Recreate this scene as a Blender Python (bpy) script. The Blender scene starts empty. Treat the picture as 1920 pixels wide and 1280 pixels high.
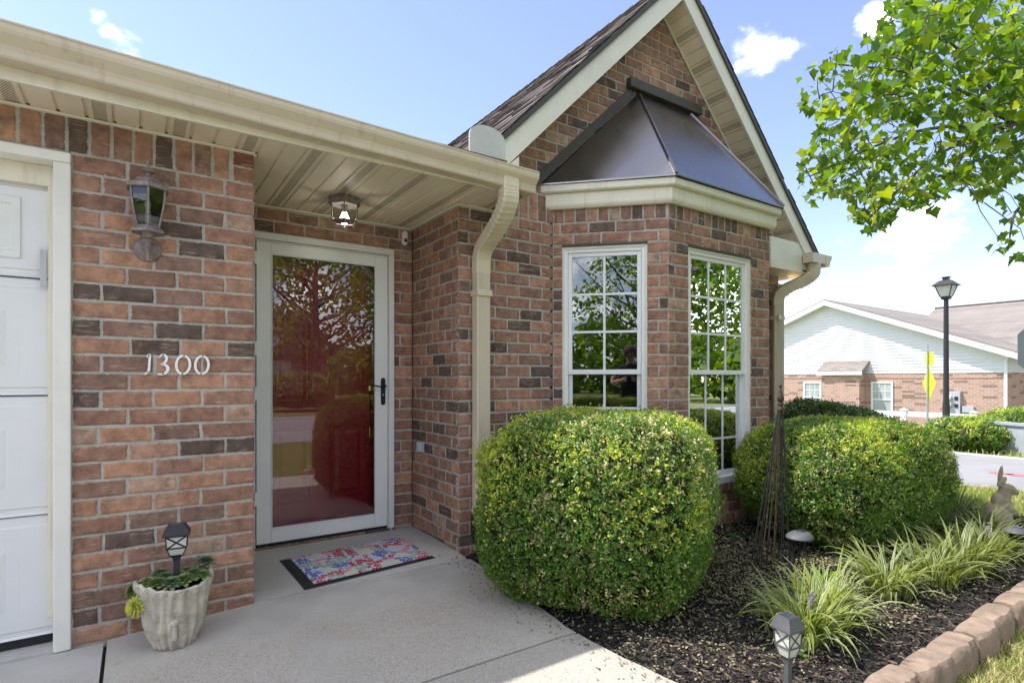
import bpy, bmesh, math, random
import numpy as np
from mathutils import Vector, Matrix, noise as mnoise

SC = bpy.context.scene
COL = SC.collection
rad = math.radians

# ------------------------------------------------------------------ camera
FPX, HY, TH, CAMH = 1049.0, 711.0, rad(33.9), 1.19
cam_data = bpy.data.cameras.new('camera')
cam_data.sensor_width = 36.0
cam_data.lens = FPX / 1920 * 36
cam_data.shift_y = (HY - 640) / 1920
cam_data.clip_start = 0.05
cam_data.clip_end = 2000
cam = bpy.data.objects.new('camera', cam_data)
cam.location = (0, 0, CAMH)
cam.rotation_euler = (rad(90), 0, -TH)
COL.objects.link(cam)
SC.camera = cam

# ------------------------------------------------------------------ sun, sky, exposure
SUN_AZ, SUN_EL = rad(-50), rad(58.7)          # azimuth clockwise from +Y
sdir = Vector((math.sin(SUN_AZ) * math.cos(SUN_EL), math.cos(SUN_AZ) * math.cos(SUN_EL), math.sin(SUN_EL)))
sl = bpy.data.lights.new('sun', 'SUN')
sl.energy = 2.0
sl.angle = rad(0.55)
sl.color = (1.0, 0.97, 0.925)
sun = bpy.data.objects.new('sun', sl)
sun.location = (-20, 20, 40)
sun.rotation_euler = (-sdir).to_track_quat('-Z', 'Y').to_euler()
COL.objects.link(sun)

SC.view_settings.view_transform = 'Standard'
SC.view_settings.look = 'None'
SC.view_settings.exposure = 1.72
SC.view_settings.gamma = 1.0
SC.view_settings.use_curve_mapping = False
SC.cycles.max_bounces = 8
SC.cycles.diffuse_bounces = 4
SC.cycles.glossy_bounces = 4
SC.cycles.transmission_bounces = 6
SC.cycles.transparent_max_bounces = 10
SC.cycles.caustics_reflective = False
SC.cycles.caustics_refractive = False
SC.cycles.sample_clamp_indirect = 6.0
SC.cycles.use_denoising = True

def px_ray(x, y):
    F = Vector((math.sin(TH), math.cos(TH), 0)); R = Vector((math.cos(TH), -math.sin(TH), 0))
    return F + R * ((x - 960) / FPX) + Vector((0, 0, 1)) * ((HY - y) / FPX)
CAMO = Vector((0, 0, CAMH))
def on_z(x, y, z=0.0):
    d = px_ray(x, y); return CAMO + d * ((z - CAMH) / d.z)
def on_y(x, y, Y):
    d = px_ray(x, y); return CAMO + d * (Y / d.y)
def at(x, y, t):
    return CAMO + px_ray(x, y) * t
def project(p):
    F = Vector((math.sin(TH), math.cos(TH), 0)); R = Vector((math.cos(TH), -math.sin(TH), 0))
    q = Vector(p) - CAMO; t = q.dot(F)
    if t < 0.05: return (-9999, -9999, t)
    return (960 + FPX * q.dot(R) / t, HY - FPX * q.z / t, t)

world = bpy.data.worlds.new('World')
SC.world = world
world.use_nodes = True
wn = world.node_tree; wn.nodes.clear()
def N(tree, typ, **kw):
    n = tree.nodes.new(typ)
    for k, v in kw.items():
        if k.startswith('i_'):
            key = k[2:]
            key = int(key) if key.isdigit() else key.replace('_', ' ')
            n.inputs[key].default_value = v
        else:
            setattr(n, k, v)
    return n
def build_world():
    L = wn.links.new
    out = N(wn, 'ShaderNodeOutputWorld'); bg = N(wn, 'ShaderNodeBackground')
    bg.inputs['Strength'].default_value = 0.15
    sky = N(wn, 'ShaderNodeTexSky', sky_type='NISHITA')
    sky.sun_disc = False
    sky.sun_elevation = SUN_EL
    sky.sun_rotation = SUN_AZ
    sky.air_density = 0.9; sky.dust_density = 0.2; sky.ozone_density = 3.5
    tc = N(wn, 'ShaderNodeTexCoord')
    nrm = N(wn, 'ShaderNodeVectorMath', operation='NORMALIZE'); L(tc.outputs['Generated'], nrm.inputs[0])
    # cumulus: a fractal field broken up inside soft patches of sky
    mp = N(wn, 'ShaderNodeMapping'); L(nrm.outputs[0], mp.inputs[0]); mp.inputs['Scale'].default_value = (1, 1, 1.7)
    nz = N(wn, 'ShaderNodeTexNoise', i_Scale=9.0, i_Detail=12.0, i_Roughness=0.60)
    L(mp.outputs[0], nz.inputs['Vector'])
    nz2 = N(wn, 'ShaderNodeTexNoise', i_Scale=2.3, i_Detail=3.0, i_Roughness=0.5)
    L(mp.outputs[0], nz2.inputs['Vector'])
    # patches: (direction from the photograph, angular size, strength)
    patches = [((1690, 460), 0.072, .42), ((1565, 535), 0.055, .36), ((1890, 550), .05, .36), ((1760, 430), .035, .28), ((1425, 95), .045, .46),
               ((1470, 90), .03, .36), ((240, 86), .030, .36), ((212, 64), .017, .33), ((178, 30), .016, .27), ((1650, 40), .025, .35), ((1500, 590), .05, .28)]
    acc = None
    for (pxy, s, k) in patches:
        d = px_ray(*pxy).normalized()
        dp = N(wn, 'ShaderNodeVectorMath', operation='DISTANCE'); L(nrm.outputs[0], dp.inputs[0]); dp.inputs[1].default_value = d
        mr = N(wn, 'ShaderNodeMapRange', interpolation_type='SMOOTHSTEP'); L(dp.outputs['Value'], mr.inputs['Value'])
        mr.inputs['From Min'].default_value = 0; mr.inputs['From Max'].default_value = s * 2.0
        mr.inputs['To Min'].default_value = k; mr.inputs['To Max'].default_value = 0
        if acc is None: acc = mr.outputs[0]
        else:
            ad = N(wn, 'ShaderNodeMath', operation='MAXIMUM'); L(acc, ad.inputs[0]); L(mr.outputs[0], ad.inputs[1]); acc = ad.outputs[0]
    # scattered cumulus outside the frame, cover and brightness raised to lift the shade
    sep = N(wn, 'ShaderNodeSeparateXYZ'); L(nrm.outputs[0], sep.inputs[0])
    # only behind the viewer / away from the framed part: dot with view direction
    gen = N(wn, 'ShaderNodeMapRange', interpolation_type='SMOOTHSTEP'); L(nz2.outputs['Fac'], gen.inputs['Value'])
    gen.inputs['From Min'].default_value = .38; gen.inputs['From Max'].default_value = .54
    gen.inputs['To Min'].default_value = 0; gen.inputs['To Max'].default_value = .45
    vd = N(wn, 'ShaderNodeVectorMath', operation='DOT_PRODUCT'); L(nrm.outputs[0], vd.inputs[0]); vd.inputs[1].default_value = (math.sin(TH), math.cos(TH), 0)
    bk = N(wn, 'ShaderNodeMapRange', interpolation_type='SMOOTHSTEP'); L(vd.outputs['Value'], bk.inputs['Value'])
    bk.inputs['From Min'].default_value = .35; bk.inputs['From Max'].default_value = .0
    bk.inputs['To Min'].default_value = 0; bk.inputs['To Max'].default_value = 1
    gm = N(wn, 'ShaderNodeMath', operation='MULTIPLY'); L(gen.outputs[0], gm.inputs[0]); L(bk.outputs[0], gm.inputs[1])
    mx = N(wn, 'ShaderNodeMath', operation='MAXIMUM'); L(acc, mx.inputs[0]); L(gm.outputs[0], mx.inputs[1])
    sm = N(wn, 'ShaderNodeMath', operation='ADD'); L(nz.outputs['Fac'], sm.inputs[0]); L(mx.outputs[0], sm.inputs[1])
    th = N(wn, 'ShaderNodeMapRange', interpolation_type='SMOOTHSTEP'); L(sm.outputs[0], th.inputs['Value'])
    th.inputs['From Min'].default_value = .76; th.inputs['From Max'].default_value = 1.08
    th.inputs['To Min'].default_value = 0; th.inputs['To Max'].default_value = .95
    # cloud body: brighter tops, faint grey folds
    cr = N(wn, 'ShaderNodeMapRange'); L(nz.outputs['Fac'], cr.inputs['Value'])
    cr.inputs['From Min'].default_value = .35; cr.inputs['From Max'].default_value = .7
    cr.inputs['To Min'].default_value = 1.5; cr.inputs['To Max'].default_value = 10.0
    cc = N(wn, 'ShaderNodeVectorMath', operation='SCALE'); cc.inputs[0].default_value = (1.0, 1.0, 1.01); L(cr.outputs[0], cc.inputs['Scale'])
    # thin high haze whitening the blue a little
    hz = N(wn, 'ShaderNodeMix', data_type='RGBA', i_Factor=.06); hz.inputs['B'].default_value = (2.2, 2.4, 2.8, 1)
    wb = N(wn, 'ShaderNodeMix', data_type='RGBA', blend_type='MULTIPLY', i_Factor=1.0); wb.inputs['B'].default_value = (.81, .665, .665, 1); L(sky.outputs[0], wb.inputs['A']); L(wb.outputs['Result'], hz.inputs['A'])
    mix = N(wn, 'ShaderNodeMix', data_type='RGBA'); L(th.outputs[0], mix.inputs['Factor'])
    L(hz.outputs['Result'], mix.inputs['A']); L(cc.outputs[0], mix.inputs['B'])
    L(mix.outputs['Result'], bg.inputs['Color']); L(bg.outputs[0], out.inputs[0])
build_world()

# ------------------------------------------------------------------ object helpers
rng = random.Random(7)
nrg = np.random.default_rng(11)
WLOC = {}
def tag(o, label=None, cat=None, group=None, kind=None):
    if label: o['label'] = label
    if cat: o['category'] = cat
    if group: o['group'] = group
    if kind: o['kind'] = kind
    return o
def empty(name, loc, label=None, cat=None, group=None):
    o = bpy.data.objects.new(name, None); COL.objects.link(o)
    o.location = loc; o.empty_display_size = .05
    WLOC[o.name] = Vector(loc)
    return tag(o, label, cat, group)
def place(o, parent, origin):
    origin = Vector(origin)
    WLOC[o.name] = origin
    if parent is not None:
        o.parent = parent
        o.location = origin - WLOC[parent.name]
    else:
        o.location = origin
def np_mesh(name, V, F, mat, parent=None, origin=None, smooth=False, col=None, fl=None, kind=None, mats=None, midx=None):
    """V (n,3) world coords, F (m,k) ints or list of lists."""
    V = np.asarray(V, dtype=np.float64)
    if origin is None:
        lo, hi = V.min(0), V.max(0)
        origin = ((lo[0] + hi[0]) / 2, (lo[1] + hi[1]) / 2, lo[2])
    Lc = V - np.array(origin)
    me = bpy.data.meshes.new(name)
    if isinstance(F, np.ndarray):
        m, k = F.shape
        me.vertices.add(len(V)); me.vertices.foreach_set('co', Lc.ravel())
        me.loops.add(m * k); me.loops.foreach_set('vertex_index', F.astype(np.int32).ravel())
        me.polygons.add(m)
        me.polygons.foreach_set('loop_start', np.arange(0, m * k, k, dtype=np.int32))
        if midx is not None: me.polygons.foreach_set('material_index', np.asarray(midx, dtype=np.int32))
        me.update(calc_edges=True)
    else:
        me.from_pydata([tuple(v) for v in Lc], [], F)
        if midx is not None: me.polygons.foreach_set('material_index', np.asarray(midx, dtype=np.int32))
    if smooth: me.polygons.foreach_set('use_smooth', np.ones(len(me.polygons), dtype=bool))
    if col is not None:
        a = me.attributes.new('bcol', 'FLOAT_COLOR', 'POINT')
        c = np.ones((len(V), 4)); c[:, :col.shape[1]] = col
        a.data.foreach_set('color', c.ravel())
    if fl is not None:
        a = me.attributes.new('edge', 'FLOAT', 'POINT'); a.data.foreach_set('value', np.asarray(fl, dtype=np.float64))
    for m_ in (mats or [mat]): me.materials.append(m_)
    o = bpy.data.objects.new(name, me); COL.objects.link(o)
    place(o, parent, origin)
    if kind: o['kind'] = kind
    return o

class MB:
    """collects geometry in world coordinates"""
    def __init__(s): s.v = []; s.f = []; s.sm = []
    def add(s, vs, fs):
        b = len(s.v); s.v += [tuple(x) for x in vs]; s.f += [[b + i for i in f] for f in fs]; return s
    def box(s, a, b):
        x0, y0, z0 = a; x1, y1, z1 = b
        if x0 > x1: x0, x1 = x1, x0
        if y0 > y1: y0, y1 = y1, y0
        if z0 > z1: z0, z1 = z1, z0
        return s.add([(x0,y0,z0),(x1,y0,z0),(x1,y1,z0),(x0,y1,z0),(x0,y0,z1),(x1,y0,z1),(x1,y1,z1),(x0,y1,z1)],
                     [[0,3,2,1],[4,5,6,7],[0,1,5,4],[1,2,6,5],[2,3,7,6],[3,0,4,7]])
    def obox(s, o, ax, ay, az):
        o = Vector(o); ax = Vector(ax); ay = Vector(ay); az = Vector(az)
        p = [o, o+ax, o+ax+ay, o+ay, o+az, o+ax+az, o+ax+ay+az, o+ay+az]
        return s.add(p, [[0,3,2,1],[4,5,6,7],[0,1,5,4],[1,2,6,5],[2,3,7,6],[3,0,4,7]])
    def prism(s, poly, axis_vec):
        """poly: list of 3d points (planar), extruded by axis_vec"""
        n = len(poly); av = Vector(axis_vec)
        p = [Vector(q) for q in poly]; q = [a + av for a in p]
        return s.add(p + q, [list(range(n))[::-1], list(range(n, 2*n))] + [[i, (i+1) % n, n + (i+1) % n, n + i] for i in range(n)])
    def loft(s, rings, closed=True, caps=True):
        b = len(s.v); n = len(rings[0])
        for r in rings: s.v += [tuple(x) for x in r]
        for i in range(len(rings) - 1):
            for j in range(n if closed else n - 1):
                a = b + i*n + j; c = b + i*n + (j+1) % n
                s.f.append([a, c, c + n, a + n])
        if caps and closed:
            s.f.append([b + j for j in range(n)][::-1]); s.f.append([b + (len(rings)-1)*n + j for j in range(n)])
        return s
    def lathe(s, prof, c, n=16, axis='z', caps=True, phase=0.0):
        cx, cy, cz = c; rings = []
        for (r, z) in prof:
            rings.append([(cx + r*math.cos(2*math.pi*j/n + phase), cy + r*math.sin(2*math.pi*j/n + phase), cz + z) for j in range(n)])
        return s.loft(rings, True, caps)
    def tube(s, path, r, n=8, caps=True, flat=None):
        path = [Vector(p) for p in path]; rings = []
        rr = r if isinstance(r, (list, tuple)) else [r]*len(path)
        up = Vector((0, 0, 1)); 
        t0 = (path[1]-path[0]).normalized()
        x = t0.cross(up)
        if x.length < .1: x = t0.cross(Vector((0, 1, 0)))
        x.normalize()
        for i, p in enumerate(path):
            t = (path[min(i+1, len(path)-1)] - path[max(i-1, 0)]).normalized()
            x = (x - t * x.dot(t)).normalized(); y = t.cross(x)
            rings.append([p + x*math.cos(2*math.pi*j/n)*rr[i] + y*math.sin(2*math.pi*j/n)*rr[i] for j in range(n)])
        return s.loft(rings, True, caps)
    def sweep(s, prof, path, xdir, scales=None):
        """prof: list of (a,b) along xdir and tangent x xdir"""
        path = [Vector(p) for p in path]; rings = []; x0 = Vector(xdir).normalized()
        for i, p in enumerate(path):
            t = (path[min(i+1, len(path)-1)] - path[max(i-1, 0)]).normalized()
            x = (x0 - t * x0.dot(t)).normalized(); y = t.cross(x)
            k = scales[i] if scales else 1
            rings.append([p + x*a*k + y*b*k for a, b in prof])
        return s.loft(rings)
    def sphere(s, c, r, nu=12, nv=8, sc=(1,1,1)):
        prof = [(max(1e-4, math.sin(math.pi*i/nv)), -math.cos(math.pi*i/nv)) for i in range(nv+1)]
        rings = [[(c[0]+a*r*sc[0]*math.cos(2*math.pi*j/nu), c[1]+a*r*sc[1]*math.sin(2*math.pi*j/nu), c[2]+z*r*sc[2]) for j in range(nu)] for a, z in prof]
        return s.loft(rings)
    def rot(s, M, start=0):
        M = Matrix(M)
        s.v[start:] = [tuple(M @ Vector(p)) for p in s.v[start:]]
        return s
    def build(s, name, mat, parent=None, origin=None, smooth=False, kind=None, bevel=0):
        o = np_mesh(name, np.array(s.v), s.f, mat, parent, origin, smooth=smooth, kind=kind)
        if bevel:
            m = o.modifiers.new('bevel', 'BEVEL'); m.width = bevel; m.segments = 2; m.limit_method = 'ANGLE'; m.angle_limit = rad(40)
        if smooth and not bevel:
            auto_smooth(o)
        return o
def auto_smooth(o, ang=40):
    me = o.data
    bm = bmesh.new(); bm.from_mesh(me)
    for e in bm.edges:
        if len(e.link_faces) == 2 and e.calc_face_angle(0) > rad(ang): e.smooth = False
    bm.to_mesh(me); bm.free()
def copy_tree(o, parent=None):
    c = o.copy(); COL.objects.link(c); c.parent = parent
    for ch in o.children: copy_tree(ch, c)
    return c

# ------------------------------------------------------------------ materials
def new_mat(name):
    m = bpy.data.materials.new(name); m.use_nodes = True
    t = m.node_tree; b = t.nodes['Principled BSDF']
    return m, t, b
def pos_node(t):
    return N(t, 'ShaderNodeNewGeometry').outputs['Position']
def noise_n(t, vec, scale, detail=4, rough=.55, dist=0.0):
    n = N(t, 'ShaderNodeTexNoise', i_Scale=scale, i_Detail=detail, i_Roughness=rough, i_Distortion=dist)
    if vec is not None: t.links.new(vec, n.inputs['Vector'])
    return n.outputs['Fac']
def maprange(t, val, a, b, c=0.0, d=1.0, smooth=False):
    n = N(t, 'ShaderNodeMapRange'); n.interpolation_type = 'SMOOTHSTEP' if smooth else 'LINEAR'
    t.links.new(val, n.inputs['Value'])
    for k, v in zip(('From Min', 'From Max', 'To Min', 'To Max'), (a, b, c, d)): n.inputs[k].default_value = v
    return n.outputs[0]
def mixc(t, fac, A, B, mode='MIX'):
    n = N(t, 'ShaderNodeMix', data_type='RGBA', blend_type=mode)
    for key, v in (('Factor', fac), ('A', A), ('B', B)):
        if isinstance(v, (int, float)): n.inputs[key].default_value = v
        elif isinstance(v, (tuple, list)): n.inputs[key].default_value = (*v[:3], 1)
        else: t.links.new(v, n.inputs[key])
    return n.outputs['Result']
def mathn(t, op, a, b=None):
    n = N(t, 'ShaderNodeMath', operation=op)
    for i, v in enumerate((a, b)):
        if v is None: continue
        if isinstance(v, (int, float)): n.inputs[i].default_value = v
        else: t.links.new(v, n.inputs[i])
    return n.outputs[0]
def bump(t, b, h, strength=.3, dist=.01):
    n = N(t, 'ShaderNodeBump', i_Strength=strength, i_Distance=dist)
    t.links.new(h, n.inputs['Height']); t.links.new(n.outputs[0], b.inputs['Normal'])
def pm(name, rgb, rough=.5, var=.12, scale=7, bmp=.0, bscale=90, metallic=0.0, spec=.5, dirt=None, dirt_amt=.35, dscale=3.0):
    m, t, b = new_mat(name)
    p = pos_node(t)
    f = noise_n(t, p, scale, 5)
    k = maprange(t, f, .3, .7, 1 - var, 1 + var)
    c = N(t, 'ShaderNodeVectorMath', operation='SCALE'); c.inputs[0].default_value = rgb; t.links.new(k, c.inputs['Scale'])
    colour = c.outputs[0]
    if dirt:
        d = maprange(t, noise_n(t, p, dscale, 7, .65), .5, .72, 0, dirt_amt, True)
        colour = mixc(t, d, colour, dirt)
    t.links.new(colour, b.inputs['Base Color'])
    r = maprange(t, noise_n(t, p, scale * 2.3, 3), .3, .7, max(.02, rough - .08), min(1, rough + .08)); t.links.new(r, b.inputs['Roughness'])
    b.inputs['Metallic'].default_value = metallic
    b.inputs['Specular IOR Level'].default_value = spec
    if bmp: bump(t, b, noise_n(t, p, bscale, 4), bmp, .004)
    return m
MAT = {}
def m_brick():
    m, t, b = new_mat('brick_face'); L = t.links.new
    p = pos_node(t)
    col = N(t, 'ShaderNodeAttribute', attribute_name='bcol'); edge = N(t, 'ShaderNodeAttribute', attribute_name='edge')
    off = N(t, 'ShaderNodeVectorMath', operation='MULTIPLY_ADD'); L(col.outputs['Color'], off.inputs[0]); off.inputs[1].default_value = (37, 91, 53); L(p, off.inputs[2])
    q = off.outputs[0]
    mott = maprange(t, noise_n(t, q, 18, 7, .66), .28, .72, .60, 1.40)
    c = N(t, 'ShaderNodeVectorMath', operation='SCALE'); L(col.outputs['Color'], c.inputs[0]); L(mott, c.inputs['Scale'])
    # burnt dark blotches and sandy orange blotches
    c1 = mixc(t, maprange(t, noise_n(t, q, 13, 4, .6), .54, .70, 0, .5, True), c.outputs[0], (.13, .085, .068))
    c2 = mixc(t, maprange(t, noise_n(t, q, 17, 5, .6), .57, .72, 0, .5, True), c1, (.47, .265, .175))
    # wire-cut drag marks: long thin pale lines, slanted
    for (ang, wgt) in ((rad(38), .6), (rad(-24), .45)):
        mp = N(t, 'ShaderNodeMapping'); L(q, mp.inputs[0]); mp.inputs['Rotation'].default_value = (0, ang, 0); mp.inputs['Scale'].default_value = (9, 9, 150)
        st = maprange(t, noise_n(t, mp.outputs[0], 1.0, 3, .5), .60, .68, 0, wgt, True)
        st = mathn(t, 'MULTIPLY', st, maprange(t, noise_n(t, q, 9, 2), .45, .6, 0, 1, True))
        c2 = mixc(t, st, c2, (.58, .41, .30))
    # mortar smeared over the arrises, lime bloom
    e = mathn(t, 'ADD', edge.outputs['Fac'], maprange(t, noise_n(t, p, 55, 5, .65), .3, .7, -.70, .80))
    sm = maprange(t, e, .10, -.10, 0, .95, True)
    c3 = mixc(t, sm, c2, (.50, .47, .41))
    bl = maprange(t, noise_n(t, p, 6, 8, .7), .66, .75, 0, .5, True)
    c4 = mixc(t, bl, c3, (.50, .46, .40))
    # splash-back grime near the paving
    sp = N(t, 'ShaderNodeSeparateXYZ'); L(p, sp.inputs[0])
    L(c4, b.inputs['Base Color'])
    b.inputs['Roughness'].default_value = .86; b.inputs['Specular IOR Level'].default_value = .25
    h = mathn(t, 'ADD', noise_n(t, q, 60, 6, .7), mathn(t, 'MULTIPLY', noise_n(t, q, 260, 3), .5))
    bump(t, b, h, .8, .006)
    return m
def m_mortar():
    m, t, b = new_mat('mortar'); p = pos_node(t)
    c = mixc(t, maprange(t, noise_n(t, p, 14, 7, .65), .3, .7), (.37, .345, .30), (.55, .52, .46))
    c = mixc(t, maprange(t, noise_n(t, p, 3.1, 4), .5, .75, 0, .4, True), c, (.30, .27, .23))
    t.links.new(c, b.inputs['Base Color']); b.inputs['Roughness'].default_value = .93; b.inputs['Specular IOR Level'].default_value = .15
    bump(t, b, noise_n(t, p, 170, 5, .7), .6, .006)
    return m
def m_concrete(name, tone, agg=(.40, .335, .25), aggamt=.6):
    m, t, b = new_mat(name); p = pos_node(t)
    base = mixc(t, maprange(t, noise_n(t, p, 2.3, 7, .6), .3, .7), tuple(x*.84 for x in tone), tuple(x*1.14 for x in tone))
    # washed aggregate: tan, dark and white grains where the paste has worn off
    vo = N(t, 'ShaderNodeTexVoronoi', i_Scale=210.0); t.links.new(p, vo.inputs['Vector'])
    sepc = N(t, 'ShaderNodeSeparateColor'); t.links.new(vo.outputs['Color'], sepc.inputs[0])
    g = mixc(t, maprange(t, sepc.outputs[0], .55, .6), agg, (.48, .44, .385))
    g = mixc(t, maprange(t, sepc.outputs[1], .88, .9), g, (.22, .18, .15))
    g = mixc(t, maprange(t, sepc.outputs[2], .93, .95), g, (.55, .52, .48))
    wear = maprange(t, noise_n(t, p, 1.2, 5, .55), .30, .55, .15, aggamt, True)
    # trowelled margin stays smooth along the house and in the porch
    se = N(t, 'ShaderNodeSeparateXYZ'); t.links.new(p, se.inputs[0])
    wear = mathn(t, 'MULTIPLY', wear, maprange(t, mathn(t, 'ADD', se.outputs['Y'], mathn(t, 'MULTIPLY', noise_n(t, p, 4, 4), .5)), 3.22, 2.85, 0, 1, True))
    c = mixc(t, wear, base, g)
    c = mixc(t, maprange(t, noise_n(t, p, 5.5, 6, .7), .62, .74, 0, .4, True), c, (.22, .19, .16))
    c = mixc(t, maprange(t, noise_n(t, p, .9, 8, .72), .56, .70, 0, .35, True), c, (.27, .245, .21))
    t.links.new(c, b.inputs['Base Color']); b.inputs['Roughness'].default_value = .88; b.inputs['Specular IOR Level'].default_value = .2
    h = mathn(t, 'ADD', mathn(t, 'MULTIPLY', vo.outputs['Distance'], wear), noise_n(t, p, 200, 4))
    bump(t, b, h, .35, .004)
    return m
def m_attr(name, rough=.6, var=.15, scale=40, trans=0.0, spec=.4, bmp=0.0, tcol=None):
    """colour from the bcol attribute, optional translucency for leaves"""
    m, t, b = new_mat(name); L = t.links.new; p = pos_node(t)
    a = N(t, 'ShaderNodeAttribute', attribute_name='bcol')
    k = maprange(t, noise_n(t, p, scale, 3), .3, .7, 1 - var, 1 + var)
    c = N(t, 'ShaderNodeVectorMath', operation='SCALE'); L(a.outputs['Color'], c.inputs[0]); L(k, c.inputs['Scale'])
    L(c.outputs[0], b.inputs['Base Color']); b.inputs['Roughness'].default_value = rough; b.inputs['Specular IOR Level'].default_value = spec
    if bmp: bump(t, b, noise_n(t, p, scale * 3, 3), bmp, .003)
    if trans:
        tr = N(t, 'ShaderNodeBsdfTranslucent')
        tc = mixc(t, 1.0, c.outputs[0], tcol or (2.0, 1.9, .7), 'MULTIPLY'); L(tc, tr.inputs['Color'])
        ms = N(t, 'ShaderNodeMixShader', i_Fac=trans); L(b.outputs[0], ms.inputs[1]); L(tr.outputs[0], ms.inputs[2])
        L(ms.outputs[0], t.nodes['Material Output'].inputs[0])
    return m
def m_glass(name, ior, tint=(.92, .95, .94), wave=0.0, rough=0.0):
    m, t, b = new_mat(name); L = t.links.new
    t.nodes.remove(b)
    fr = N(t, 'ShaderNodeFresnel', i_IOR=ior)
    tr = N(t, 'ShaderNodeBsdfTransparent', i_Color=(*tint, 1)); gl = N(t, 'ShaderNodeBsdfGlossy', i_Roughness=rough)
    ms = N(t, 'ShaderNodeMixShader'); L(fr.outputs[0], ms.inputs[0]); L(tr.outputs[0], ms.inputs[1]); L(gl.outputs[0], ms.inputs[2])
    if wave:
        bp = N(t, 'ShaderNodeBump', i_Strength=wave, i_Distance=.02); L(noise_n(t, pos_node(t), 2.2, 2, .4), bp.inputs['Height']); L(bp.outputs[0], gl.inputs['Normal'])
    L(ms.outputs[0], t.nodes['Material Output'].inputs[0])
    return m
def m_vent():
    m, t, b = new_mat('vented_soffit'); p = pos_node(t); L = t.links.new
    vn = N(t, 'ShaderNodeVectorMath', operation='SCALE'); L(p, vn.inputs[0]); vn.inputs['Scale'].default_value = 1 / .0098
    s = N(t, 'ShaderNodeSeparateXYZ'); L(vn.outputs[0], s.inputs[0])
    row = mathn(t, 'FLOOR', s.outputs['Y'])
    xs = mathn(t, 'ADD', s.outputs['X'], mathn(t, 'MULTIPLY', row, .5))
    fx = mathn(t, 'SUBTRACT', mathn(t, 'FRACT', xs), .5); fy = mathn(t, 'SUBTRACT', mathn(t, 'FRACT', s.outputs['Y']), .5)
    d = mathn(t, 'SQRT', mathn(t, 'ADD', mathn(t, 'MULTIPLY', fx, fx), mathn(t, 'MULTIPLY', fy, fy)))
    a = N(t, 'ShaderNodeAttribute', attribute_name='edge')
    hole = mathn(t, 'MULTIPLY', maprange(t, d, .37, .30, 0, 1), maprange(t, a.outputs['Fac'], .45, .5, 0, 1))
    base = mixc(t, maprange(t, noise_n(t, p, 3, 5), .3, .7), (.68, .58, .43), (.78, .675, .51))
    L(mixc(t, hole, base, (.06, .045, .03)), b.inputs['Base Color']); b.inputs['Roughness'].default_value = .5
    bump(t, b, mathn(t, 'SUBTRACT', 1.0, hole), .4, .003)
    return m
def m_shingle():
    m, t, b = new_mat('asphalt_shingle'); p = pos_node(t); L = t.links.new
    a = N(t, 'ShaderNodeAttribute', attribute_name='bcol')
    k = maprange(t, noise_n(t, p, 300, 2), .3, .7, .6, 1.4)
    c = N(t, 'ShaderNodeVectorMath', operation='SCALE'); L(a.outputs['Color'], c.inputs[0]); L(k, c.inputs['Scale'])
    L(c.outputs[0], b.inputs['Base Color']); b.inputs['Roughness'].default_value = .95; b.inputs['Specular IOR Level'].default_value = .1
    bump(t, b, noise_n(t, p, 400, 3), .7, .004)
    return m
def m_farroof(name='weathered_shingle', axis='X'):
    m, t, b = new_mat(name); p = pos_node(t); L = t.links.new
    br = N(t, 'ShaderNodeTexBrick', i_Scale=1.0); br.offset = .5
    mp = N(t, 'ShaderNodeMapping'); L(p, mp.inputs[0])
    s = N(t, 'ShaderNodeSeparateXYZ'); L(p, s.inputs[0]); cb = N(t, 'ShaderNodeCombineXYZ')
    L(s.outputs['Y' if axis == 'X' else 'X'], cb.inputs[0]); L(mathn(t, 'MULTIPLY', s.outputs['Z'], 2.4), cb.inputs[1]); L(cb.outputs[0], br.inputs['Vector'])
    br.inputs['Color1'].default_value = (.27, .235, .205, 1); br.inputs['Color2'].default_value = (.19, .165, .145, 1); br.inputs['Mortar'].default_value = (.09, .075, .065, 1)
    br.inputs['Brick Width'].default_value = .33; br.inputs['Row Height'].default_value = .14; br.inputs['Mortar Size'].default_value = .008; br.inputs['Bias'].default_value = -.1
    c = mixc(t, maprange(t, noise_n(t, p, 1.3, 6), .35, .7, 0, .45), br.outputs['Color'], (.33, .285, .245))
    L(c, b.inputs['Base Color']); b.inputs['Roughness'].default_value = .95
    return m
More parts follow.
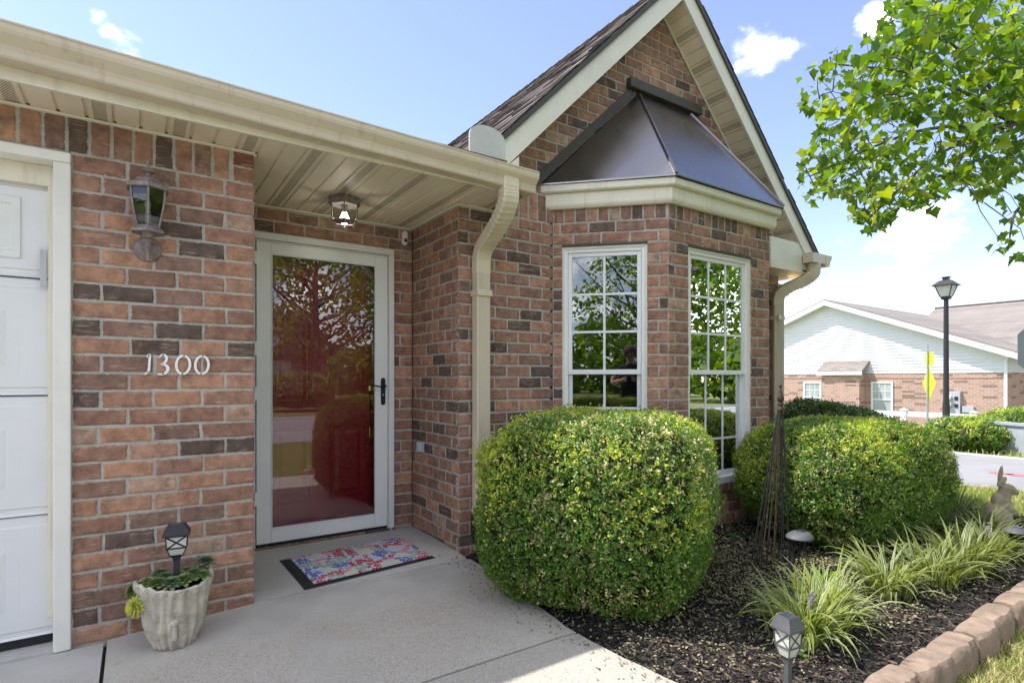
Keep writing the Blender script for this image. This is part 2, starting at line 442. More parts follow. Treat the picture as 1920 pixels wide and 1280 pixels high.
def m_farbrick(name='far_brick', axis='Y'):
    m, t, b = new_mat(name); p = pos_node(t); L = t.links.new
    br = N(t, 'ShaderNodeTexBrick', i_Scale=1.0); br.offset = .5
    s = N(t, 'ShaderNodeSeparateXYZ'); L(p, s.inputs[0]); cb = N(t, 'ShaderNodeCombineXYZ')
    L(mathn(t, 'ADD', s.outputs['X'], s.outputs['Y']), cb.inputs[0]); L(s.outputs['Z'], cb.inputs[1]); L(cb.outputs[0], br.inputs['Vector'])
    br.inputs['Color1'].default_value = (.47, .275, .20, 1); br.inputs['Color2'].default_value = (.30, .17, .13, 1); br.inputs['Mortar'].default_value = (.50, .42, .36, 1)
    br.inputs['Brick Width'].default_value = .21; br.inputs['Row Height'].default_value = .0813; br.inputs['Mortar Size'].default_value = .011; br.inputs['Bias'].default_value = -.35
    # a few burnt bricks, picked on the same grid
    vx = N(t, 'ShaderNodeVectorMath', operation='MULTIPLY'); L(cb.outputs[0], vx.inputs[0]); vx.inputs[1].default_value = (2.3, 12.3, 1)
    wn_ = N(t, 'ShaderNodeTexWhiteNoise', noise_dimensions='2D'); fl = N(t, 'ShaderNodeVectorMath', operation='FLOOR'); L(vx.outputs[0], fl.inputs[0]); L(fl.outputs[0], wn_.inputs['Vector'])
    c = mixc(t, maprange(t, wn_.outputs['Value'], .86, .9, 0, .75), br.outputs['Color'], (.16, .11, .095))
    L(c, b.inputs['Base Color']); b.inputs['Roughness'].default_value = .9
    bump(t, b, br.outputs['Fac'], -.3, .006)
    return m
def m_lawn():
    m, t, b = new_mat('lawn_ground'); p = pos_node(t)
    c = mixc(t, maprange(t, noise_n(t, p, 1.1, 6, .6), .35, .65), (.15, .20, .05), (.30, .28, .115))
    c = mixc(t, maprange(t, noise_n(t, p, 30, 5, .7), .4, .7), c, (.11, .155, .035))
    c = mixc(t, maprange(t, noise_n(t, p, .25, 3), .4, .65, 0, .4), c, (.10, .15, .04))
    t.links.new(c, b.inputs['Base Color']); b.inputs['Roughness'].default_value = 1; b.inputs['Specular IOR Level'].default_value = .1
    bump(t, b, noise_n(t, p, 60, 5, .7), .8, .03)
    return m
def m_mat_print():
    """floral print: small five-petalled flowers in patches of red, blue, pink, cream and sage"""
    m, t, b = new_mat('floral_print'); p = pos_node(t); L = t.links.new
    big = N(t, 'ShaderNodeTexVoronoi', i_Scale=11.0, i_Randomness=1.0); L(p, big.inputs['Vector'])
    sc_ = N(t, 'ShaderNodeSeparateColor'); L(big.outputs['Color'], sc_.inputs[0])
    ramp = N(t, 'ShaderNodeValToRGB'); ramp.color_ramp.interpolation = 'CONSTANT'
    cols = [(0, (.44, .03, .06)), (.20, (.62, .24, .27)), (.36, (.05, .14, .44)), (.50, (.28, .38, .30)), (.64, (.62, .57, .42)), (.74, (.50, .07, .11)), (.84, (.50, .52, .64))]
    el = ramp.color_ramp.elements
    el[0].position = 0; el[0].color = (*cols[0][1], 1); el[1].position = cols[1][0]; el[1].color = (*cols[1][1], 1)
    for ps, c in cols[2:]:
        e = el.new(ps); e.color = (*c, 1)
    L(sc_.outputs[0], ramp.inputs[0])
    small = N(t, 'ShaderNodeTexVoronoi', i_Scale=24.0, i_Randomness=.7); L(p, small.inputs['Vector'])
    # petal modulation from the vector to the cell point
    sub = N(t, 'ShaderNodeVectorMath', operation='SUBTRACT'); L(p, sub.inputs[0]); L(small.outputs['Position'], sub.inputs[1])
    s = N(t, 'ShaderNodeSeparateXYZ'); L(sub.outputs[0], s.inputs[0])
    ang = mathn(t, 'ARCTAN2', s.outputs['Y'], s.outputs['X'])
    pet = mathn(t, 'MULTIPLY', mathn(t, 'COSINE', mathn(t, 'MULTIPLY', ang, 5.0)), .09)
    d2 = mathn(t, 'MULTIPLY', mathn(t, 'SQRT', mathn(t, 'ADD', mathn(t, 'POWER', s.outputs['X'], 2.0), mathn(t, 'POWER', s.outputs['Y'], 2.0))), 24.0)
    r = mathn(t, 'ADD', d2, pet)
    fl_ = maprange(t, r, .52, .45, 0, 1)
    c = mixc(t, fl_, (.56, .56, .60), ramp.outputs['Color'])
    c = mixc(t, maprange(t, d2, .14, .1, 0, .8), c, (.62, .60, .55))
    L(c, b.inputs['Base Color']); b.inputs['Roughness'].default_value = .95; b.inputs['Specular IOR Level'].default_value = .1
    bump(t, b, noise_n(t, p, 500, 2), .5, .003)
    return m
def streaked(name, rgb, dirt, rough=.4, amt=.45):
    """painted metal with faint drip streaks and chalking"""
    m, t, b = new_mat(name); p = pos_node(t)
    mp = N(t, 'ShaderNodeMapping'); t.links.new(p, mp.inputs[0]); mp.inputs['Scale'].default_value = (26, 26, 2.2)
    st = maprange(t, noise_n(t, mp.outputs[0], 1.0, 5, .6), .52, .74, 0, amt, True)
    bl = maprange(t, noise_n(t, p, 2.6, 6, .65), .50, .72, 0, amt*.8, True)
    c = mixc(t, maprange(t, noise_n(t, p, 5, 4), .3, .7), tuple(x*.95 for x in rgb), tuple(x*1.04 for x in rgb))
    c = mixc(t, st, c, dirt); c = mixc(t, bl, c, tuple(x*.85 for x in rgb))
    t.links.new(c, b.inputs['Base Color']); t.links.new(maprange(t, noise_n(t, p, 9, 4), .3, .7, rough - .1, rough + .12), b.inputs['Roughness'])
    bump(t, b, noise_n(t, p, 3.5, 3), .12, .01)
    return m
def m_emit(name, rgb, strength):
    m, t, b = new_mat(name)
    b.inputs['Base Color'].default_value = (*rgb, 1)
    b.inputs['Emission Color'].default_value = (*rgb, 1); b.inputs['Emission Strength'].default_value = strength
    return m
MAT.update(
    brick=m_brick(), mortar=m_mortar(),
    concrete=m_concrete('broomed_concrete', (.47, .445, .405)), driveway=m_concrete('driveway_concrete', (.48, .465, .44), aggamt=.5),
    road=pm('pale_road_surface', (.31, .30, .295), .95, .12, 1.2, .3, 120, spec=.08, dirt=(.24, .225, .21)), kerb=pm('kerb_concrete', (.46, .44, .40), .9, .12, 4, .3, 80),
    trim=streaked('cream_trim', (.76, .705, .565), (.46, .39, .26), .48, .35),
    gutter=streaked('tan_gutter', (.60, .51, .375), (.36, .285, .19), .4, .4),
    soffit=pm('cream_soffit', (.77, .665, .50), .5, .06, 3, .03, 30), vent=m_vent(),
    white=pm('white_paint', (.76, .76, .72), .42, .035, 5, .03, 60), vinyl=pm('white_vinyl', (.80, .80, .78), .35, .03, 4),
    rake=pm('pale_rake_board', (.72, .69, .58), .45, .06, 2.5, .02, 40, dirt=(.48, .42, .30), dirt_amt=.3),
    storm=pm('storm_door_white', (.84, .84, .81), .4, .03, 4), garage=pm('garage_door_white', (.76, .76, .75), .45, .04, 3, .08, 140, dirt=(.5, .47, .42), dirt_amt=.15),
    red=pm('red_door_paint', (.47, .020, .040), .38, .1, 6), black=pm('black_metal', (.012, .012, .014), .45, .2, 20),
    bronze=pm('dark_bronze_metal', (.27, .255, .26), .25, .0, .4, 0, metallic=.95), bronze_d=pm('dull_bronze_flashing', (.058, .052, .043), .6, .1, 5),
    verdi=pm('weathered_bronze', (.25, .20, .185), .55, .35, 35, .2, 150, metallic=.25, dirt=(.42, .35, .33), dirt_amt=.5, dscale=30),
    brass=pm('polished_brass', (.62, .43, .10), .22, .08, 10, metallic=1.0), steel=pm('galvanised_steel', (.45, .47, .46), .45, .12, 9, metallic=.5),
    flash=pm('chalky_flashing', (.50, .52, .47), .6, .1, 6), plate=pm('outdoor_box_grey', (.42, .44, .47), .5, .06, 8),
    stone=pm('cast_stone_planter', (.52, .475, .385), .92, .25, 18, .6, 60, dirt=(.24, .215, .15), dirt_amt=.6, dscale=14),
    edging=pm('tan_edging_stone', (.275, .20, .15), .95, .35, 14, 1.0, 55, dirt=(.14, .105, .075), dirt_amt=.6, dscale=7),
    rabbit=pm('tan_statue', (.40, .325, .215), .85, .14, 14, .3, 70, dirt=(.22, .19, .13), dirt_amt=.5, dscale=9),
    siding=pm('white_siding', (.74, .745, .74), .5, .03, 2), farroof=m_farroof(), farbrick=m_farbrick(), farroof2=m_farroof('weathered_shingle_side', 'Y'),
    lawn=m_lawn(), leaf=m_attr('maple_leaf', .42, .15, 25, .5, .5, 0, (2.1, 1.9, .45)), bushleaf=m_attr('boxwood_leaf', .36, .2, 60, .36, .6, 0, (1.9, 1.8, .5)), blade=m_attr('grass_blade', .5, .12, 30, .35, .4, 0, (1.5, 1.5, .7)),
    chip=m_attr('mulch_chip', .92, .3, 120, 0, .2), litter=m_attr('dry_leaf_litter', .9, .2, 80, .15), shingle=m_shingle(), bark=pm('tree_bark', (.115, .09, .07), .95, .3, 14, .7, 40),
    soil=pm('dark_mulch_soil', (.022, .019, .017), .97, .5, 40, 1.0, 60), twig=pm('dead_twig', (.22, .165, .11), .9, .25, 30), core=pm('hull_shade', (.022, .026, .010), .97, .4, 30),
    glass=m_glass('window_glass', 2.5, (.72, .76, .75), .010), doorglass=m_glass('storm_glass', 1.86, (.94, .95, .95), .012), lampglass=m_glass('lamp_glass', 1.55, (.74, .77, .72)), frost=pm('frosted_lamp_panel', (.58, .58, .52), .35, .1, 20),
    floral=m_mat_print(), rubber=pm('black_rubber', (.016, .015, .015), .75, .25, 40, .4, 120), yellow=pm('fluorescent_yellow_sign', (.66, .72, .02), .5, .03, 3), sgrey=pm('sign_back_grey', (.27, .31, .34), .5, .06, 4), lampblack=pm('lamp_post_black', (.022, .02, .021), .45, .1, 8),
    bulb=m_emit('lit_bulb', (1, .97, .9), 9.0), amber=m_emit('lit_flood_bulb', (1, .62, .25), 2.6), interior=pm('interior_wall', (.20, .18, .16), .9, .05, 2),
    skin=pm('skin_tone', (.42, .24, .16), .55, .08, 10), cloth=pm('black_shirt', (.012, .012, .014), .85, .2, 20), jeans=pm('dark_trousers', (.03, .04, .06), .85, .2, 20),
    succ=m_attr('succulent_leaf', .5, .1, 60, .12, .4, 0, (1.3, 1.5, .7)), rust=pm('rusty_iron', (.085, .055, .04), .8, .4, 30, .3, 90, metallic=.3, dirt=(.26, .10, .04), dirt_amt=.7, dscale=18))
# ------------------------------------------------------------------ ground, streets, paving
STREET_X0, STREET_X1 = 7.95, 11.07
STREET_Y1, STREET_Y0 = -3.4, -10.0
def ground_z(x, y):
    k = min(1, max(0, (x - 11.6) / 12.0)); k = k*k*(3-2*k)
    return -.045 - .72 * k
def build_ground():
    xs = np.concatenate([np.linspace(-300, -20, 8), np.linspace(-15, 7.5, 24), np.linspace(8, 30, 34), np.linspace(36, 320, 12)])
    ys = np.concatenate([np.linspace(-300, -25, 8), np.linspace(-20, 30, 40), np.linspace(40, 320, 10)])
    V = np.array([(x, y, ground_z(x, y)) for y in ys for x in xs]); nx = len(xs)
    F = np.array([(j*nx+i, j*nx+i+1, (j+1)*nx+i+1, (j+1)*nx+i) for j in range(len(ys)-1) for i in range(nx-1)])
    tag(np_mesh('ground', V, F, MAT['lawn'], origin=(0, 0, 0)), kind='structure')
    def strip(name, poly, z, mat, thick=.05):
        b = MB(); b.prism([(x, y, z - thick) for x, y in poly], (0, 0, thick)); o = b.build(name, mat); tag(o, kind='structure'); return o
    strip('side_street', [(STREET_X0, STREET_Y1), (STREET_X1, STREET_Y1), (STREET_X1, 60), (STREET_X0, 60)], -.035, MAT['road'])
    strip('street', [(-90, STREET_Y0), (120, STREET_Y0), (120, STREET_Y1 - .004), (-90, STREET_Y1 - .004)], -.037, MAT['road'])
    def kerb(name, x0, y0, x1, y1):
        b = MB(); b.box((x0, y0, -.12), (x1, y1, .03)); tag(b.build(name, MAT['kerb'], bevel=.02), kind='structure')
    kerb('street_kerb', -90, STREET_Y0 - .16, 120, STREET_Y0 - .002)
    b = MB(); b.box((STREET_X1 + .002, STREET_Y1, -.12), (STREET_X1 + .16, 60, .0)); tag(b.build('side_street_kerb', MAT['kerb'], bevel=.02), kind='structure')
build_ground()
# paving: driveway, walk slabs, porch slab; each slab is a slightly sloping sheet with real joints between
def slab_z(x, y):
    a = .036 * min(1, max(0, (x + .25) / .8))
    k = min(1, max(0, (y - 3.12) / .5)); return a + .022 * k
WALK_EDGE = [(3.40, 1.80), (3.247, 1.795), (2.996, 1.79), (2.6, 1.745), (2.25, 1.70), (1.93, 1.675), (1.66, 1.69), (1.42, 1.715), (1.2, 1.76), (0.9, 1.86)]
def walk_edge(y):
    pts = WALK_EDGE
    if y >= pts[0][0]: return pts[0][1]
    for (ya, xa), (yb, xb) in zip(pts, pts[1:]):
        if ya >= y >= yb: return xa + (xb - xa) * (ya - y) / (ya - yb)
    return pts[-1][1]
def slab(name, x0f, x1f, y0, y1, mat, nx=14, ny=14, wob=.0):
    V = []; F = []
    ys = np.linspace(y0, y1, ny + 1)
    for y in ys:
        xa, xb = x0f(y), x1f(y)
        for i in range(nx + 1):
            x = xa + (xb - xa) * i / nx
            z = slab_z(x, y)
            # eased arris
            if i in (0, nx): z -= .006
            if y in (ys[0], ys[-1]): z -= .005
            V.append((x + (mnoise.noise((x*9, y*9, 1)) * wob if i == nx else 0), y, z))
    n = nx + 1
    for j in range(ny):
        for i in range(nx): F.append([j*n+i, j*n+i+1, (j+1)*n+i+1, (j+1)*n+i])
    top = len(V)
    ring = [i for i in range(n)] + [j*n+nx for j in range(1, ny+1)] + [ny*n+i for i in range(nx-1, -1, -1)] + [j*n for j in range(ny-1, 0, -1)]
    for r in ring: V.append((V[r][0], V[r][1], -.16))
    for k in range(len(ring)):
        a, b = ring[k], ring[(k+1) % len(ring)]
        F.append([b, a, top + k, top + (k+1) % len(ring)])
    o = np_mesh(name, np.array(V), F, mat, smooth=False); tag(o, kind='structure'); return o
slab('porch_slab', lambda y: .512, lambda y: 1.782, 3.165, 4.044, MAT['concrete'], 16, 12)
slab('walkway', lambda y: -.108, lambda y: walk_edge(y), 1.975, 3.157, MAT['concrete'], 24, 16, .012)
slab('walkway.001', lambda y: -.108, lambda y: walk_edge(y), 1.02, 1.962, MAT['concrete'], 24, 10, .012)
slab('driveway', lambda y: -4.6, lambda y: -.122, STREET_Y1 + .02, 3.142, MAT['driveway'], 18, 40)
b = MB(); b.box((-.125, 1.0, -.1), (-.105, 3.13, -.018)); b.box((-.1, 1.96, -.1), (1.64, 1.978, .012)); tag(b.build('expansion_joint', MAT['rubber']), kind='structure')
b = MB(); b.box((-2.9, 3.143, -.1), (-.262, 3.6, .006)); tag(b.build('garage_threshold', MAT['driveway']), kind='structure')
# bed of dark mulch with a lumpy surface
BED_Y0 = .965
def bed_z(x, y):
    e = min(1, max(0, (x - walk_edge(y)) / .22))
    m = .014 * mnoise.noise((x*3, y*3, 5)) + .010 * mnoise.noise((x*14, y*14, 2))
    return -.01 + .06 * e + m
def build_bed():
    ny, nx = 90, 150; V = []
    for j in range(ny + 1):
        y = BED_Y0 + (3.45 - BED_Y0) * j / ny
        for i in range(nx + 1):
            x0 = walk_edge(y) + .002; x = x0 + (6.15 - x0) * (i / nx)
            V.append((x, y, bed_z(x, y)))
    F = np.array([(j*(nx+1)+i, j*(nx+1)+i+1, (j+1)*(nx+1)+i+1, (j+1)*(nx+1)+i) for j in range(ny) for i in range(nx)])
    tag(np_mesh('mulch_bed', np.array(V), F, MAT['soil'], smooth=True), kind='structure')
build_bed()
# ------------------------------------------------------------------ the brick house
XP0, XP1 = -.234, .509          # pillar beside the garage
YG, YD, YW = 3.15, 4.05, 3.29   # garage wall, door wall, gable wall
XR, XE = 1.785, 5.56            # porch side wall, right corner
GZ0 = -.012
XC = 3.755                      # gable axis
ZS = 2.36                       # soffit
APEX_IN = 4.335                 # gable soffit at the axis
RIDGE = 4.575
COURSE = .0813; NC = 27; Z1 = .0 + NC * COURSE   # 2.195
BA, BB, BC, BD = (2.575, YW), (3.165, 2.70), (4.427, 2.70), (5.017, YW)   # bay corners
house = empty('brick_house', (2.0, 6.0, 0), 'brick house with a steep gable, bay window, recessed red front door and garage', 'house')

PAL = [((.325, .178, .124), 40), ((.39, .214, .142), 26), ((.44, .238, .150), 12), ((.265, .158, .118), 22), ((.135, .094, .076), 13), ((.42, .28, .195), 4)]
def brick_colour(r, warm=0.0):
    w = [p[1] for p in PAL]; w = [w[0], w[1]*(1+warm), w[2]*(1+warm), w[3]*(1-warm*.4), w[4], w[5]]
    c = r.choices([p[0] for p in PAL], w)[0]; k = r.uniform(.88, 1.12); t = r.uniform(-.03, .03)
    return (c[0]*k*(1+t), c[1]*k, c[2]*k*(1-t))
ALLBRICKS = []
def subtract(iv, holes):
    out = [iv]
    for a, b in holes:
        nxt = []
        for x0, x1 in out:
            if b <= x0 or a >= x1: nxt.append((x0, x1)); continue
            if a > x0: nxt.append((x0, a))
            if b < x1: nxt.append((b, x1))
        out = nxt
    return out
BL, BJ = .203, .0115
def lay(wall, P0, d, n, L, z0, ncourse, openings=(), limits=None, phase=0.0, warm=0.0, end0=0.0, end1=0.0, cut=.028):
    """running bond on a vertical plane. P0 2d start, d 2d direction, n outward 2d normal"""
    r = random.Random(hash((wall.name, round(P0[0], 3))) % 99991 if False else int(abs(P0[0]*1000) + abs(P0[1]*177) + z0*31))
    for k in range(ncourse):
        v0 = z0 + k * COURSE + BJ/2; v1 = v0 + COURSE - BJ
        lo, hi = (0 + end0, L - end1) if limits is None else limits(v0, v1)
        if hi - lo < .03: continue
        holes = [(a, b) for (a, b, za, zb) in openings if v0 < zb - .01 and v1 > za + .01]
        segs = subtract((lo, hi), holes)
        off = phase + (BL/2 if k % 2 else 0) + r.uniform(-.008, .008)
        for s0, s1 in segs:
            u = math.floor((s0 - off) / BL) * BL + off; js = []
            while u < s1:
                if u > s0 + .052 and u < s1 - .052: js.append(u + r.uniform(-.003, .003))
                u += BL
            ends = [s0 - BJ/2] + js + [s1 + BJ/2]
            for a, bb in zip(ends, ends[1:]):
                if bb - a - BJ > cut:
                    dz = r.uniform(-.0015, .0015)
                    ALLBRICKS.append(dict(w=wall, P0=P0, d=d, n=n, u0=a + BJ/2, u1=bb - BJ/2, v0=v0 + dz, v1=v1 + dz, c=brick_colour(r, warm), seed=r.random(), out=r.uniform(-.0015, .002)))
def lay_soldier(wall, P0, d, n, u0, u1, z0, hgt, warm=0.0, pitch=.0815):
    r = random.Random(int(u1*1000 + z0*77 + P0[1]*13))
    u = u0
    while u < u1 - .02:
        a, bb = u + .006, min(u1, u + pitch - .006)
        if bb - a > .02:
            ALLBRICKS.append(dict(w=wall, P0=P0, d=d, n=n, u0=a, u1=bb, v0=z0 + .006, v1=z0 + hgt - .004, c=brick_colour(r, warm), seed=r.random(), out=r.uniform(-.001, .002)))
        u += pitch
def backing(name, rects, P0, d, n, extra=None, thick=.09):
    b = MB(); d3 = Vector((d[0], d[1], 0)); n3 = Vector((n[0], n[1], 0)); p3 = Vector((P0[0], P0[1], 0))
    for (u0, u1, z0, z1) in rects:
        b.obox(p3 + d3*u0 - n3*(thick + .0055) + Vector((0, 0, z0)), d3*(u1-u0), n3*thick, Vector((0, 0, z1 - z0)))
    for poly in (extra or []):
        b.prism([p3 + d3*u - n3*(thick + .0055) + Vector((0, 0, z)) for u, z in poly], n3*thick)
    return b.build(name, MAT['mortar'], house)

# garage wall with the pillar (faces -Y)
gw = backing('garage_wall', [(-.008, .735, -.05, ZS + .1), (-3.3, -.012, Z1 - .01, ZS + .1), (-3.9, -2.66, -.05, ZS + .1)], (XP0, YG), (1, 0), (0, -1))
lay(gw, (XP0, YG), (1, 0), (0, -1), XP1 - XP0, 0, NC, warm=.25, phase=.0, end1=.0)
lay_soldier(gw, (XP0, YG), (1, 0), (0, -1), -3.2, .636, Z1, .195, .35)
for k in range(2):
    ALLBRICKS.append(dict(w=gw, P0=(XP0, YG), d=(1, 0), n=(0, -1), u0=.645, u1=.741, v0=Z1 + k*COURSE + .006, v1=Z1 + (k+1)*COURSE - .006, c=(.33, .165, .105) if k == 0 else (.25, .10, .07), seed=.3*k, out=.0))
# pillar side towards the porch (faces +X)
ps = backing('pillar_side_wall', [(.012, YD - YG, -.05, ZS + .1)], (XP1, YG), (0, 1), (1, 0))
lay(ps, (XP1, YG), (0, 1), (1, 0), YD - YG, 0, 29, end0=.009)
# door wall (faces -Y)
DX0, DX1, DZ1 = .60, 1.632, 2.178
dw = backing('door_wall', [(.0, DX0 - XP1, -.05, ZS + .1), (DX0 - XP1, DX1 - XP1, DZ1, ZS + .1), (DX1 - XP1, XR - XP1, -.05, ZS + .1)], (XP1, YD), (1, 0), (0, -1))
lay(dw, (XP1, YD), (1, 0), (0, -1), XR - XP1, .068, 28, openings=[(DX0 - XP1, DX1 - XP1, -1, DZ1)], phase=.06, cut=.02)
# porch side wall (faces -X)
pw = backing('porch_side_wall', [(.008, YD - YW, -.08, ZS + .1)], (XR, YW), (0, 1), (-1, 0))
lay(pw, (XR, YW), (0, 1), (-1, 0), YD - YW, GZ0, 30, phase=.0, end0=.009)
# gable wall (faces -Y)
def gable_lim(v0, v1):
    hw = APEX_IN + .03 - v1
    return max(0, XC - hw - XR), min(XE - XR, XC + hw - XR)
ua, ud = BA[0] - XR, BD[0] - XR
half = lambda z: APEX_IN + .06 - z
gpoly = [(.008, ZS), (XE - XR - .008, ZS), (min(XE - XR - .008, XC + half(2.55) - XR), 2.55), (XC - XR, APEX_IN + .06), (.008, 2.55)]
gx = backing('gable_wall', [(.008, ua - .02, -.08, ZS), (ud + .02, XE - XR - .008, -.08, ZS)], (XR, YW), (1, 0), (0, -1), [gpoly])
lay(gx, (XR, YW), (1, 0), (0, -1), XE - XR, GZ0, 29, openings=[(ua - .0, ud + .0, -1, 2.36)], phase=.08, end0=.0)
lay_soldier(gx, (XR, YW), (1, 0), (0, -1), .0, ua + .12, GZ0 + 29*COURSE, .197)
lay(gx, (XR, YW), (1, 0), (0, -1), XE - XR, GZ0 + 29*COURSE + .203, 24, limits=gable_lim, phase=.03, warm=.3, cut=.02)
# right side wall (faces +X) and the rest of the body
sw = backing('side_wall', [(.012, 6.2, -.1, ZS + .2)], (XE, YW), (0, 1), (1, 0))
lay(sw, (XE, YW), (0, 1), (1, 0), 2.4, GZ0, 30, end0=.009)
b = MB()
b.box((-3.95, 9.3, -.1), (XE, 9.42, 2.5)); b.box((-4.02, YG, -.1), (-3.9, 9.3, 2.5))
b.add([(XR, 9.3, 2.4), (XE, 9.3, 2.4), (XC, 9.3, 4.4)], [[0, 1, 2]])
b.build('rear_wall', MAT['farbrick'], house)
# bay walls
def bay_face(P, Q, n):
    d = Vector((Q[0]-P[0], Q[1]-P[1])); L = d.length; d /= L; return (d.x, d.y), n, L
S2 = math.sqrt(.5)
faces = [bay_face(BA, BB, (-S2, -S2)), bay_face(BB, BC, (0, -1)), bay_face(BC, BD, (S2, -S2))]
WZ0, WZ1 = .405, 2.182
L0 = faces[0][2]
def ray_on_bay(x):   # pixel column -> distance along the left bay face
    r = px_ray(x, HY); d = Vector((S2, -S2)); A = Vector(BA)
    # A + d*s = t*r.xy
    det = r.x * (-d.y) - r.y * (-d.x)
    t = (A.x * (-d.y) - A.y * (-d.x)) / det
    return ((r.x*t - A.x) * d.x + (r.y*t - A.y) * d.y)
wl = (ray_on_bay(1054), ray_on_bay(1214))
wf = (3.385 - BB[0], 4.170 - BB[0])
wr = (L0 - wl[1], L0 - wl[0])
bay_wins = []
bay = None
for (P, (d, n, L), win, nm) in ((BA, faces[0], wl, 'bay_wall'), (BB, faces[1], wf, 'bay_wall'), (BC, faces[2], wr, 'bay_wall')):
    rects = [(.0, win[0], -.08, 2.5), (win[0], win[1], -.08, WZ0 - .0), (win[0], win[1], WZ1, 2.5), (win[1], L - .004, -.08, 2.5)]
    o = backing(nm, rects, P, d, n)
    lay(o, P, d, n, L, GZ0, 29, openings=[(win[0], win[1], WZ0 - .09, WZ1)], phase=L*.5 + .05, end0=.006, end1=.004, cut=.02)
    lay_soldier(o, P, d, n, .006, L - .006, GZ0 + 29*COURSE, .17)
    # rowlock sill, sloping a little proud of the wall
    r = random.Random(int(L*1000)); u = win[0] - .0
    while u < win[1] - .02:
        a, bb = u + .004, min(win[1], u + .0745)
        ALLBRICKS.append(dict(w=o, P0=P, d=d, n=n, u0=a, u1=bb, v0=WZ0 - .088, v1=WZ0 - .012, c=tuple(x*.8 for x in brick_colour(r)), seed=r.random(), out=.012))
        u += .0785
    bay_wins.append((P, d, n, win, o))

# --- brick meshes: the largest in view one by one, the others joined
def brick_geo(B):
    r = random.Random(B['seed']); u0, u1, v0, v1 = B['u0'], B['u1'], B['v0'], B['v1']
    j = .0022; w = u1 - u0; hh = v1 - v0
    if w >= hh:
        ring = [(u0, v0), (u0 + w*.33, v0), (u0 + w*.67, v0), (u1, v0), (u1, (v0+v1)/2), (u1, v1), (u0 + w*.67, v1), (u0 + w*.33, v1), (u0, v1), (u0, (v0+v1)/2)]
    else:
        ring = [(u0, v0), ((u0+u1)/2, v0), (u1, v0), (u1, v0 + hh*.33), (u1, v0 + hh*.67), (u1, v1), ((u0+u1)/2, v1), (u0, v1), (u0, v0 + hh*.67), (u0, v0 + hh*.33)]
    ring = [(a + r.uniform(-j, j), c + r.uniform(-j, j)) for a, c in ring]
    cu, cv = (u0+u1)/2, (v0+v1)/2
    e = .0075; fu = max(.3, 1 - 2*e/max(w, .02)); fv = max(.3, 1 - 2*e/max(hh, .02))
    inner = [(cu + (a-cu)*fu, cv + (c-cv)*fv) for a, c in ring]
    P0, d, n, out = B['P0'], B['d'], B['n'], B['out']
    def W(a, c, dep): return (P0[0] + d[0]*a + n[0]*dep, P0[1] + d[1]*a + n[1]*dep, c)
    m = len(ring)
    V = [W(a, c, -.04) for a, c in ring] + [W(a, c, out - .0035) for a, c in ring] + [W(a, c, out) for a, c in inner]
    flip = (d[0]*n[1] - d[1]*n[0]) > 0
    F = []
    for k in range(m):
        q = (k+1) % m
        F.append([k, q, m+q, m+k]); F.append([m+k, m+q, 2*m+q, 2*m+k])
    F.append([2*m + k for k in range(m)])
    if flip: F = [f[::-1] for f in F]
    E = [-.2]*m + [0.0]*m + [1.0]*m
    return V, F, E
def covered(px, py):   # columns hidden behind shrubs, planter and downpipes
    if 915 < px < 1335 and py > 790: return True
    if 1380 < px < 1500 and py > 800: return True
    if 893 < px < 930 and 400 < py < 980: return True
    if 250 < px < 395 and py > 1075: return True
    return False
def finish_bricks():
    scored = []
    for i, B in enumerate(ALLBRICKS):
        P0, d, n = B['P0'], B['d'], B['n']
        q = [project((P0[0] + d[0]*u, P0[1] + d[1]*u, v)) for u, v in ((B['u0'], B['v0']), (B['u1'], B['v0']), (B['u1'], B['v1']), (B['u0'], B['v1']))]
        if min(x[2] for x in q) < .1: s = 0
        else:
            ar = .5*sum(q[k][0]*q[(k+1) % 4][1] - q[(k+1) % 4][0]*q[k][1] for k in range(4))
            cx = sum(x[0] for x in q)/4; cy = sum(x[1] for x in q)/4
            s = abs(ar) if 0 < cx < 1920 and 0 < cy < 1280 and not covered(cx, cy) else 0
            mid = Vector((P0[0] + d[0]*B['u0'], P0[1] + d[1]*B['u0']))
            if mid.dot(Vector(n)) > 0: s = 0       # faces away
            if B['w'] == dw and cx < 478: s = 0
        scored.append((s, i))
    scored.sort(reverse=True)
    single = set(i for s, i in scored[:300] if s > 0)
    V, F, E, C = [], [], [], []
    for i, B in enumerate(ALLBRICKS):
        v, f, e = brick_geo(B)
        if i in single:
            o = np_mesh('brick', np.array(v), f, MAT['brick'], B['w'], col=np.array([B['c']]*len(v)), fl=e)
        else:
            bb = len(V); V += v; F += [[k + bb for k in g] for g in f]; E += e; C += [B['c']]*len(v)
    np_mesh('brickwork', np.array(V), F, MAT['brick'], house, col=np.array(C), fl=E, kind='stuff')
finish_bricks()

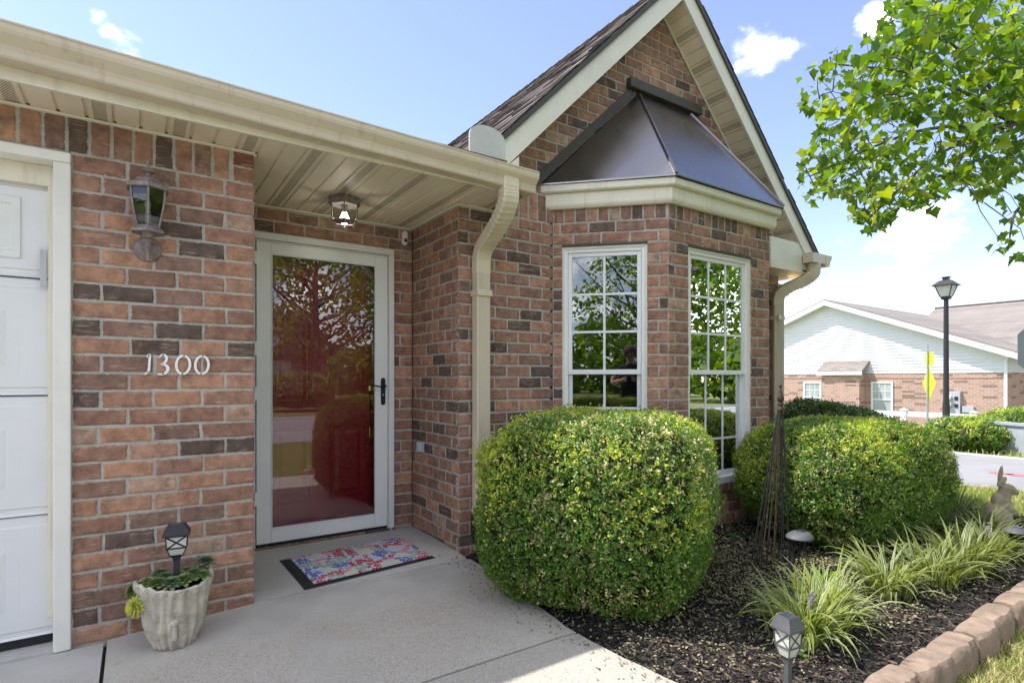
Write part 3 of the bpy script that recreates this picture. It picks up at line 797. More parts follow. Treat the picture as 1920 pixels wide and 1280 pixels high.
# --- soffit planks under the porch and along the garage
def plank(parent, x0, x1, y0, y1, z, vent, name='soffit_panel'):
    g = .0045
    xs = [x0, x0 + g, x0 + g + .003, x0 + .024, x0 + .028, x1 - .028, x1 - .024, x1 - g - .003, x1 - g, x1]
    zs = [.009, .009, 0, 0, .0025 if vent else 0, .0025 if vent else 0, 0, 0, .009, .009]
    es = [0, 0, 0, 0, 1, 1, 0, 0, 0, 0]
    V = [(x, y, z + q) for y in (y0, y1) for x, q in zip(xs, zs)]; n = len(xs)
    F = [[i, i+n, i+n+1, i+1] for i in range(n-1)]
    V += [(x, y, z + .014) for y in (y0, y1) for x in (x0, x1)]
    F += [[2*n, 2*n+1, 2*n+3, 2*n+2]]
    return np_mesh(name, np.array(V), F, MAT['vent'] if vent else MAT['soffit'], parent, fl=es + es + [0]*4)
sof = MB(); sof.box((-3.9, 2.9, ZS + .03), (2.07, YG + .05, ZS + .045)); sof.box((XP1 - .05, 2.9, ZS + .0452), (XR + .05, YD + .05, ZS + .06)); sof.box((XR, 2.9, ZS + .0602), (2.07, YW + .05, ZS + .07))
soffit = sof.build('soffit', MAT['soffit'], house)
x = -3.9; k = 0; WPL = .1005
while x < 2.05:
    x1 = min(x + WPL, 2.05); mid = (x + x1)/2
    y1 = YG - .002 if mid < XP1 else (YD - .002 if mid < XR else YW - .002)
    plank(soffit, x, x1, 2.893, y1, ZS, k % 3 == 1)
    x += WPL; k += 1
b = MB()
for (x0, x1, y) in ((-3.9, XP1, YG), (XP1 + .02, XR - .02, YD), (XR - .0, 2.07, YW)):
    b.box((x0, y - .020, ZS - .012), (x1, y + .01, ZS - .0005))
b.box((XP1 - .006, YG, ZS - .0125), (XP1 + .014, YD, ZS - .0007)); b.box((XR - .020, YW - .0, ZS - .0125), (XR + .0, YD, ZS - .0007))
b.build('soffit_moulding', MAT['trim'], house, bevel=.004)
# fascia and the K-style gutter, falling towards the downpipe
b = MB(); b.box((-3.9, 2.875, ZS - .016), (2.068, 2.893, 2.52)); b.box((2.05, 2.893, ZS - .014), (2.07, 3.30, 2.50)); b.build('fascia_board', MAT['trim'], house, bevel=.003)
def kgutter(name, p, q, outv, zt0, zt1, parent):
    """p,q 2d ends of the back edge; outv outward 2d"""
    prof = [(0, 0), (0, -.112), (.072, -.112), (.078, -.105), (.080, -.085), (.086, -.068), (.103, -.050), (.116, -.036), (.121, -.022), (.121, -.004), (.126, 0), (.126, .006), (.112, .006), (.112, -.003),
            (.1, -.02), (.07, -.1), (.006, -.1), (.006, 0)]
    rings = []
    for (pt, zt) in ((p, zt0), (q, zt1)):
        rings.append([(pt[0] + outv[0]*a, pt[1] + outv[1]*a, zt + c) for a, c in prof])
    b = MB(); b.loft(rings); return b.build(name, MAT['gutter'], parent, bevel=0)
kgutter('gutter', (-3.9, 2.8735), (2.05, 2.8735), (0, -1), 2.585, 2.452, house)
for gx_ in (-.62, .98):      # lap joints of the gutter and fascia lengths
    zt = 2.452 + (2.05 - gx_)*.0224
    b = MB(); pr_ = [(.0, -.1135), (.0735, -.1135), (.0795, -.106), (.0815, -.085), (.0875, -.067), (.1045, -.049), (.1175, -.035), (.1225, -.022), (.1225, -.003), (.119, -.003), (.0, -.09)]
    b.prism([(gx_, 2.8735 - a, zt + c) for a, c in pr_], (.035, 0, 0)); b.build('gutter_joint', MAT['gutter'], house)
for gx_ in (-.05, 1.22, 1.70):
    b = MB(); b.box((gx_, 2.8735, ZS - .0175), (gx_ + .05, 2.8945, 2.45)); b.build('fascia_joint', MAT['trim'], house)
b = MB(); prof = [(0, 0), (0, -.112), (.075, -.112), (.086, -.068), (.116, -.036), (.124, 0)]
b.prism([(2.0495, 2.8745 - a, 2.453 + c) for a, c in prof], (.004, 0, 0)); b.build('gutter_end_cap', MAT['gutter'], house)
# low roof over garage and porch
b = MB(); s = .30
b.prism([(-4.15, 2.80, 2.50), (-4.15, 6.2, 2.50 + 3.4*s), (-4.15, 9.5, 2.50 + .1*s), (-4.15, 9.5, 2.44), (-4.15, 2.88, 2.44)], (6.0, 0, 0))
b.build('porch_roof', MAT['farroof2'], house)
# gable roof: deck, shingles, rake boards, soffit
YR0, YR1 = 3.045, 9.4       # front of the rake, back of the roof
roof = house
EL, ER = 1.70, 5.90         # lower edges of the two slopes
b = MB()
for sgn, xe in ((-1, EL), (1, ER)):
    run = abs(xe - XC)
    b.prism([(XC, YR0 - .012, RIDGE - .012), (xe, YR0 - .012, RIDGE - run - .012), (xe, YR0 - .012, RIDGE - run - .05), (XC, YR0 - .012, RIDGE - .05)], (0, YR1 - YR0, 0))
deck = b.build('roof', MAT['bronze_d'], roof)
def shingles():
    r = random.Random(5); V, F, C = [], [], []; singles = []
    pal = [(.10, .082, .075), (.155, .13, .12), (.20, .165, .15), (.075, .066, .064), (.24, .205, .185)]
    exp = .142
    for sgn, xe in ((-1, EL), (1, ER)):
        run = abs(xe - XC); sl = run * math.sqrt(2); nrow = int(sl / exp) + 1
        for row in range(nrow):
            y = YR0 - .022 - r.uniform(0, .25)
            while y < YR1:
                w = r.choice((.13, .17, .21, .26, .30)); y0, y1 = max(y, YR0 - .022), min(y + w - .004, YR1)
                y += w
                if y1 - y0 < .02: continue
                s0 = sl + .012 - row*exp; s1 = s0 - exp - .03
                if s1 < 0: s1 = 0
                th = r.choice((.007, .0125)); c = r.choice(pal); q = r.uniform(.8, 1.2); c = tuple(a*q for a in c)
                def pt(s, yy, h):
                    return (XC + sgn*(s*S2) + sgn*h*S2, yy, RIDGE - s*S2 + h*S2)
                v = [pt(s0, y0, -.004), pt(s0, y1, -.004), pt(s0, y0, th), pt(s0, y1, th), pt(s1, y0, .001), pt(s1, y1, .001)]
                f = [[0, 1, 3, 2], [2, 3, 5, 4], [0, 2, 4], [1, 5, 3]]
                if sgn < 0 and (y0 < YR0 + 2.2) and len(singles) < 300 and row > 2:
                    singles.append((v, f, c))
                else:
                    bb = len(V); V.extend(v); F.extend([[k + bb for k in g] for g in f]); C.extend([c]*6)
    for v, f, c in singles: np_mesh('shingle', np.array(v), f, MAT['shingle'], deck, col=np.array([c]*6))
    np_mesh('shingle_field', np.array(V), F, MAT['shingle'], roof, col=np.array(C), kind='stuff')
    # ridge caps
    b = MB(); y = YR0 - .03
    while y < YR1:
        z = RIDGE + .016
        b.add([(XC - .13, y, z - .125), (XC, y, z + .006), (XC + .13, y, z - .125), (XC - .13, y + .2, z - .133), (XC, y + .2, z - .004), (XC + .13, y + .2, z - .133)], [[0, 1, 4, 3], [1, 2, 5, 4]])
        y += .15
    o = b.build('ridge_cap', MAT['shingle'], roof); a = o.data.attributes.new('bcol', 'FLOAT_COLOR', 'POINT'); a.data.foreach_set('color', [x for _ in range(len(o.data.vertices)) for x in (.13, .11, .10, 1)])
shingles()
# rake boards (vertical height .235), with a thin drip edge above
b = MB()
def rake(sgn, xe, name):
    run = abs(xe - XC); zt, zb = RIDGE - .05, APEX_IN - .005
    bb = MB()
    bb.prism([(XC, YR0, zb), (XC + sgn*run, YR0, zb - run), (XC + sgn*run, YR0, zt - run), (XC, YR0, zt)], (0, .022, 0))
    return bb.build(name, MAT['rake'], roof)
rake(-1, 1.95, 'rake_board'); rake(1, 5.80, 'rake_board')
b = MB()
for sgn, run in ((-1, XC - 1.72), (1, 5.9 - XC)):
    zt = RIDGE - .0125
    b.prism([(XC, YR0 - .018, zt - .05), (XC + sgn*run, YR0 - .018, zt - run - .05), (XC + sgn*run, YR0 - .018, zt - run), (XC, YR0 - .018, zt)], (0, .016, 0))
b.build('drip_edge', MAT['bronze_d'], roof)
# soffit under the rakes: planks across the overhang, stepping down the slope
rs = MB()
for sgn, run in ((-1, 2.03), (1, 2.05)):
    rs.prism([(XC, YR0 + .022, APEX_IN + .04), (XC + sgn*run, YR0 + .022, APEX_IN + .04 - run), (XC + sgn*run, YR0 + .022, APEX_IN + .055 - run), (XC, YR0 + .022, APEX_IN + .055)], (0, .32, 0))
rake_soffit = rs.build('rake_soffit', MAT['soffit'], roof)
for sgn, run in ((-1, 1.80), (1, 1.92)):
    s = .02; k = 0
    while s < run*math.sqrt(2) - .05:
        w = .1; g = .0045
        ss = [s, s + g, s + g + .003, s + .022, s + .026, s + w - .026, s + w - .022, s + w - g - .003, s + w - g, s + w]
        vent = k % 3 == 2
        hs = [.009, .009, 0, 0, .0025*vent, .0025*vent, 0, 0, .009, .009]
        V = []
        for y in (YR0 + .023, YW - .001):
            for q, hgt in zip(ss, hs): V.append((XC + sgn*q*S2 + sgn*hgt*S2, y, APEX_IN + .012 - q*S2 + hgt*S2))
        n = 10; F = [[i, i+1, i+n+1, i+n] if sgn < 0 else [i, i+n, i+n+1, i+1] for i in range(n-1)]
        es = [0, 0, 0, 0, 1, 1, 0, 0, 0, 0]
        np_mesh('soffit_panel', np.array(V), F, MAT['vent'] if vent else MAT['soffit'], rake_soffit, fl=es + es)
        s += w; k += 1
b = MB()
for sgn, run in ((-1, 1.8), (1, 1.92)):
    b.prism([(XC, YW - .016, APEX_IN - .004), (XC + sgn*run, YW - .016, APEX_IN - .004 - run), (XC + sgn*run, YW - .016, APEX_IN + .018 - run), (XC, YW - .016, APEX_IN + .018)], (0, .012, 0))
b.build('rake_moulding', MAT['trim'], roof)
# boxed returns at the foot of the rakes
b = MB(); b.box((5.03, YR0 + .012, 2.275), (5.60, YW + .02, 2.56)); b.add([], [])
b.prism([(5.60, YR0 + .013, 2.30), (5.78, YR0 + .013, 2.30), (5.78, YR0 + .013, 2.53), (5.60, YR0 + .013, 2.70)], (0, .3, 0))
b.build('eave_box', MAT['rake'], roof, bevel=.004)
b = MB(); b.box((5.02, YR0 + .004, 2.262), (5.80, YW + .0, 2.2745)); b.box((5.565, YW - .002, 2.262), (5.80, 9.3, 2.2745)); b.build('eave_soffit', MAT['soffit'], roof)
b = MB(); b.box((5.80, YR0, 2.262), (5.818, 9.3, 2.42)); b.build('side_fascia', MAT['trim'], roof)
b = MB(); b.prism([(1.95, YR0 - .004, 2.42), (2.10, YR0 - .004, 2.42), (2.10, YR0 - .004, 2.66), (1.95, YR0 - .004, 2.53)], (0, .25, 0)); b.build('rake_return', MAT['rake'], roof)
kgutter('side_gutter', (5.819, YR0 - .10), (5.819, 9.3), (1, 0), 2.452, 2.47, roof)
b = MB(); b.prism([(5.819 + a, YR0 - .104, 2.453 + c) for a, c in prof], (0, .004, 0)); b.box((5.58, YR0 - .10, 2.36), (5.8185, YR0 - .0, 2.455)); b.build('gutter_mitre', MAT['gutter'], roof)
# metal diverter plate where the gable roof meets the porch gutter
b = MB(); n = 14
pl = [(1.66, 2.50), (1.915, 2.50)] + [(1.7875 + .1275*math.cos(math.pi*i/n), 2.665 + .075*math.sin(math.pi*i/n)) for i in range(n + 1)]
b.prism([(x, 2.925, z) for x, z in pl], (0, .012, 0)); b.build('diverter_flashing', MAT['flash'], house)

# --- bay trim and metal roof
def bay_ring(d, z):
    t = math.tan(rad(22.5))
    return [(BA[0] - d*math.sqrt(2), YW + .01, z), (BB[0] - d*t, BB[1] - d, z), (BC[0] + d*t, BC[1] - d, z), (BD[0] + d*math.sqrt(2), YW + .01, z)]
def bay_band(prof, name, mat, parent):
    b = MB(); rings = [bay_ring(d, z) for d, z in prof]
    b.loft([[rings[j][i] for j in range(len(prof))] for i in range(4)])
    return b.build(name, mat, parent, bevel=.003)
bayroof = empty('bay_roof', (3.8, YW, 2.45)); bayroof.parent = house; bayroof.location = Vector((3.8, YW, 2.45)) - house.location
bay_band([(.004, 2.445), (.032, 2.445), (.046, 2.462), (.05, 2.475), (.05, 2.555), (.004, 2.555)], 'frieze_board', MAT['trim'], bayroof)
bay_band([(.004, 2.5555), (.075, 2.5555), (.085, 2.565), (.085, 2.610), (.004, 2.610)], 'crown_moulding', MAT['trim'], bayroof)
E4 = bay_ring(.10, 2.622); E4b = bay_ring(.10, 2.6105)
T1, T2 = (3.46, YW - .02, 3.56), (4.11, YW - .02, 3.56)
E4[0] = (2.46, YW - .004, 2.622); E4[3] = (5.13, YW - .004, 2.622); E4b[0] = (2.46, YW - .004, 2.6105); E4b[3] = (5.13, YW - .004, 2.6105)
for nm, poly in (('metal_panel', [E4[0], E4[1], T1]), ('metal_panel', [E4[1], E4[2], T2, T1]), ('metal_panel', [E4[2], E4[3], T2])):
    b = MB(); b.prism(poly, (0, .0, -.010)); b.build(nm, MAT['bronze'], bayroof)
b = MB(); b.loft([[E4[i], E4b[i]] for i in range(4)], closed=False); b.build('eave_drip', MAT['bronze_d'], bayroof)
for p, q in ((E4[1], T1), (E4[2], T2)):
    b = MB(); b.tube([Vector(p) + Vector((0, -.003, .004)), Vector(q) + Vector((0, -.004, .006))], .013, 6); b.build('hip_seam', MAT['bronze'], bayroof)
def wall_strip(p, q, w, th=.014):
    b = MB(); p, q = Vector(p), Vector(q); d = (q - p).normalized(); up = Vector((-d.z, 0, d.x)) if d.x > 0 else Vector((d.z, 0, -d.x))
    if up.z < 0: up = -up
    b.prism([p, q, q + up*w, p + up*w], (0, -th, 0)); return b
wall_strip((2.40, YW - .002, 2.575), (3.42, YW - .002, 3.54), .062).build('step_flashing', MAT['bronze_d'], bayroof)
wall_strip((4.15, YW - .002, 3.54), (5.16, YW - .002, 2.58), .062).build('step_flashing', MAT['bronze_d'], bayroof)
b = MB(); b.box((3.34, YW - .055, 3.575), (4.245, YW - .002, 3.655)); b.build('head_flashing', MAT['bronze_d'], bayroof, bevel=.006)
# ------------------------------------------------------------------ windows
def make_window(P, d, n, win, ncol):
    d3 = Vector((d[0], d[1], 0)); n3 = Vector((n[0], n[1], 0)); p3 = Vector((P[0], P[1], 0)); up = Vector((0, 0, 1))
    u0, u1 = win; w = u1 - u0; zr = 1.245
    root = empty('window', p3 + d3*(u0 + w/2) + up*WZ0); root.parent = house; root.location = root.location - house.location
    def bar(b, a0, a1, z0, z1, f, bk): # f,bk depth of front/back behind brick face (positive inward)
        b.obox(p3 + d3*a0 - n3*bk + up*z0, d3*(a1 - a0), n3*(bk - f), up*(z1 - z0))
    fr = MB(); t = .042
    bar(fr, u0, u0 + t, WZ0, WZ1 - .012, .020, .10); bar(fr, u1 - t, u1, WZ0, WZ1 - .012, .0205, .10)
    bar(fr, u0 + t, u1 - t, WZ1 - .012 - t, WZ1 - .012, .0215, .10); bar(fr, u0 - .01, u1 + .01, WZ0 - .022, WZ0 + .03, -.012, .10)
    fr.build('frame', MAT['vinyl'], root, bevel=.004)
    # exterior brickmould lip
    lip = MB()
    bar(lip, u0 + .0005, u0 + .014, WZ0 + .03, WZ1 - .014, .010, .02); bar(lip, u1 - .014, u1 - .0005, WZ0 + .03, WZ1 - .014, .010, .02); bar(lip, u0 + .014, u1 - .014, WZ1 - .026, WZ1 - .0135, .010, .0212)
    lip.build('brickmould', MAT['trim'], root)
    lt = MB(); bar(lt, u0 - .004, u1 + .004, WZ1 - .0125, WZ1 + .006, .004, .09); lt.build('lintel', MAT['bronze_d'], root)
    for (nm, za, zb, f) in (('upper_sash', zr - .018, WZ1 - .012 - t, .034), ('lower_sash', WZ0 + .03, zr + .016, .060)):
        sash = MB(); q = .030; a0, a1 = u0 + t, u1 - t
        bar(sash, a0, a0 + q, za, zb, f, f + .026); bar(sash, a1 - q, a1, za, zb, f, f + .026)
        bar(sash, a0 + q, a1 - q, za, za + q + .006, f + .0005, f + .026); bar(sash, a0 + q, a1 - q, zb - q, zb, f + .0005, f + .026)
        so = sash.build(nm, MAT['vinyl'], root, bevel=.003)
        g = MB(); bar(g, a0 + q - .004, a1 - q + .004, za + q, zb - q + .004, f + .010, f + .013); g.build('pane', MAT['glass'], root)
        m_ = .0085
        ww = a1 - a0 - 2*q; hh = zb - za - 2*q - .006
        for c in range(1, ncol):
            mb = MB(); x = a0 + q + ww*c/ncol; bar(mb, x - m_, x + m_, za + q + .006, zb - q, f + .006, f + .0098); mb.build('muntin', MAT['vinyl'], root)
        for r_ in range(1, 3):
            z = za + q + .006 + hh*r_/3; mb = MB()
            for c in range(ncol):
                x0 = a0 + q + ww*c/ncol + (m_ if c else 0); x1 = a0 + q + ww*(c+1)/ncol - (m_ if c < ncol - 1 else 0)
                bar(mb, x0, x1, z - m_, z + m_, f + .0062, f + .0099)
            mb.build('muntin', MAT['vinyl'], root)
    return root
for (P, d, n, win, o), nc in zip(bay_wins, (2, 3, 2)): make_window(P, d, n, win, nc)
# shaded room behind the bay so that the panes look into a real space
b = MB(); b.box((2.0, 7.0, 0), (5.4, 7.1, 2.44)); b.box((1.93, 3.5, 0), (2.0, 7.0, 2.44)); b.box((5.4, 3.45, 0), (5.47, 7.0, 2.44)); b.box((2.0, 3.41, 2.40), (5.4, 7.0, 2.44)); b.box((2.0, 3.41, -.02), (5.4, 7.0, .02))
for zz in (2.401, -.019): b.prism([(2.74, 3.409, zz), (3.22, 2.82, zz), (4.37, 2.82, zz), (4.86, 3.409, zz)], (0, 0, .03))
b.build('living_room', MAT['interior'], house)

# ------------------------------------------------------------------ front entrance
ent = empty('storm_door', (1.12, YD, .08)); ent.parent = house; ent.location = ent.location - house.location
b = MB()   # brickmould frame round the opening
b.box((DX0 + .004, YD - .028, .052), (DX0 + .046, YD + .05, DZ1 - .05)); b.box((DX1 - .046, YD - .028, .052), (DX1 - .003, YD + .05, DZ1 - .05)); b.box((DX0 + .004, YD - .029, DZ1 - .05), (DX1 - .003, YD + .05, DZ1 - .003))
b.box((DX0 + .046, YD - .012, .052), (DX0 + .060, YD + .05, DZ1 - .051)); b.box((DX1 - .060, YD - .012, .052), (DX1 - .046, YD + .05, DZ1 - .051)); b.box((DX0 + .06, YD - .0125, DZ1 - .066), (DX1 - .06, YD + .05, DZ1 - .051))
b.build('door_casing', MAT['white'], ent, bevel=.006)
SX0, SX1, SZ0, SZ1 = DX0 + .062, DX1 - .062, .092, DZ1 - .069
GX0, GX1, GZ0, GZ1 = .752, 1.480, .185, 2.035
b = MB(); yf, yb = YD - .030, YD + .004
b.box((SX0, yf, SZ0), (GX0, yb, SZ1)); b.box((GX1, yf, SZ0), (SX1, yb, SZ1)); b.box((GX0, yf + .0005, SZ0), (GX1, yb, GZ0)); b.box((GX0, yf + .0005, GZ1), (GX1, yb, SZ1))
leaf = b.build('door_leaf', MAT['storm'], ent, bevel=.004)
b = MB(); t = .009
b.box((GX0, yf - .004, GZ0), (GX0 + t, yf + .01, GZ1)); b.box((GX1 - t, yf - .004, GZ0), (GX1, yf + .01, GZ1)); b.box((GX0 + t, yf - .0035, GZ0), (GX1 - t, yf + .01, GZ0 + t)); b.box((GX0 + t, yf - .0035, GZ1 - t), (GX1 - t, yf + .01, GZ1)); b.build('glazing_bead', MAT['white'], ent, bevel=.002)
b = MB(); b.box((GX0 + .002, yf + .011, GZ0 + .002), (GX1 - .002, yf + .015, GZ1 - .002)); b.build('pane', MAT['doorglass'], ent)
b = MB(); b.box((SX0, yf + .004, SZ0 - .022), (SX1, yb, SZ0 - .0005)); b.build('door_sweep', MAT['rubber'], ent)
b = MB()
for z in (.35, 1.05, 1.35, 1.95): b.box((SX0 - .012, yf - .006, z), (SX0 + .003, yf + .01, z + .09))
b.build('hinge', MAT['storm'], ent)
# handle plate and lever
hx = 1.535; hz = 1.10
b = MB(); n = 10
pl = [(hx + .017*math.cos(math.pi*i/n), hz + .085 + .017*math.sin(math.pi*i/n)) for i in range(n+1)] + [(hx + .017*math.cos(math.pi + math.pi*i/n), hz - .085 + .017*math.sin(math.pi + math.pi*i/n)) for i in range(n+1)]
b.prism([(x, yf - .001, z) for x, z in pl], (0, -.008, 0)); hp = b.build('handle_plate', MAT['black'], ent, bevel=.002)
b = MB(); b.lathe([(.013, 0), (.013, .02), (.009, .035), (.009, .05)], (0, 0, 0), 12); b.rot(Matrix.Translation((hx, yf - .008, hz + .04)) @ Matrix.Rotation(rad(90), 4, 'X'))
b.tube([(hx, yf - .05, hz + .04), (hx - .04, yf - .056, hz + .036), (hx - .075, yf - .054, hz + .044), (hx - .105, yf - .05, hz + .040)], [.007, .0065, .006, .005], 8)
b.build('lever', MAT['black'], ent, smooth=True)
b = MB(); b.lathe([(.006, 0), (.006, .004)], (0, 0, 0), 10); b.rot(Matrix.Translation((hx, yf - .0092, hz - .025)) @ Matrix.Rotation(rad(90), 4, 'X')); b.build('lock_cylinder', MAT['steel'], ent)
# the red panelled door behind
fd = empty('front_door', (1.12, YD + .1, .1)); fd.parent = house; fd.location = fd.location - house.location
RX0, RX1, RZ0, RZ1, RY = SX0 + .005, SX1 - .005, .10, DZ1 - .07, YD + .105
cols = [(RX0 + .13, RX0 + .375), (RX1 - .375, RX1 - .13)]; rows = [(RZ0 + .23, RZ0 + .74), (RZ0 + .92, RZ0 + 1.52), (RZ0 + 1.66, RZ0 + 1.86)]
b = MB(); b.box((RX0, RY, RZ0), (RX1, RY + .04, RZ1)); slabd = b.build('door_slab', MAT['red'], fd)
for (xa, xb) in cols:
    for (za, zb) in rows:
        b = MB(); m_ = .022
        def rg(i, dep): return [(xa + i, RY - dep, za + i), (xb - i, RY - dep, za + i), (xb - i, RY - dep, zb - i), (xa + i, RY - dep, zb - i)]
        b.loft([rg(-.012, .0005), rg(-.006, .009), rg(.004, .009), rg(.014, .0012), rg(.030, .0012), rg(.055, .009)], caps=False); b.add(rg(.055, .009), [[0, 1, 2, 3]])
        b.build('raised_panel', MAT['red'], fd)
b = MB(); b.lathe([(.004, 0), (.022, .0), (.022, .004), (.012, .012), (.004, .012)], (0, 0, 0), 16); b.rot(Matrix.Translation(((RX0 + RX1)/2, RY, 1.72)) @ Matrix.Rotation(rad(90), 4, 'X')); b.build('peephole', MAT['black'], fd)
b = MB(); kx = RX1 - .065
b.lathe([(.030, 0), (.030, .006), (.012, .012), (.012, .03), (.026, .042), (.028, .055), (.015, .066), (.002, .067)], (0, 0, 0), 16); b.rot(Matrix.Translation((kx, RY, 1.12)) @ Matrix.Rotation(rad(90), 4, 'X'))
b.box((kx - .026, RY - .008, .93), (kx + .026, RY, 1.06)); b.tube([(kx, RY - .008, 1.05), (kx - .01, RY - .05, 1.02), (kx - .01, RY - .05, .97), (kx, RY - .008, .94)], .007, 8)
b.build('door_knob', MAT['brass'], fd, smooth=True)
b = MB(); b.box((kx - .024, RY - .010, .74), (kx + .024, RY, .83)); b.build('kick_latch', MAT['brass'], fd, bevel=.006)
b = MB(); b.box((DX0 + .02, RY - .1, .055), (DX1 - .02, RY + .05, .088)); b.build('threshold', MAT['steel'], fd)
b = MB(); b.box((DX0 - .0, YD + .05, .05), (RX0, RY + .1, DZ1)); b.box((RX1, YD + .05, .05), (DX1, RY + .1, DZ1)); b.box((DX0, YD + .05, RZ1), (DX1, RY + .1, DZ1 + .02)); b.box((DX0 - .05, RY + .05, 0), (DX1 + .05, RY + .12, DZ1 + .05)); b.build('door_jamb', MAT['white'], fd)
# brick sill course beneath the door
b_ = []
r = random.Random(3); u = DX0
while u < DX1 - .03:
    v, f, e = brick_geo(dict(P0=(0, YD - .036), d=(1, 0), n=(0, -1), u0=u + .003, u1=min(u + .195, DX1), v0=.045, v1=.069, seed=r.random(), out=.0))
    c = tuple(x*.7 for x in brick_colour(r)); v = [(x, min(y, YD + .0), z) for x, y, z in v]
    np_mesh('sill_brick', np.array(v), f, MAT['brick'], dw, col=np.array([c]*len(v)), fl=e); u += .2

# ------------------------------------------------------------------ garage door
MAT['trimw'] = pm('ivory_trim', (.80, .775, .70), .45, .04, 4, .05, 60, dirt=(.55, .50, .40), dirt_amt=.2)
gd = empty('garage_door', (-1.45, 3.26, 0)); gd.parent = house; gd.location = gd.location - house.location
GXR = -.312; GY = 3.262; gx0 = -2.62
b = MB()
b.box((-.300, YG - .022, .0), (-.238, YG + .14, 2.14)); b.box((gx0 - .06, YG - .022, 0), (gx0 + .01, YG + .14, 2.14)); b.box((gx0 - .06, YG - .0225, 2.14), (-.238, YG + .14, 2.186))
b.build('garage_casing', MAT['trimw'], gd, bevel=.006)
b = MB(); b.box((gx0, GY - .040, 2.05), (-.3005, GY - .012, 2.14)); b.box((-.326, GY - .045, .13), (-.3005, GY - .012, 2.05)); b.build('weather_stop', MAT['trim'], gd, bevel=.004)
zs = [.045, .585, 1.118, 1.640, 2.08]
for i in range(4):
    z0, z1 = zs[i] + .003, zs[i+1] - .003
    b = MB()
    # tongue-and-groove profile along the top and bottom edge
    pr = [(0, z0), (-.012, z0), (-.012, z0 + .004), (-.006, z0 + .010), (-.006, z0 + .03), (-.012, z0 + .036), (-.012, z1 - .045), (-.006, z1 - .040), (-.006, z1 - .008), (0, z1)]
    b.loft([[(gx0 + .01, GY + a, z) for a, z in pr] + [(gx0 + .01, GY + .04, z1), (gx0 + .01, GY + .04, z0)], [(GXR, GY + a, z) for a, z in pr] + [(GXR, GY + .04, z1), (GXR, GY + .04, z0)]])
    sec = b.build('door_section', MAT['garage'], gd)
    xa = GXR - .115
    for k in range(4):
        xb = xa - .47; yy = GY - .012
        def rg(q, dep): return [(xb + q, yy - dep, z0 + .085 + q), (xa - q, yy - dep, z0 + .085 + q), (xa - q, yy - dep, z1 - .095 - q), (xb + q, yy - dep, z1 - .095 - q)]
        b = MB()
        if i == 3:
            b.loft([rg(-.008, .0003), rg(-.004, .010), rg(.022, .010), rg(.030, .003)], caps=False); b.build('window_trim', MAT['white'], gd)
            b = MB(); b.add(rg(.030, .003), [[0, 1, 2, 3]]); b.build('opaque_pane', MAT['white'], gd)
        else:
            b.loft([rg(0, .0003), rg(.010, -.005), rg(.022, -.005), rg(.06, .004)], caps=False); b.add(rg(.06, .004), [[0, 1, 2, 3]]); b.build('stamped_panel', MAT['garage'], gd)
        xa = xb - .12
b = MB(); b.box((gx0 + .01, GY - .004, .008), (GXR, GY + .03, .046)); b.build('bottom_seal', MAT['rubber'], gd)
b = MB(); b.box((-.352, GY - .048, 1.60), (-.330, GY - .040, 1.765)); b.build('hinge_plate', MAT['steel'], gd)
b = MB(); b.box((-2.7, GY + .06, 0), (-.2, GY + .1, 2.2)); b.build('garage_back', MAT['interior'], gd)

# ------------------------------------------------------------------ downpipes
def smooth_path(pts, n=6):
    pts = [Vector(p) for p in pts]; out = []
    for i in range(len(pts) - 1):
        p0 = pts[max(0, i-1)]; p1 = pts[i]; p2 = pts[i+1]; p3 = pts[min(len(pts)-1, i+2)]
        for k in range(n):
            t = k / n
            out.append(.5*((2*p1) + (p2 - p0)*t + (2*p0 - 5*p1 + 4*p2 - p3)*t*t + (3*p1 - p0 - 3*p2 + p3)*t**3))
    out.append(pts[-1]); return out
def rect_prof(w, h, ribs=3):
    pr = []
    r = .007
    # front side with small flutes
    for i in range(ribs*2 + 1):
        a = -w/2 + r + (w - 2*r) * i/(ribs*2); pr.append((a, -h/2 + (.003 if i % 2 else 0)))
    pr += [(w/2, -h/2 + r), (w/2, h/2 - r), (w/2 - r, h/2), (-w/2 + r, h/2), (-w/2, h/2 - r), (-w/2, -h/2 + r)]
    return pr
def downpipe(elbow, foot_z, xdir, name, w=.108, h=.078):
    root = empty(name, (elbow[-1][0], elbow[-1][1], foot_z)); root.parent = house; root.location = root.location - house.location
    pth = smooth_path(elbow, 7)
    sc_ = [1.0 + (.035 if i % 2 else -.02) * (1 if 4 < i < len(pth) - 4 else 0) for i in range(len(pth))]
    b = MB(); b.sweep(rect_prof(w, h), pth, xdir, sc_); b.build('elbow', MAT['gutter2'], root)
    e = elbow[-1]
    b = MB(); b.sweep(rect_prof(w*.97, h*.97), [(e[0], e[1], e[2] + .02), (e[0], e[1], foot_z)], xdir); b.build('pipe', MAT['gutter'], root)
    return root
MAT['gutter2'] = pm('tan_elbow', (.66, .57, .42), .36, .06, 4, dirt=(.36, .29, .19), dirt_amt=.3, dscale=9)
dsx = 1.926
dp = downpipe([(1.868, 2.815, 2.40), (1.868, 2.815, 2.33), (1.872, 2.83, 2.265), (1.888, 2.93, 2.185), (1.906, 3.06, 2.125), (1.920, 3.18, 2.07), (1.926, 3.232, 2.01), (1.926, 3.236, 1.95), (1.926, 3.236, 1.90)], .27, (1, 0, 0), 'downpipe')
b = MB(); b.box((dsx - .058, 3.185, 1.745), (dsx + .058, 3.285, 1.785)); b.build('strap', MAT['gutter2'], dp, bevel=.003)
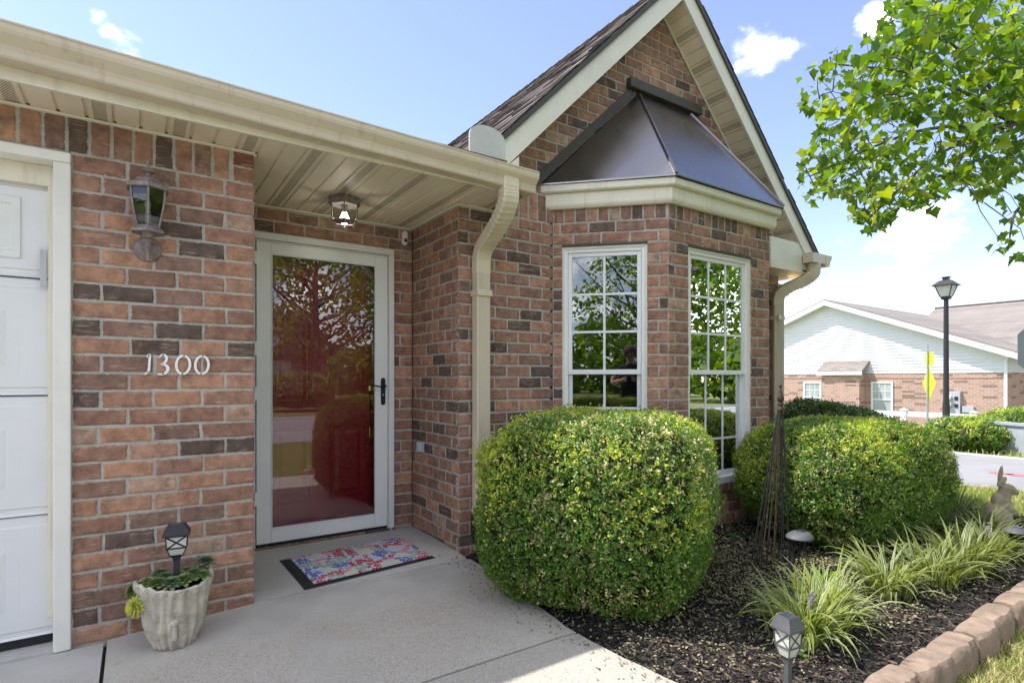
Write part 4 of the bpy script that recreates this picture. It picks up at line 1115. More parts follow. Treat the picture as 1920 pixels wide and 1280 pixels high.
b = MB(); b.sweep(rect_prof(.118, .09), [(dsx, 3.236, .29), (dsx, 3.236, .16), (dsx + .02, 3.19, .06), (dsx + .06, 3.08, -.01)], (1, 0, 0)); b.build('drain_adapter', MAT['rubber'], dp)
dp2 = downpipe([(5.690, 2.995, 2.36), (5.690, 2.995, 2.30), (5.680, 3.005, 2.25), (5.62, 3.07, 2.185), (5.53, 3.15, 2.13), (5.465, 3.215, 2.07), (5.45, 3.235, 2.01), (5.45, 3.236, 1.95)], -.03, (.8, -.6, 0), 'downpipe', .108, .078)
b = MB(); b.box((5.395, 3.19, 1.80), (5.505, 3.285, 1.84)); b.build('strap', MAT['gutter2'], dp2)

# ------------------------------------------------------------------ fixtures on the house
# wall lantern
def wall_lantern(c, wall_y):
    root = empty('wall_lantern', (c[0], wall_y, c[2] - .17), 'weathered bronze carriage lantern mounted on the pillar above the house number', 'lantern')
    cx, cy, cz = c; H = 6; ph = rad(30)
    b = MB(); b.lathe([(.058, 0), (.058, .006), (.050, .016), (.036, .020), (.030, .028)], (0, 0, 0), 24); b.rot(Matrix.Translation((cx, wall_y + .002, cz - .165)) @ Matrix.Rotation(rad(90), 4, 'X')); b.build('back_plate', MAT['verdi'], root, smooth=True)
    b = MB(); b.tube(smooth_path([(cx, wall_y - .01, cz - .165), (cx, wall_y - .06, cz - .172), (cx, cy + .01, cz - .165), (cx, cy, cz - .14)], 5), .011, 10)
    b.lathe([(.004, -.235), (.009, -.215), (.006, -.20), (.012, -.19), (.020, -.180), (.013, -.170), (.016, -.155), (.022, -.150), (.022, -.142), (.016, -.136), (.024, -.125), (.024, -.100)], (cx, cy, cz), 16); b.build('arm', MAT['verdi'], root, smooth=True)
    b = MB(); b.lathe([(.03, -.105), (.072, -.112), (.070, -.104), (.048, -.086), (.046, -.080)], (cx, cy, cz), H, phase=ph); b.build('lower_tray', MAT['verdi'], root)
    prof = [(.047, -.082), (.058, -.04), (.067, .005), (.073, .05), (.074, .082)]
    for j in range(H):
        a = 2*math.pi*j/H + ph; q = 2*math.pi*(j+1)/H + ph
        b = MB(); b.tube([(cx + r_*math.cos(a), cy + r_*math.sin(a), cz + z) for r_, z in prof], .0052, 6); b.build('rib', MAT['verdi'], root)
        b = MB(); b.loft([[(cx + r_*.985*math.cos(a), cy + r_*.985*math.sin(a), cz + z), (cx + r_*.985*math.cos(q), cy + r_*.985*math.sin(q), cz + z)] for r_, z in prof], closed=False); b.build('glass_panel', MAT['smoke'], root)
    b = MB(); b.lathe([(.074, .080), (.092, .082), (.094, .098), (.084, .104), (.058, .116)], (cx, cy, cz), H, phase=ph); rf = b.build('roof', MAT['verdi'], root)
    b = MB(); b.lathe([(.050, .112), (.053, .122), (.046, .132), (.020, .142), (.010, .150), (.010, .158), (.026, .166), (.024, .172), (.011, .180), (.006, .19), (.005, .205), (.008, .212), (.005, .222), (.001, .225)], (cx, cy, cz), 18); b.build('finial', MAT['verdi'], rf, smooth=True)
    b = MB(); b.lathe([(.012, -.08), (.012, -.03), (.010, .0), (.014, .02), (.002, .055)], (cx, cy, cz), 10); b.build('bulb', MAT['frost'], root, smooth=True)
MAT['smoke'] = m_glass('smoked_lamp_glass', 1.9, (.62, .66, .60))
wall_lantern((.045, 3.035, 1.965), YG)
# flush lantern on the porch soffit
def porch_light(c):
    cx, cy, zt = c; H = 6; ph = rad(12)
    root = empty('porch_ceiling_light', (cx, cy, zt), 'hexagonal bronze and glass ceiling lantern with its bulb lit over the front door', 'ceiling light')
    b = MB(); b.lathe([(.072, 0), (.108, -.010), (.112, -.030), (.094, -.048), (.090, -.050), (.04, -.046)], (cx, cy, zt), H, phase=ph); b.build('canopy', MAT['verdi'], root)
    prof = [(.092, -.048), (.088, -.155)]
    for j in range(H):
        a = 2*math.pi*j/H + ph; q = 2*math.pi*(j+1)/H + ph
        b = MB(); b.tube([(cx + r_*math.cos(a), cy + r_*math.sin(a), zt + z) for r_, z in prof], .004, 6)
        b.tube([(cx + .088*math.cos(a), cy + .088*math.sin(a), zt - .155), (cx + .088*math.cos(q), cy + .088*math.sin(q), zt - .155)], .004, 6)
        b.tube([(cx + .088*math.cos(a), cy + .088*math.sin(a), zt - .155), (cx + .058*math.cos(a), cy + .058*math.sin(a), zt - .178)], .0035, 6); b.build('rib', MAT['verdi'], root)
        b = MB(); b.add([(cx + r_*.99*math.cos(t), cy + r_*.99*math.sin(t), zt + z) for (r_, z), t in ((prof[0], a), (prof[0], q), (prof[1], q), (prof[1], a))], [[0, 1, 2, 3]])
        b.add([(cx + .087*math.cos(t), cy + .087*math.sin(t), zt - .156) if k < 2 else (cx + .058*math.cos(t), cy + .058*math.sin(t), zt - .177) for k, t in enumerate((a, q, q, a))], [[0, 1, 2, 3]]); b.build('glass_panel', MAT['lampglass'], root)
    b = MB(); b.lathe([(.019, -.046), (.019, -.085), (.016, -.095)], (cx, cy, zt), 14); b.build('socket', MAT['steel'], root, smooth=True)
    b = MB(); b.lathe([(.014, -.094), (.017, -.105), (.027, -.125), (.030, -.142), (.026, -.158), (.014, -.168), (.001, -.170)], (cx, cy, zt), 18); b.build('bulb', MAT['bulb'], root, smooth=True)
porch_light((1.12, 3.61, ZS + .002))
# motion sensor above the door
b = MB(); n = 12; pl = [(.021*math.cos(math.pi*i/n), .032 + .021*math.sin(math.pi*i/n)) for i in range(n+1)] + [(.021*math.cos(math.pi + math.pi*i/n), -.032 + .021*math.sin(math.pi + math.pi*i/n)) for i in range(n+1)]
root = empty('porch_camera', (1.716, YD, 2.225), 'white capsule shaped camera on the brick beside the door casing', 'camera')
b.prism([(1.716 + x, YD + .002, 2.275 + z) for x, z in pl], (0, -.034, 0)); b.build('body', MAT['vinyl'], root, bevel=.007)
b = MB(); b.box((1.706, YD - .0345, 2.243), (1.731, YD - .028, 2.272)); b.build('lens', MAT['black'], root, bevel=.003)
b = MB(); b.sphere((1.719, YD - .034, 2.262), .005, 8, 6); b.build('sensor', MAT['steel'], root, smooth=True)
# louvred outlet on the porch side wall
root = empty('dryer_vent', (XR, 3.872, .645), 'small grey louvred outlet set in the brick beside the front door', 'vent')
b = MB(); b.box((XR - .012, 3.828, .645), (XR + .01, 3.916, .725)); b.build('plate', MAT['plate'], root, bevel=.003)
for i in range(4):
    b = MB(); y = 3.838 + i*.0195; b.add([(XR - .013, y, .652), (XR - .013, y, .718), (XR - .030, y + .006, .718), (XR - .030, y + .006, .652), (XR - .013, y + .014, .652), (XR - .013, y + .014, .718)], [[0, 1, 2, 3], [3, 2, 5, 4]]); b.build('louvre', MAT['plate'], root)
# twin floodlight at the right corner
root = empty('floodlight', (5.74, 3.42, 2.22), 'twin bulb floodlight under the side eave, one bulb glowing amber', 'floodlight')
b = MB(); b.lathe([(.05, 0), (.05, .03), (.03, .04)], (5.74, 3.46, 2.225), 14); b.tube([(5.74, 3.46, 2.23), (5.84, 3.42, 2.215), (5.93, 3.39, 2.22)], .012, 8); b.tube([(5.74, 3.46, 2.23), (5.76, 3.38, 2.19)], .012, 8); b.build('mount', MAT['white'], root, smooth=True)
def par(p, aim, mat, nm):
    b = MB(); b.lathe([(.018, 0), (.022, .03), (.045, .07), (.058, .095), (.060, .105), (.045, .118), (.001, .124)], (0, 0, 0), 18)
    q = Vector(aim).to_track_quat('Z', 'Y').to_matrix().to_4x4(); b.rot(Matrix.Translation(p) @ q); b.build(nm, mat, root, smooth=True)
par((5.93, 3.39, 2.225), (.55, -.25, -.65), MAT['amber'], 'bulb'); par((5.76, 3.38, 2.195), (.15, -.5, -.7), MAT['steel'], 'bulb')
# house number 1300, cast metal digits screwed to the brick
MAT['digitw'] = pm('white_enamel', (.88, .88, .87), .35, .02, 5)
def digit_strokes(ch):
    if ch == '1': return [[(.30, .84), (.48, .97), (.46, .55), (.40, .18), (.14, .0)]], [.035, .052, .048, .055, .02]
    if ch == '3': return [[(.10, .86), (.30, .97), (.52, .93), (.60, .78), (.48, .60), (.24, .50), (.50, .48), (.68, .34), (.60, .14), (.36, .03), (.0, .03)]], [.02, .04, .055, .06, .05, .035, .055, .075, .065, .048, .034]
    return None, None
def house_digit(ch, x, z, hgt, lab):
    root = empty('house_number', (x + .02, YG, z), lab, 'house number', 'house number digits')
    b = MB(); y0 = YG - .004; th = .006
    if ch in '13':
        st, wd = digit_strokes(ch)
        for pts in st:
            P = smooth_path([(a*hgt*.62, 0, c*hgt) for a, c in pts], 5); W = np.interp(np.linspace(0, 1, len(P)), np.linspace(0, 1, len(wd)), wd)*hgt
            Lf, Rt = [], []
            for i, p in enumerate(P):
                t = (P[min(i+1, len(P)-1)] - P[max(i-1, 0)]).normalized(); nn = Vector((-t.z, 0, t.x))
                Lf.append(p + nn*W[i]); Rt.append(p - nn*W[i])
            rings = [[(x + a.x, y0, z + a.z), (x + c.x, y0, z + c.z), (x + c.x, y0 - th, z + c.z), (x + a.x, y0 - th, z + a.z)] for a, c in zip(Lf, Rt)]
            b.loft(rings)
    else:
        n = 28; rings = []
        for i in range(n + 1):
            a = 2*math.pi*i/n; tl = .10
            def el(rx, rz): 
                X = rx*math.cos(a); Z = rz*math.sin(a); return (x + .30*hgt + X + tl*Z*.4, z + hgt/2 + Z)
            o_ = el(.35*hgt, .50*hgt); i_ = el(.235*hgt, .40*hgt)
            rings.append([(o_[0], y0, o_[1]), (i_[0], y0, i_[1]), (i_[0], y0 - th, i_[1]), (o_[0], y0 - th, o_[1])])
        b.loft(rings, caps=False)
    b.build('digit', MAT['digitw'], root)
    dots = {'1': [(.42, .90), (.36, .14)], '3': [(.36, .95), (.36, .045)]}.get(ch, [(.34, .955), (.27, .05)])
    for a, c in dots:
        q = MB(); q.sphere((x + a*hgt*(.62 if ch in '13' else 1), y0 - th, z + c*hgt), .0034, 8, 6); q.build('screw', MAT['black'], root, smooth=True)
for ch, xx, lab in (('1', .024, 'white metal numeral one, first of the house number on the pillar'), ('3', .085, 'white metal numeral three between the one and a zero'), ('0', .160, 'white metal zero next to the numeral three'), ('0', .240, 'white metal zero ending the house number')): house_digit(ch, xx, 1.212, .098, lab)
# ------------------------------------------------------------------ door mat
def door_mat():
    lb, rb, rf, lf = Vector((.740, 3.715, 0)), Vector((1.565, 3.785, 0)), Vector((1.600, 3.262, 0)), Vector((.765, 3.175, 0))
    root = empty('door_mat', ((lb + rf)/2).to_tuple()[:2] + (slab_z(1.1, 3.5),), 'floral doormat in red, blue and pink with a black rubber border', 'doormat')
    def P(u, v, z):
        p = lb.lerp(rb, u).lerp(lf.lerp(rf, u), v); return (p.x, p.y, slab_z(p.x, p.y) + z)
    def sheet(u0, u1, v0, v1, z0, z1, nu=20, nv=10, wave=0):
        b = MB(); V = []
        for j in range(nv+1):
            for i in range(nu+1):
                u = u0 + (u1-u0)*i/nu; v = v0 + (v1-v0)*j/nv
                edge = i in (0, nu) or j in (0, nv)
                V.append(P(u, v, (z0 + .001 if edge else z1) + wave*mnoise.noise((u*5, v*4, 3))))
        b.add(V, [[j*(nu+1)+i, (j+1)*(nu+1)+i, (j+1)*(nu+1)+i+1, j*(nu+1)+i+1] for j in range(nv) for i in range(nu)]); return b
    sheet(0, 1, 0, 1, .0, .007, 30, 14).build('rubber_border', MAT['rubber'], root)
    sheet(.075, .985, .035, .94, .007, .011, 30, 14, .0012).build('printed_pile', MAT['floral'], root)
door_mat()

# ------------------------------------------------------------------ clipped shrubs
def leaf_quads(P, Nn, size, aspect, jit, cols, rg):
    """one folded rhombus-like leaf per point"""
    n = len(P)
    Nv = Nn + rg.normal(0, jit, (n, 3)); Nv /= np.linalg.norm(Nv, axis=1, keepdims=True) + 1e-9
    t = rg.normal(0, 1, (n, 3)); t -= (t*Nv).sum(1, keepdims=True)*Nv; t /= np.linalg.norm(t, axis=1, keepdims=True) + 1e-9
    s = np.cross(Nv, t); L = (size*rg.uniform(.65, 1.25, n))[:, None]; w = L*aspect
    base = P - t*L*.5; tip = P + t*L*.5
    k = .12
    V = np.stack([base, P + s*w*.5 + Nv*L*k - t*L*.05, tip, P - s*w*.5 + Nv*L*k - t*L*.05], 1).reshape(-1, 3)
    F = np.arange(n*4).reshape(n, 4)
    # fold: two triangles
    F = np.concatenate([F[:, [0, 1, 2]], F[:, [0, 2, 3]]])
    return V, F, np.repeat(cols, 4, 0)
def np_noise(P, sc, seed):
    return np.array([mnoise.noise((p[0]*sc + seed, p[1]*sc - seed, p[2]*sc + 2*seed)) for p in P])
def shrub(name, c, rx, ry, h, nleaf, lsize, label, seed, power=2.6, rot=0.0, dead=.12, lean=0.0, tilt=(0, 0), tone=1.0, group=None, cat='shrub', yellow=.5, low=.10):
    rg = np.random.default_rng(seed); cx, cy, cz = c
    root = empty(name, c, label, cat, group)
    def surf(D):
        """superellipsoid radius along unit directions, lumpy"""
        q = (np.abs(D[:, 0])**power + np.abs(D[:, 1])**power + np.abs(D[:, 2])**power)**(-1/power)
        return q
    def waves(D_, fr, k, sd):
        w = np.random.default_rng(sd); K = w.normal(0, 1, (k, 3)); K *= fr/np.linalg.norm(K, axis=1, keepdims=True); ph_ = w.uniform(0, 6.28, k)
        return np.sin(D_ @ K.T + ph_).sum(1)/math.sqrt(k)
    per = 8; ns = nleaf//per
    D = rg.normal(0, 1, (ns, 3)); D /= np.linalg.norm(D, axis=1, keepdims=True)
    D[:, 2] = np.where(D[:, 2] < -.75, -D[:, 2], D[:, 2])
    lump = .022*waves(D, 5, 10, seed) + .016*waves(D, 13, 14, seed + 1) + .010*waves(D, 30, 18, seed + 2)
    patch = waves(D, 6, 10, seed + 5) + .6*waves(D, 17, 12, seed + 6)          # yellowing and die-back come in patches
    depth = np.abs(rg.normal(0, .028, ns)); stray = rg.random(ns) < .035
    r_ = surf(D)*(1 + lump) - depth/max(rx, h*.5); r_ = np.where(stray, r_ + rg.uniform(.01, .055, ns)/max(rx, .4), r_)
    # worn openings where the dark hull shows through the sticks
    hole_d = rg.normal(0, 1, (9, 3)); hole_d /= np.linalg.norm(hole_d, axis=1, keepdims=True); keep = np.ones(ns, bool)
    for hd, hs in zip(hole_d, rg.uniform(.05, .12, 9)):
        dd = np.linalg.norm((D - hd)*np.array([1, 1, 1.8]), axis=1) + .02*waves(D, 40, 8, seed + 9); keep &= ~((dd < hs) & (rg.random(ns) < .9))
    P = D*r_[:, None]*np.array([rx, ry, h*.5]); P[:, 2] += h*.5
    zt = np.clip(P[:, 2]/h, 0, 1); k = 1 - low*np.clip(.45 - zt, 0, 1)/.45*1.6
    P[:, 0] *= k; P[:, 1] *= k; P[:, 2] += tilt[0]*P[:, 0] + tilt[1]*P[:, 1]
    Nn = D/np.array([rx, ry, h*.5]); Nn /= np.linalg.norm(Nn, axis=1, keepdims=True)
    cr, sr = math.cos(rot), math.sin(rot); R = np.array([[cr, -sr, 0], [sr, cr, 0], [0, 0, 1]])
    P = P @ R.T + np.array(c); Nn = Nn @ R.T; keep &= P[:, 2] > c[2] + .02
    P, Nn, patch = P[keep], Nn[keep], patch[keep]; ns = len(P); n = ns*per
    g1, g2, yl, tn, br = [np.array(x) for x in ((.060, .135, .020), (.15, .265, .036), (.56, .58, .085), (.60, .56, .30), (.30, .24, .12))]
    top = np.clip(Nn[:, 2]*.9 + .25, 0, 1)  # upward-facing shoots go yellower, sunlit tops put into the colour
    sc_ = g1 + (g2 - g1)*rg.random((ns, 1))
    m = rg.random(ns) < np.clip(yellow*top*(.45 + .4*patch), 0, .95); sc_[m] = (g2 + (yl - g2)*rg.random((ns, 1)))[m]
    m = rg.random(ns) < np.clip(dead*(.5 - .9*patch), .01, .6); sc_[m] = (tn*rg.uniform(.5, 1.05, (ns, 1)))[m]
    m = rg.random(ns) < dead*.2; sc_[m] = (br*rg.uniform(.6, 1.2, (ns, 1)))[m]
    # leaves stand along a short shoot that points outwards and up
    sh = Nn + rg.normal(0, .55, (ns, 3)) + np.array([0, 0, .25]); sh /= np.linalg.norm(sh, axis=1, keepdims=True)
    tt = np.tile(np.linspace(-.5, .55, per), ns); S3 = np.repeat(sh, per, 0); P = np.repeat(P, per, 0) + S3*(tt*lsize*2.0)[:, None] + rg.normal(0, lsize*.38, (n, 3))
    Nn = np.repeat(Nn, per, 0)*.55 + S3*.5; Nn /= np.linalg.norm(Nn, axis=1, keepdims=True)
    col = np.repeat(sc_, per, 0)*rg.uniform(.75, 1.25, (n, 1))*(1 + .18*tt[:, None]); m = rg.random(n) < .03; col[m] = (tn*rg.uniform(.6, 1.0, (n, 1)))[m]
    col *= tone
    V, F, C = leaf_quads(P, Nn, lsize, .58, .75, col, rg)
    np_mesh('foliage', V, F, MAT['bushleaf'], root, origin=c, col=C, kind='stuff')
    # added dark hull keeps light out, its colour standing for shade; sticks reach the surface
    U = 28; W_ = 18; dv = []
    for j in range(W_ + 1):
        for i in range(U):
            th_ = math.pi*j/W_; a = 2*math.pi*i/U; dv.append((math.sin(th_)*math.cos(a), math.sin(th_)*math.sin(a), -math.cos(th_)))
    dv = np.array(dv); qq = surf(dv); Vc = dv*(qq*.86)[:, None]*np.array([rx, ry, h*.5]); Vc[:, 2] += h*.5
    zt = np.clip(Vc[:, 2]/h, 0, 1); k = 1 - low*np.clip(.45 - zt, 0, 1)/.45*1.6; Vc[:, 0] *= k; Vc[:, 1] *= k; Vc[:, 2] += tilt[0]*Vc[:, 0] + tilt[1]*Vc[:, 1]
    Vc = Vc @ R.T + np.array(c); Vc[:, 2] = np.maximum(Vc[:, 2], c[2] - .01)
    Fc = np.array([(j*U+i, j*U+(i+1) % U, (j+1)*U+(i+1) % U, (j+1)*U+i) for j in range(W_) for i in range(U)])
    np_mesh('dark_hull', Vc, Fc, MAT['core'], root, origin=c)
    b = MB(); r2 = random.Random(seed)
    for k_ in range(int(170*min(1, rx/.7))):
        i = r2.randrange(n); p = Vector(P[i]); cc = Vector((cx, cy, cz + h*.35)); d_ = (p - cc).normalized()
        q0 = p - d_*.14 + Vector((r2.uniform(-.03, .03), r2.uniform(-.03, .03), r2.uniform(-.04, .01))); q1 = p + d_*r2.uniform(-.01, .03) + Vector((0, 0, r2.uniform(0, .03)))
        b.tube([q0, (q0 + q1)/2 + Vector((r2.uniform(-.01, .01), r2.uniform(-.01, .01), .005)), q1], [.0022, .0016, .0009], 3, caps=False)
    b.build('twigs', MAT['twig'], root, kind='stuff')
    b = MB()
    for k_ in range(5):
        a = k_*1.3; b.tube([(cx + .05*math.cos(a), cy + .05*math.sin(a), cz - .03), (cx + .1*math.cos(a), cy + .1*math.sin(a), cz + .12), (cx + .25*math.cos(a), cy + .25*math.sin(a), cz + .32)], [.018, .014, .010], 6)
    b.build('stem', MAT['bark'], root)
    return root
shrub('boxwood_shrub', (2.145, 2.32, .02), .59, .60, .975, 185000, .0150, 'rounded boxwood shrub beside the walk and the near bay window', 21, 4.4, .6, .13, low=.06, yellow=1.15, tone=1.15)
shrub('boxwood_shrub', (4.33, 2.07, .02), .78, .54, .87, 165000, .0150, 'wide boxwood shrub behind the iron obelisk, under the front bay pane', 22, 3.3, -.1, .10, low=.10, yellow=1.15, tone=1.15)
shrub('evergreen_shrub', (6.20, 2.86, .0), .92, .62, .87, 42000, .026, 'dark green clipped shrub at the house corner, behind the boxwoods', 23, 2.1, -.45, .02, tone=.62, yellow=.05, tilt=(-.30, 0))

# ------------------------------------------------------------------ mulch chips, litter
def scatter(n, rg, area):
    x0, x1, y0, y1 = area; X = rg.uniform(x0, x1, n); Y = rg.uniform(y0, y1, n); return X, Y
def chips():
    rg = np.random.default_rng(4); n = 42000
    # denser close to the viewer
    X = 1.66 + 4.45*rg.random(n)**1.4; Y = rg.uniform(.985, 3.4, n)
    we = np.array([walk_edge(y) for y in Y]); ok = X > we + .012
    ok &= ~((X > 1.75) & (Y > 3.22) & (X < 5.6)); X, Y = X[ok], Y[ok]; n = len(X)
    Z = np.array([bed_z(x, y) for x, y in zip(X, Y)]) + rg.uniform(.0, .010, n)
    L = rg.uniform(.009, .032, n)*(1 + .3*(X > 3.5)); W = rg.uniform(.003, .009, n); T = rg.uniform(.002, .005, n)
    a = rg.uniform(0, 2*np.pi, n); tl = rg.normal(0, .22, n)
    ax = np.stack([np.cos(a)*np.cos(tl), np.sin(a)*np.cos(tl), np.sin(tl)], 1); ay = np.stack([-np.sin(a), np.cos(a), rg.normal(0, .3, n)], 1); az = np.cross(ax, ay)
    P = np.stack([X, Y, Z], 1)
    def pt(u, v, w): return P + ax*(L*u)[:, None] + ay*(W*v)[:, None] + az*(T*w)[:, None]
    V = np.stack([pt(-1, -.6, 0), pt(1, -.4, 0), pt(.9, .5, 0), pt(-.9, .8, 0), pt(-.85, .1, 1), pt(.8, -.05, 1)], 1).reshape(-1, 3)
    f0 = np.array([[0, 1, 5, 4], [2, 3, 4, 5]]); base = (np.arange(n)*6)[:, None, None]
    F = (f0[None] + base).reshape(-1, 4)
    pal = np.array([(.016, .015, .014), (.028, .024, .022), (.045, .037, .031), (.085, .066, .052), (.17, .135, .10)]); near = Y + .25*rg.normal(size=n) < 1.75  # paler chips ahead of the eave shadow edge, sunlight put into their colour
    pr = rg.random(n); ci = np.where(near, np.digitize(pr, [.20, .42, .64, .85]), np.digitize(pr, [.40, .75, .92, .99]))
    C = np.repeat(pal[ci]*rg.uniform(.55, 1.1, (n, 1)), 6, 0)
    o = np_mesh('mulch_chips', V, F, MAT['chip'], col=C, kind='stuff'); tag(o, 'dark shredded bark mulch covering the planting bed', 'mulch')
    # dropped boxwood leaves, thick round the shrubs
    n = 20000; c = np.array([(2.3, 2.3), (4.1, 1.95), (3.3, 2.1), (3.0, 1.5)])[rg.choice(4, n, p=[.38, .2, .3, .12])]
    XY = c + rg.normal(0, 1, (n, 2))*np.array([.55, .50]); we = np.array([walk_edge(y) for y in XY[:, 1]])
    ok = (XY[:, 0] > we - .03) & (XY[:, 1] > 1.1) & (XY[:, 1] < 3.1); XY = XY[ok]; n = len(XY)
    Z = np.array([bed_z(x, y) for x, y in XY]) + rg.uniform(.008, .016, n)
    Nn = np.tile([0, 0, 1.0], (n, 1)); cols = np.array([(.36, .31, .19), (.44, .38, .24), (.26, .21, .12), (.30, .32, .14)])[rg.integers(0, 4, n)]*rg.uniform(.7, 1.1, (n, 1))
    # a few have blown onto the walk and porch
    k = 260; yy = rg.uniform(1.1, 3.3, k); xx = np.array([walk_edge(y) for y in yy]) - np.abs(rg.normal(0, .10, k)) - .01
    XY = np.concatenate([XY, np.column_stack([xx, yy])]); Z = np.concatenate([Z, np.array([slab_z(x, y) + .003 for x, y in zip(xx, yy)])]); Nn = np.tile([0, 0, 1.0], (n + k, 1)); cols = np.concatenate([cols, np.array([(.30, .25, .15)])*rg.uniform(.3, 1.1, (k, 1))])
    V, F, C = leaf_quads(np.column_stack([XY, Z]), Nn, .016, .6, .4, cols, rg)
    o = np_mesh('leaf_litter', V, F, MAT['litter'], col=C, kind='stuff'); tag(o, 'pale dropped leaves scattered over the mulch', 'leaf litter')
chips()

# ------------------------------------------------------------------ edging stones
def edging():
    root = empty('stone_edging', (4.6, 1.0, 0), 'row of tan scalloped concrete edging stones holding the mulch bed', 'edging')
    r = random.Random(9); x = 1.70; 
    while x < 6.05:
        w = r.uniform(.245, .30); rings = []; n = 10; yo = r.uniform(-.010, .010); zo = r.uniform(-.008, .008); hgt = .105 + r.uniform(-.006, .008); ty = r.uniform(-.02, .02)
        V = []
        def sec(u):  # scalloped front: bulges out in the middle
            f = .892 - .026*math.sin(math.pi*min(1, max(0, u)))**.7 + r.uniform(-.004, .004); return f
        prof = []
        for i in range(n + 1):
            u = i/n; xx = x + .007 + (w - .014)*u; yf = sec(u) + yo + ty*(u-.5); top = hgt - .012 + zo + .004*mnoise.noise((xx*9, 3, 1)) - (.016 if i in (0, n) else (.004 if i in (1, n-1) else 0))
            yb = .992 + yo
            ring = [(xx, yf + .010, -.09), (xx, yf - .004, -.02), (xx, yf + r.uniform(-.008, .006), top*.55), (xx, yf + .004, top - .014), (xx, yf + .014 + r.uniform(-.004, .006), top), (xx, (yf+yb)/2, top + r.uniform(-.006, .006)), (xx, yb - .01, top - .004), (xx, yb, top - .02), (xx, yb, -.09)]
            rings.append(ring)
        b = MB(); b.loft(rings); b.build('stone', MAT['edging'], root, smooth=True)
        x += w + .002
edging()

# ------------------------------------------------------------------ variegated liriope
def liriope(c, nb, ln, seed, label, spread=1.0, dark=0.0, flowers=0):
    rg = np.random.default_rng(seed); root = empty('liriope_plant', c, label, 'plant', 'variegated liriope along the edging')
    V, F, C = [], [], []; S = 7
    crm, grn, yel = np.array((.68, .67, .36)), np.array((.13, .21, .055)), np.array((.60, .58, .11))
    for k in range(nb):
        a = rg.uniform(0, 2*np.pi); L = ln*rg.uniform(.55, 1.15); lean = rg.uniform(.35, 1.45)*spread; w = rg.uniform(.0048, .0085)
        o = np.array(c) + np.array([math.cos(a), math.sin(a), 0])*rg.uniform(0, .10) + np.array([rg.normal(0, .03), rg.normal(0, .03), 0])
        d = np.array([math.cos(a), math.sin(a), 0]); s = np.array([-math.sin(a), math.cos(a), 0]); tw = rg.uniform(-.5, .5)
        p = o.copy(); ang = rg.uniform(.05, .55); st = L/S; b0 = len(V); bend = lean*1.9/S
        tone = rg.uniform(.75, 1.15)*(1 - dark*rg.uniform(.4, 1)); yl = rg.random() < .35
        for i in range(S + 1):
            u = i/S; ww = w*(1 - u**3)*(0.7 + .5*math.sin(math.pi*min(1, u*1.2))) + .0004
            ss = s*math.cos(tw*u) + np.array([0, 0, 1])*math.sin(tw*u)
            fold = .25*ww
            for q, cc in ((-1, 0), (-.32, 1), (.32, 1), (1, 0)):
                V.append(p + ss*ww*q + np.array([0, 0, fold*(abs(q))]))
                C.append((grn if cc else (yel if yl else crm))*tone)
            p = p + (d*math.sin(ang) + np.array([0, 0, 1])*math.cos(ang))*st; ang += bend*(.6 + .8*u)
            if p[2] < c[2] + .015: p[2] = c[2] + .015
        for i in range(S):
            for q in range(3): F.append((b0 + i*4 + q, b0 + i*4 + q + 1, b0 + (i+1)*4 + q + 1, b0 + (i+1)*4 + q))
    np_mesh('leaves', np.array(V), np.array(F), MAT['blade'], root, origin=c, col=np.array(C), smooth=True, kind='stuff')
    for k in range(flowers):
        b = MB(); a = rg.uniform(0, 6.28); p0 = Vector(c); p1 = p0 + Vector((math.cos(a)*.06 - .05, math.sin(a)*.05, ln*.72))
        b.tube([p0, (p0+p1)/2 + Vector((0, 0, .02)), p1], .002, 5)
        for j in range(26):
            t = .62 + .38*j/26; q = p0.lerp(p1, t) + Vector((rg.normal(0, .006), rg.normal(0, .006), 0)); b.sphere(q, .0048, 5, 4)
        b.build('flower_spike', MAT['lilac'], root)
MAT['lilac'] = pm('lilac_flower', (.30, .22, .34), .7, .2, 40)
liriope((2.42, 1.31, .045), 170, .335, 1, 'variegated liriope clump with a lilac flower spike behind the square solar lantern', 1.0, 0, 1)
liriope((2.68, 1.38, .045), 150, .335, 2, 'pale striped liriope clump with a fresh green seedling beside it', 1.0)
liriope((3.30, 1.36, .045), 150, .32, 3, 'striped liriope clump in front of the wide boxwood', 1.0, .1)
liriope((3.68, 1.28, .045), 150, .32, 4, 'dense liriope clump, second along the edging towards the rabbit', 1.0, .25)
liriope((4.05, 1.26, .045), 180, .35, 5, 'large liriope clump arching over the edging, third from the square solar lantern', 1.05, .2)
liriope((4.48, 1.28, .045), 170, .34, 6, 'bushy liriope clump just behind the round solar lamp at the edging', 1.0, .4, 1)
liriope((5.25, 1.72, .045), 140, .35, 7, 'shaded blue green liriope clump left of the rabbit statue', 1.0, .55, 1)
liriope((4.92, 1.43, .045), 150, .34, 8, 'liriope clump between the wide boxwood and the rabbit statue', .9, .6)
